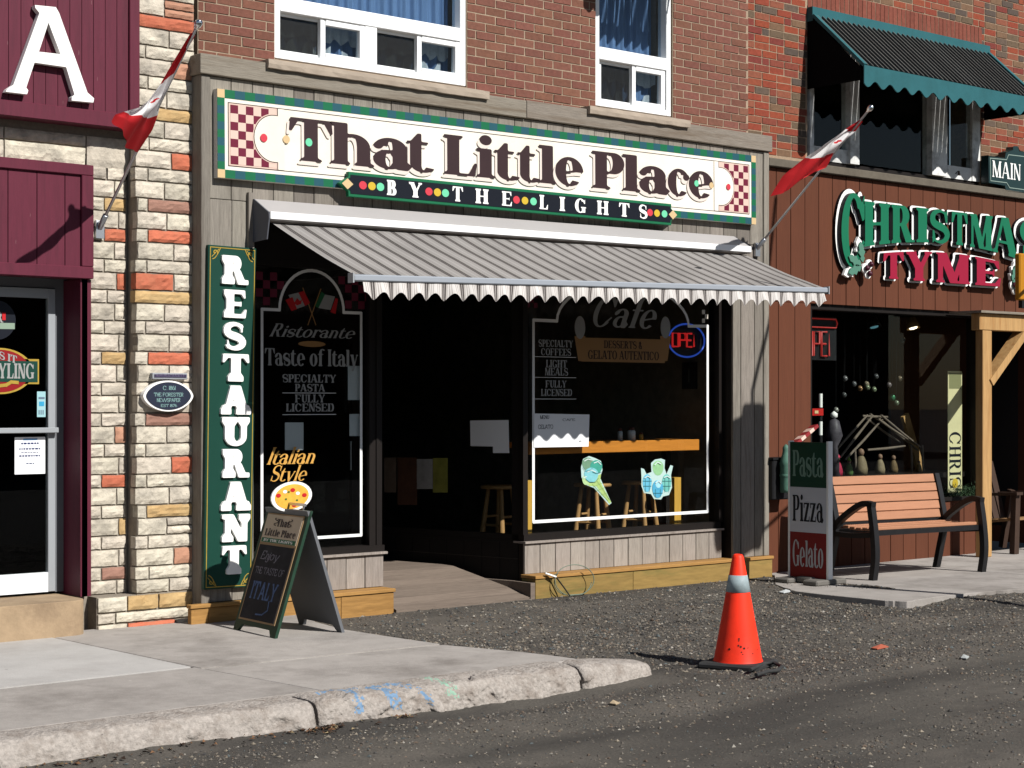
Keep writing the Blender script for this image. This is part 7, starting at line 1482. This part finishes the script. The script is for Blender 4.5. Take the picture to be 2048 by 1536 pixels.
def figure(lab, px, py, h, col, cat, y=.4, name='figurine', hat=None):
    p = onY(px, py, y); p.z = ZSH - .03; r = thing(name, lab, cat, p); MB().lathe([(0, 0), (h*.24, 0), (h*.26, h*.2), (h*.2, h*.5), (h*.12, h*.68), (h*.07, h*.72)], p, 14).obj('body', mat('figurine tone %d' % px, C(*col), .7, var=.3, scale=20), r); MB().lathe([(0, h*.7), (h*.1, h*.74), (h*.13, h*.84), (h*.1, h*.95), (0, h)], p, 12).obj('head', mat('figurine face', C(140, 112, 92), .6), r)
    if hat: MB().lathe([(h*.15, h*.9), (h*.1, h*1.0), (0, h*1.15)], p, 12).obj('hat', mat('hat tone %d' % px, C(*hat), .6), r)
figure('cream robed figurine in the left of the stick stable', 1722, 940, .26, (130, 116, 90), 'figurine'); figure('pale round figurine in the middle of the stick stable', 1760, 940, .2, (140, 126, 100), 'figurine'); figure('brown figurine in the right of the stick stable', 1787, 940, .18, (110, 90, 60), 'figurine', .45); figure('golden straw figurine at the right foot of the stable', 1838, 940, .12, (120, 98, 58), 'figurine', .38)
figure('crimson hatted gnome beside the menu sign edge', 1675, 940, .2, (170, 40, 70), 'figurine', .3, hat=(200, 60, 90)); figure('dark green elf figurine in the lower left of the Christmas window', 1698, 940, .16, (80, 110, 60), 'figurine', .35, hat=(120, 150, 60))
M_SILV = mat('silver grey fabric', C(80, 76, 82), .5, var=.5, scale=18)
p = onY(1668, 940, .32); p.z = ZSH - .03; sn = thing('angel_figure', 'tall silver grey angel figure at the left of the Christmas window', 'figurine', p); hh = onY(1668, 822, .32).z - p.z; MB().lathe([(0, 0), (.07, 0), (.035, hh*.45), (.085, hh*.62), (.05, hh*.85), (0, hh*.9)], p, 14).obj('body', M_SILV, sn); MB().lathe([(0, hh*.88), (.035, hh*.91), (.035, hh*.96), (0, hh)], p, 12).obj('head', M_WHITE, sn)
p = onY(1641, 940, .3); p.z = ZSH - .03; top = onY(1641, 787, .3); cp = thing('candy_pole', 'white and black striped pole with red tag beside the angel figure', 'decoration', p)
for i in range(6): a, b = p.lerp(top, i/6), p.lerp(top, (i + 1)/6 - .002); MB().tube([(a.x, a.y, a.z), (a.x, a.y, b.z)], .02, 10).obj('stripe', M_WHITE if i in (1, 3, 5) else M_BLACK, cp)
t0, t1 = onY(1624, 817, .28), onY(1646, 831, .28); MB().box(t0.x, t1.x, .275, .283, t1.z, t0.z).obj('tag', mat('red tag', C(200, 40, 36), .5), cp); MB().box(t0.x + .03, t1.x - .08, .27, .274, t1.z + .02, t0.z - .02).obj('tag_mark', M_DOTC, cp)
a, b = onY(1588, 888, YS - .1), onY(1630, 852, YS - .1); ar = thing('candy_sign', 'slanted red and white striped board behind the menu sign top', 'sign', a); d = (b - a)/5
for i in range(5): MB().bar(a + d*i, a + d*(i + .97), .03, .09, up=(0, -1, .2)).obj('stripe', M_PINK if i % 2 else mat('candy red', C(150, 44, 48), .5), ar)
ORN = [(1690, 757), (1708, 768), (1720, 777), (1735, 775), (1752, 753), (1778, 770), (1800, 757), (1785, 795), (1793, 806), (1688, 790), (1672, 820), (1733, 768), (1748, 779), (1806, 680)]
COLS = [(150, 150, 150), (130, 132, 134), (190, 150, 110), (150, 160, 130), (120, 122, 124), (150, 140, 140), (200, 180, 150), (80, 170, 120), (140, 156, 130), (110, 112, 112), (180, 180, 170), (190, 176, 150), (170, 186, 150), (90, 92, 92)]
NM = ['grey', 'smoky', 'copper', 'sage', 'ash', 'rose grey', 'champagne', 'bright green', 'moss', 'lead', 'pearl', 'sand', 'lime grey', 'slate']
PL = ['leftmost of the upper ones', 'left of the copper bauble', 'left of a champagne and green pair', 'beside the sand one', 'high in the middle', 'right of the middle', 'highest at the right', 'brightest in the window', 'just under the bright green one', 'low at the left', 'just above the angel figure', 'left of the lime grey one', 'right of the sand one', 'hung far up beneath the lit spotlight']
for i, (px, py) in enumerate(ORN):
    p = onY(px, py, .35 + .25*((i*7) % 5)/5); r = thing('bauble', '%s bauble hanging in the Christmas window, %s' % (NM[i], PL[i]), 'ornament', p, 'baubles hanging in the Christmas window'); s = .03 if i != 7 else .04
    MB().lathe([(0, -s), (s*.6, -s*.8), (s, 0), (s*.6, s*.8), (0, s)], p, 12).obj('ball', mat('bauble tone %d' % i, C(*[c*.8 for c in COLS[i]]), .2, metallic=.3, var=.3, scale=25), r); MB().tube([p + Vector((0, 0, s)), (p.x, p.y, WZ1 - .05)], .0015, 4).obj('string', M_BLACK, r)
a, b = onY(1896, 742, .125), onY(1924, 985, .125); vb = thing('vertical_banner', 'narrow cream vertical banner lettered Christmas at the right of the shop window', 'banner', (a.x, .125, b.z)); MB().box(a.x, b.x, .125, .132, b.z, a.z).obj('board', mat('cream banner', C(226, 218, 170), .6, var=.08), vb)
L, w = text_loops('CHRISTMAS', ROMAN, gap=.07); mb = MB(); sz = (a.z - b.z - .06)/w*1.35; zt_ = a.z - .03 + (-(onY(1910, 742, .125).z) + onY(1910, 862, .125).z)*0
z_start = onY(1910, 864, .125).z + 0*sz; 
for lp, ch in text_loops('CHRIST', ROMAN, gap=.07)[0]: mb.prism([[(b.x - .022 - (1 - p[1])*0 - (b.x - a.x - .045)*(1 - p[1]), z_start - p[0]*.175) for p in q] for q in lp], .123, .123)
mb.obj('lettering', M_NAVY, vb)
for lp in ((a.z - .02, a.z - .18), ): MB().box(a.x + .02, b.x - .02, .1225, .123, lp[1], lp[0]).obj('ornament_print', mat('olive print', C(140, 140, 100), .6), vb)
e = MB(); disc(e, (a.x + b.x)/2, b.z + .1, .05, .1225); e.obj('sun_print', M_DOTY, vb)
# garland at the foot of the window
gl = MB()
for i in range(900):
    t = random.random(); px = 1880 + 60*t; p = onY(px, 968, .11 + random.uniform(-.05, -.0)); p.y = random.uniform(-.03, .08); p.z = WZ0 + abs(random.gauss(0, .05)); d = Vector((random.gauss(0, 1), random.gauss(0, 1), random.gauss(0, 1))).normalized()*.035; s = d.cross(Vector((0, 0, 1))).normalized()*.004; gl.add([p - s, p + s, p + d], [(0, 1, 2)])
o = gl.obj('garland', mat('dark fir green', C(52, 76, 50), .8, var=.3, scale=30)); tag(o, 'dark fir garland lying on the window ledge under the banner', 'garland')
# ================================================================ traffic signal standing just right of the frame; its head shades the pilaster
by_ = -3.2; bx_ = 2.86; sigp = onY(1500, 950, YF); k = (YF - by_)/.751; hx, zc = sigp.x + .146*k + .03, sigp.z + .644*k
ts = thing('traffic_signal', 'traffic signal pole with amber yellow signal housing at the right edge', 'traffic signal', (bx_, by_, 0)); M_YEL = mat('amber yellow signal housing', C(196, 132, 30), .5, var=.08, scale=5, dirt=C(150, 96, 24), dirt_amt=.4, dirt_scale=3)
hd_ = sub('signal_head', ts, (hx, by_, zc)); hb = MB(); hb.box(hx - .14, hx + .14, by_ - .14, by_ + .1, zc - .58, zc + .58).obj('housing', M_YEL, hd_, bev=.03)
for i in range(3):
    z = zc + .38 - i*.38; v = MB(); v.tube([(hx - .14, by_ - .02, z), (hx - .33, by_ - .02, z - .05)], [.13, .12], 14, caps=False); v.obj('visor', M_BLACK, hd_); l = MB(); l.lathe([(0, 0), (.11, 0)], (hx - .143, by_ - .02, z), 16, ax=(-1, 0, 0)); l.obj('lens', mat('lens tone %d' % i, [(.2, .01, .01), (.25, .12, .01), (.01, .15, .08)][i], .2), hd_)
MB().tube([(hx, by_, zc + .5), (hx, by_, zc + .75), (hx + .3, by_, zc + 1.6), (hx + .45, by_, zc + 2.6)], .022, 8).bar((bx_, by_, zc - .7), (hx, by_, zc - .62), .06, .06).bar((bx_, by_, zc + .45), (hx, by_, zc + .4), .05, .05).obj('hanger', M_BLACK, ts)
yp_ = -1.5; pe = onY(2040, 506, yp_), onY(2040, 600, yp_); px0_ = pe[0].x; pw = .32
ph = sub('pedestrian_head', ts, (px0_ + pw/2, yp_, pe[1].z)); MB().box(px0_, px0_ + pw, yp_, yp_ + .06, pe[1].z, pe[0].z).obj('housing', M_YEL, ph, bev=.012); MB().box(px0_ + .05, px0_ + pw - .02, yp_ + .01, yp_ + .05, pe[1].z - .07, pe[1].z - .001).obj('bracket', M_BLACK, ph)
MB().tube([(bx_, by_, 0), (bx_, by_, zc + .4)], .05, 14).tube([(bx_, by_, pe[0].z - .1), (px0_ + pw + .05, yp_ - .1, pe[0].z - .1), (px0_ + pw - .02, yp_ + .03, pe[0].z - .1)], .016, 8).obj('pole', M_STEEL, ts)
print('SIGNAL', bx_, hx, px0_, zc)
# litter on the gravel
def litter(name, lab, px, py, w, d, col, rz):
    p = onZ(px, py, .05); z = float(ground_h(p.x, p.y)) + .012; c, s = math.cos(rz), math.sin(rz); P = [(-w, -d), (w, -d*.8), (w*.9, d), (-w*.8, d*.9)]; mb = MB(); mb.add([(p.x + c*a - s*b, p.y + s*a + c*b, z + (.012 if i == 2 else 0)) for i, (a, b) in enumerate(P)] + [(p.x + c*a - s*b, p.y + s*a + c*b, z - .006) for a, b in P], [(0, 1, 2, 3), (7, 6, 5, 4), (0, 4, 5, 1), (1, 5, 6, 2), (2, 6, 7, 3), (3, 7, 4, 0)]); tag(mb.obj(name, mat('litter tone %d' % px, C(*col), .8)), lab, 'litter')
litter('paper_scrap', 'crumpled white paper scrap on the gravel before the menu sign', 1570, 1187, .075, .03, (206, 210, 210), .2); litter('brick_shard', 'flat orange red shard lying on the gravel right of the cone', 1759, 1278, .075, .03, (190, 104, 80), .1); litter('wrapper', 'small pale wrapper on the gravel at the right', 1930, 1302, .05, .02, (180, 184, 182), .4)
litter('pebble', 'tan pebble lying beneath the broken kerb end', 1229, 1388, .025, .022, (190, 170, 140), .3)
# fallen leaves and twigs in the gutter
lv = MB(); tn = []
for i in range(200):
    x = random.uniform(-6.3, -3.6) if i % 3 else random.gauss(-4.27, .06); y = -3.30 - abs(random.gauss(0, .05)); z = float(ground_h(x, y)) + .008; a = random.random()*6.3; w, h = random.uniform(.006, .02), random.uniform(.004, .01); c, s = math.cos(a), math.sin(a)
    lv.add([(x - c*w, y - s*w, z), (x + s*h, y - c*h, z + random.uniform(0, .015)), (x + c*w, y + s*w, z), (x - s*h, y + c*h, z + random.uniform(0, .01))], [(0, 1, 2, 3)]); k = random.random(); tn.append(C(126, 92, 64) if k < .3 else (C(66, 50, 40) if k < .8 else C(150, 132, 100)))
o = lv.obj('gutter_leaves', attr_mat('leaf litter', .9), tone=tn); tag(o, 'scattered brown leaf bits in the gutter along the kerb', 'leaf litter', kind='stuff')
# ================================================================ the other side of the street, seen only in the glass
op = thing('brick_row', 'dark brick row across the street mirrored in the shop glass', 'building', (0, -27, 0)); wl_ = MB(); wl_.box(-30, 40, -33, -27, -.05, 5.6); wl_.obj('wall', mat('shaded brown brick', C(96, 62, 50), .9, var=.2, scale=3), op)
for i in range(16): MB().box(-28 + i*4.2, -28 + i*4.2 + 2.6, -26.98, -26.9, .6 if i % 3 else .05, 2.6).obj('window', M_DARK, op)
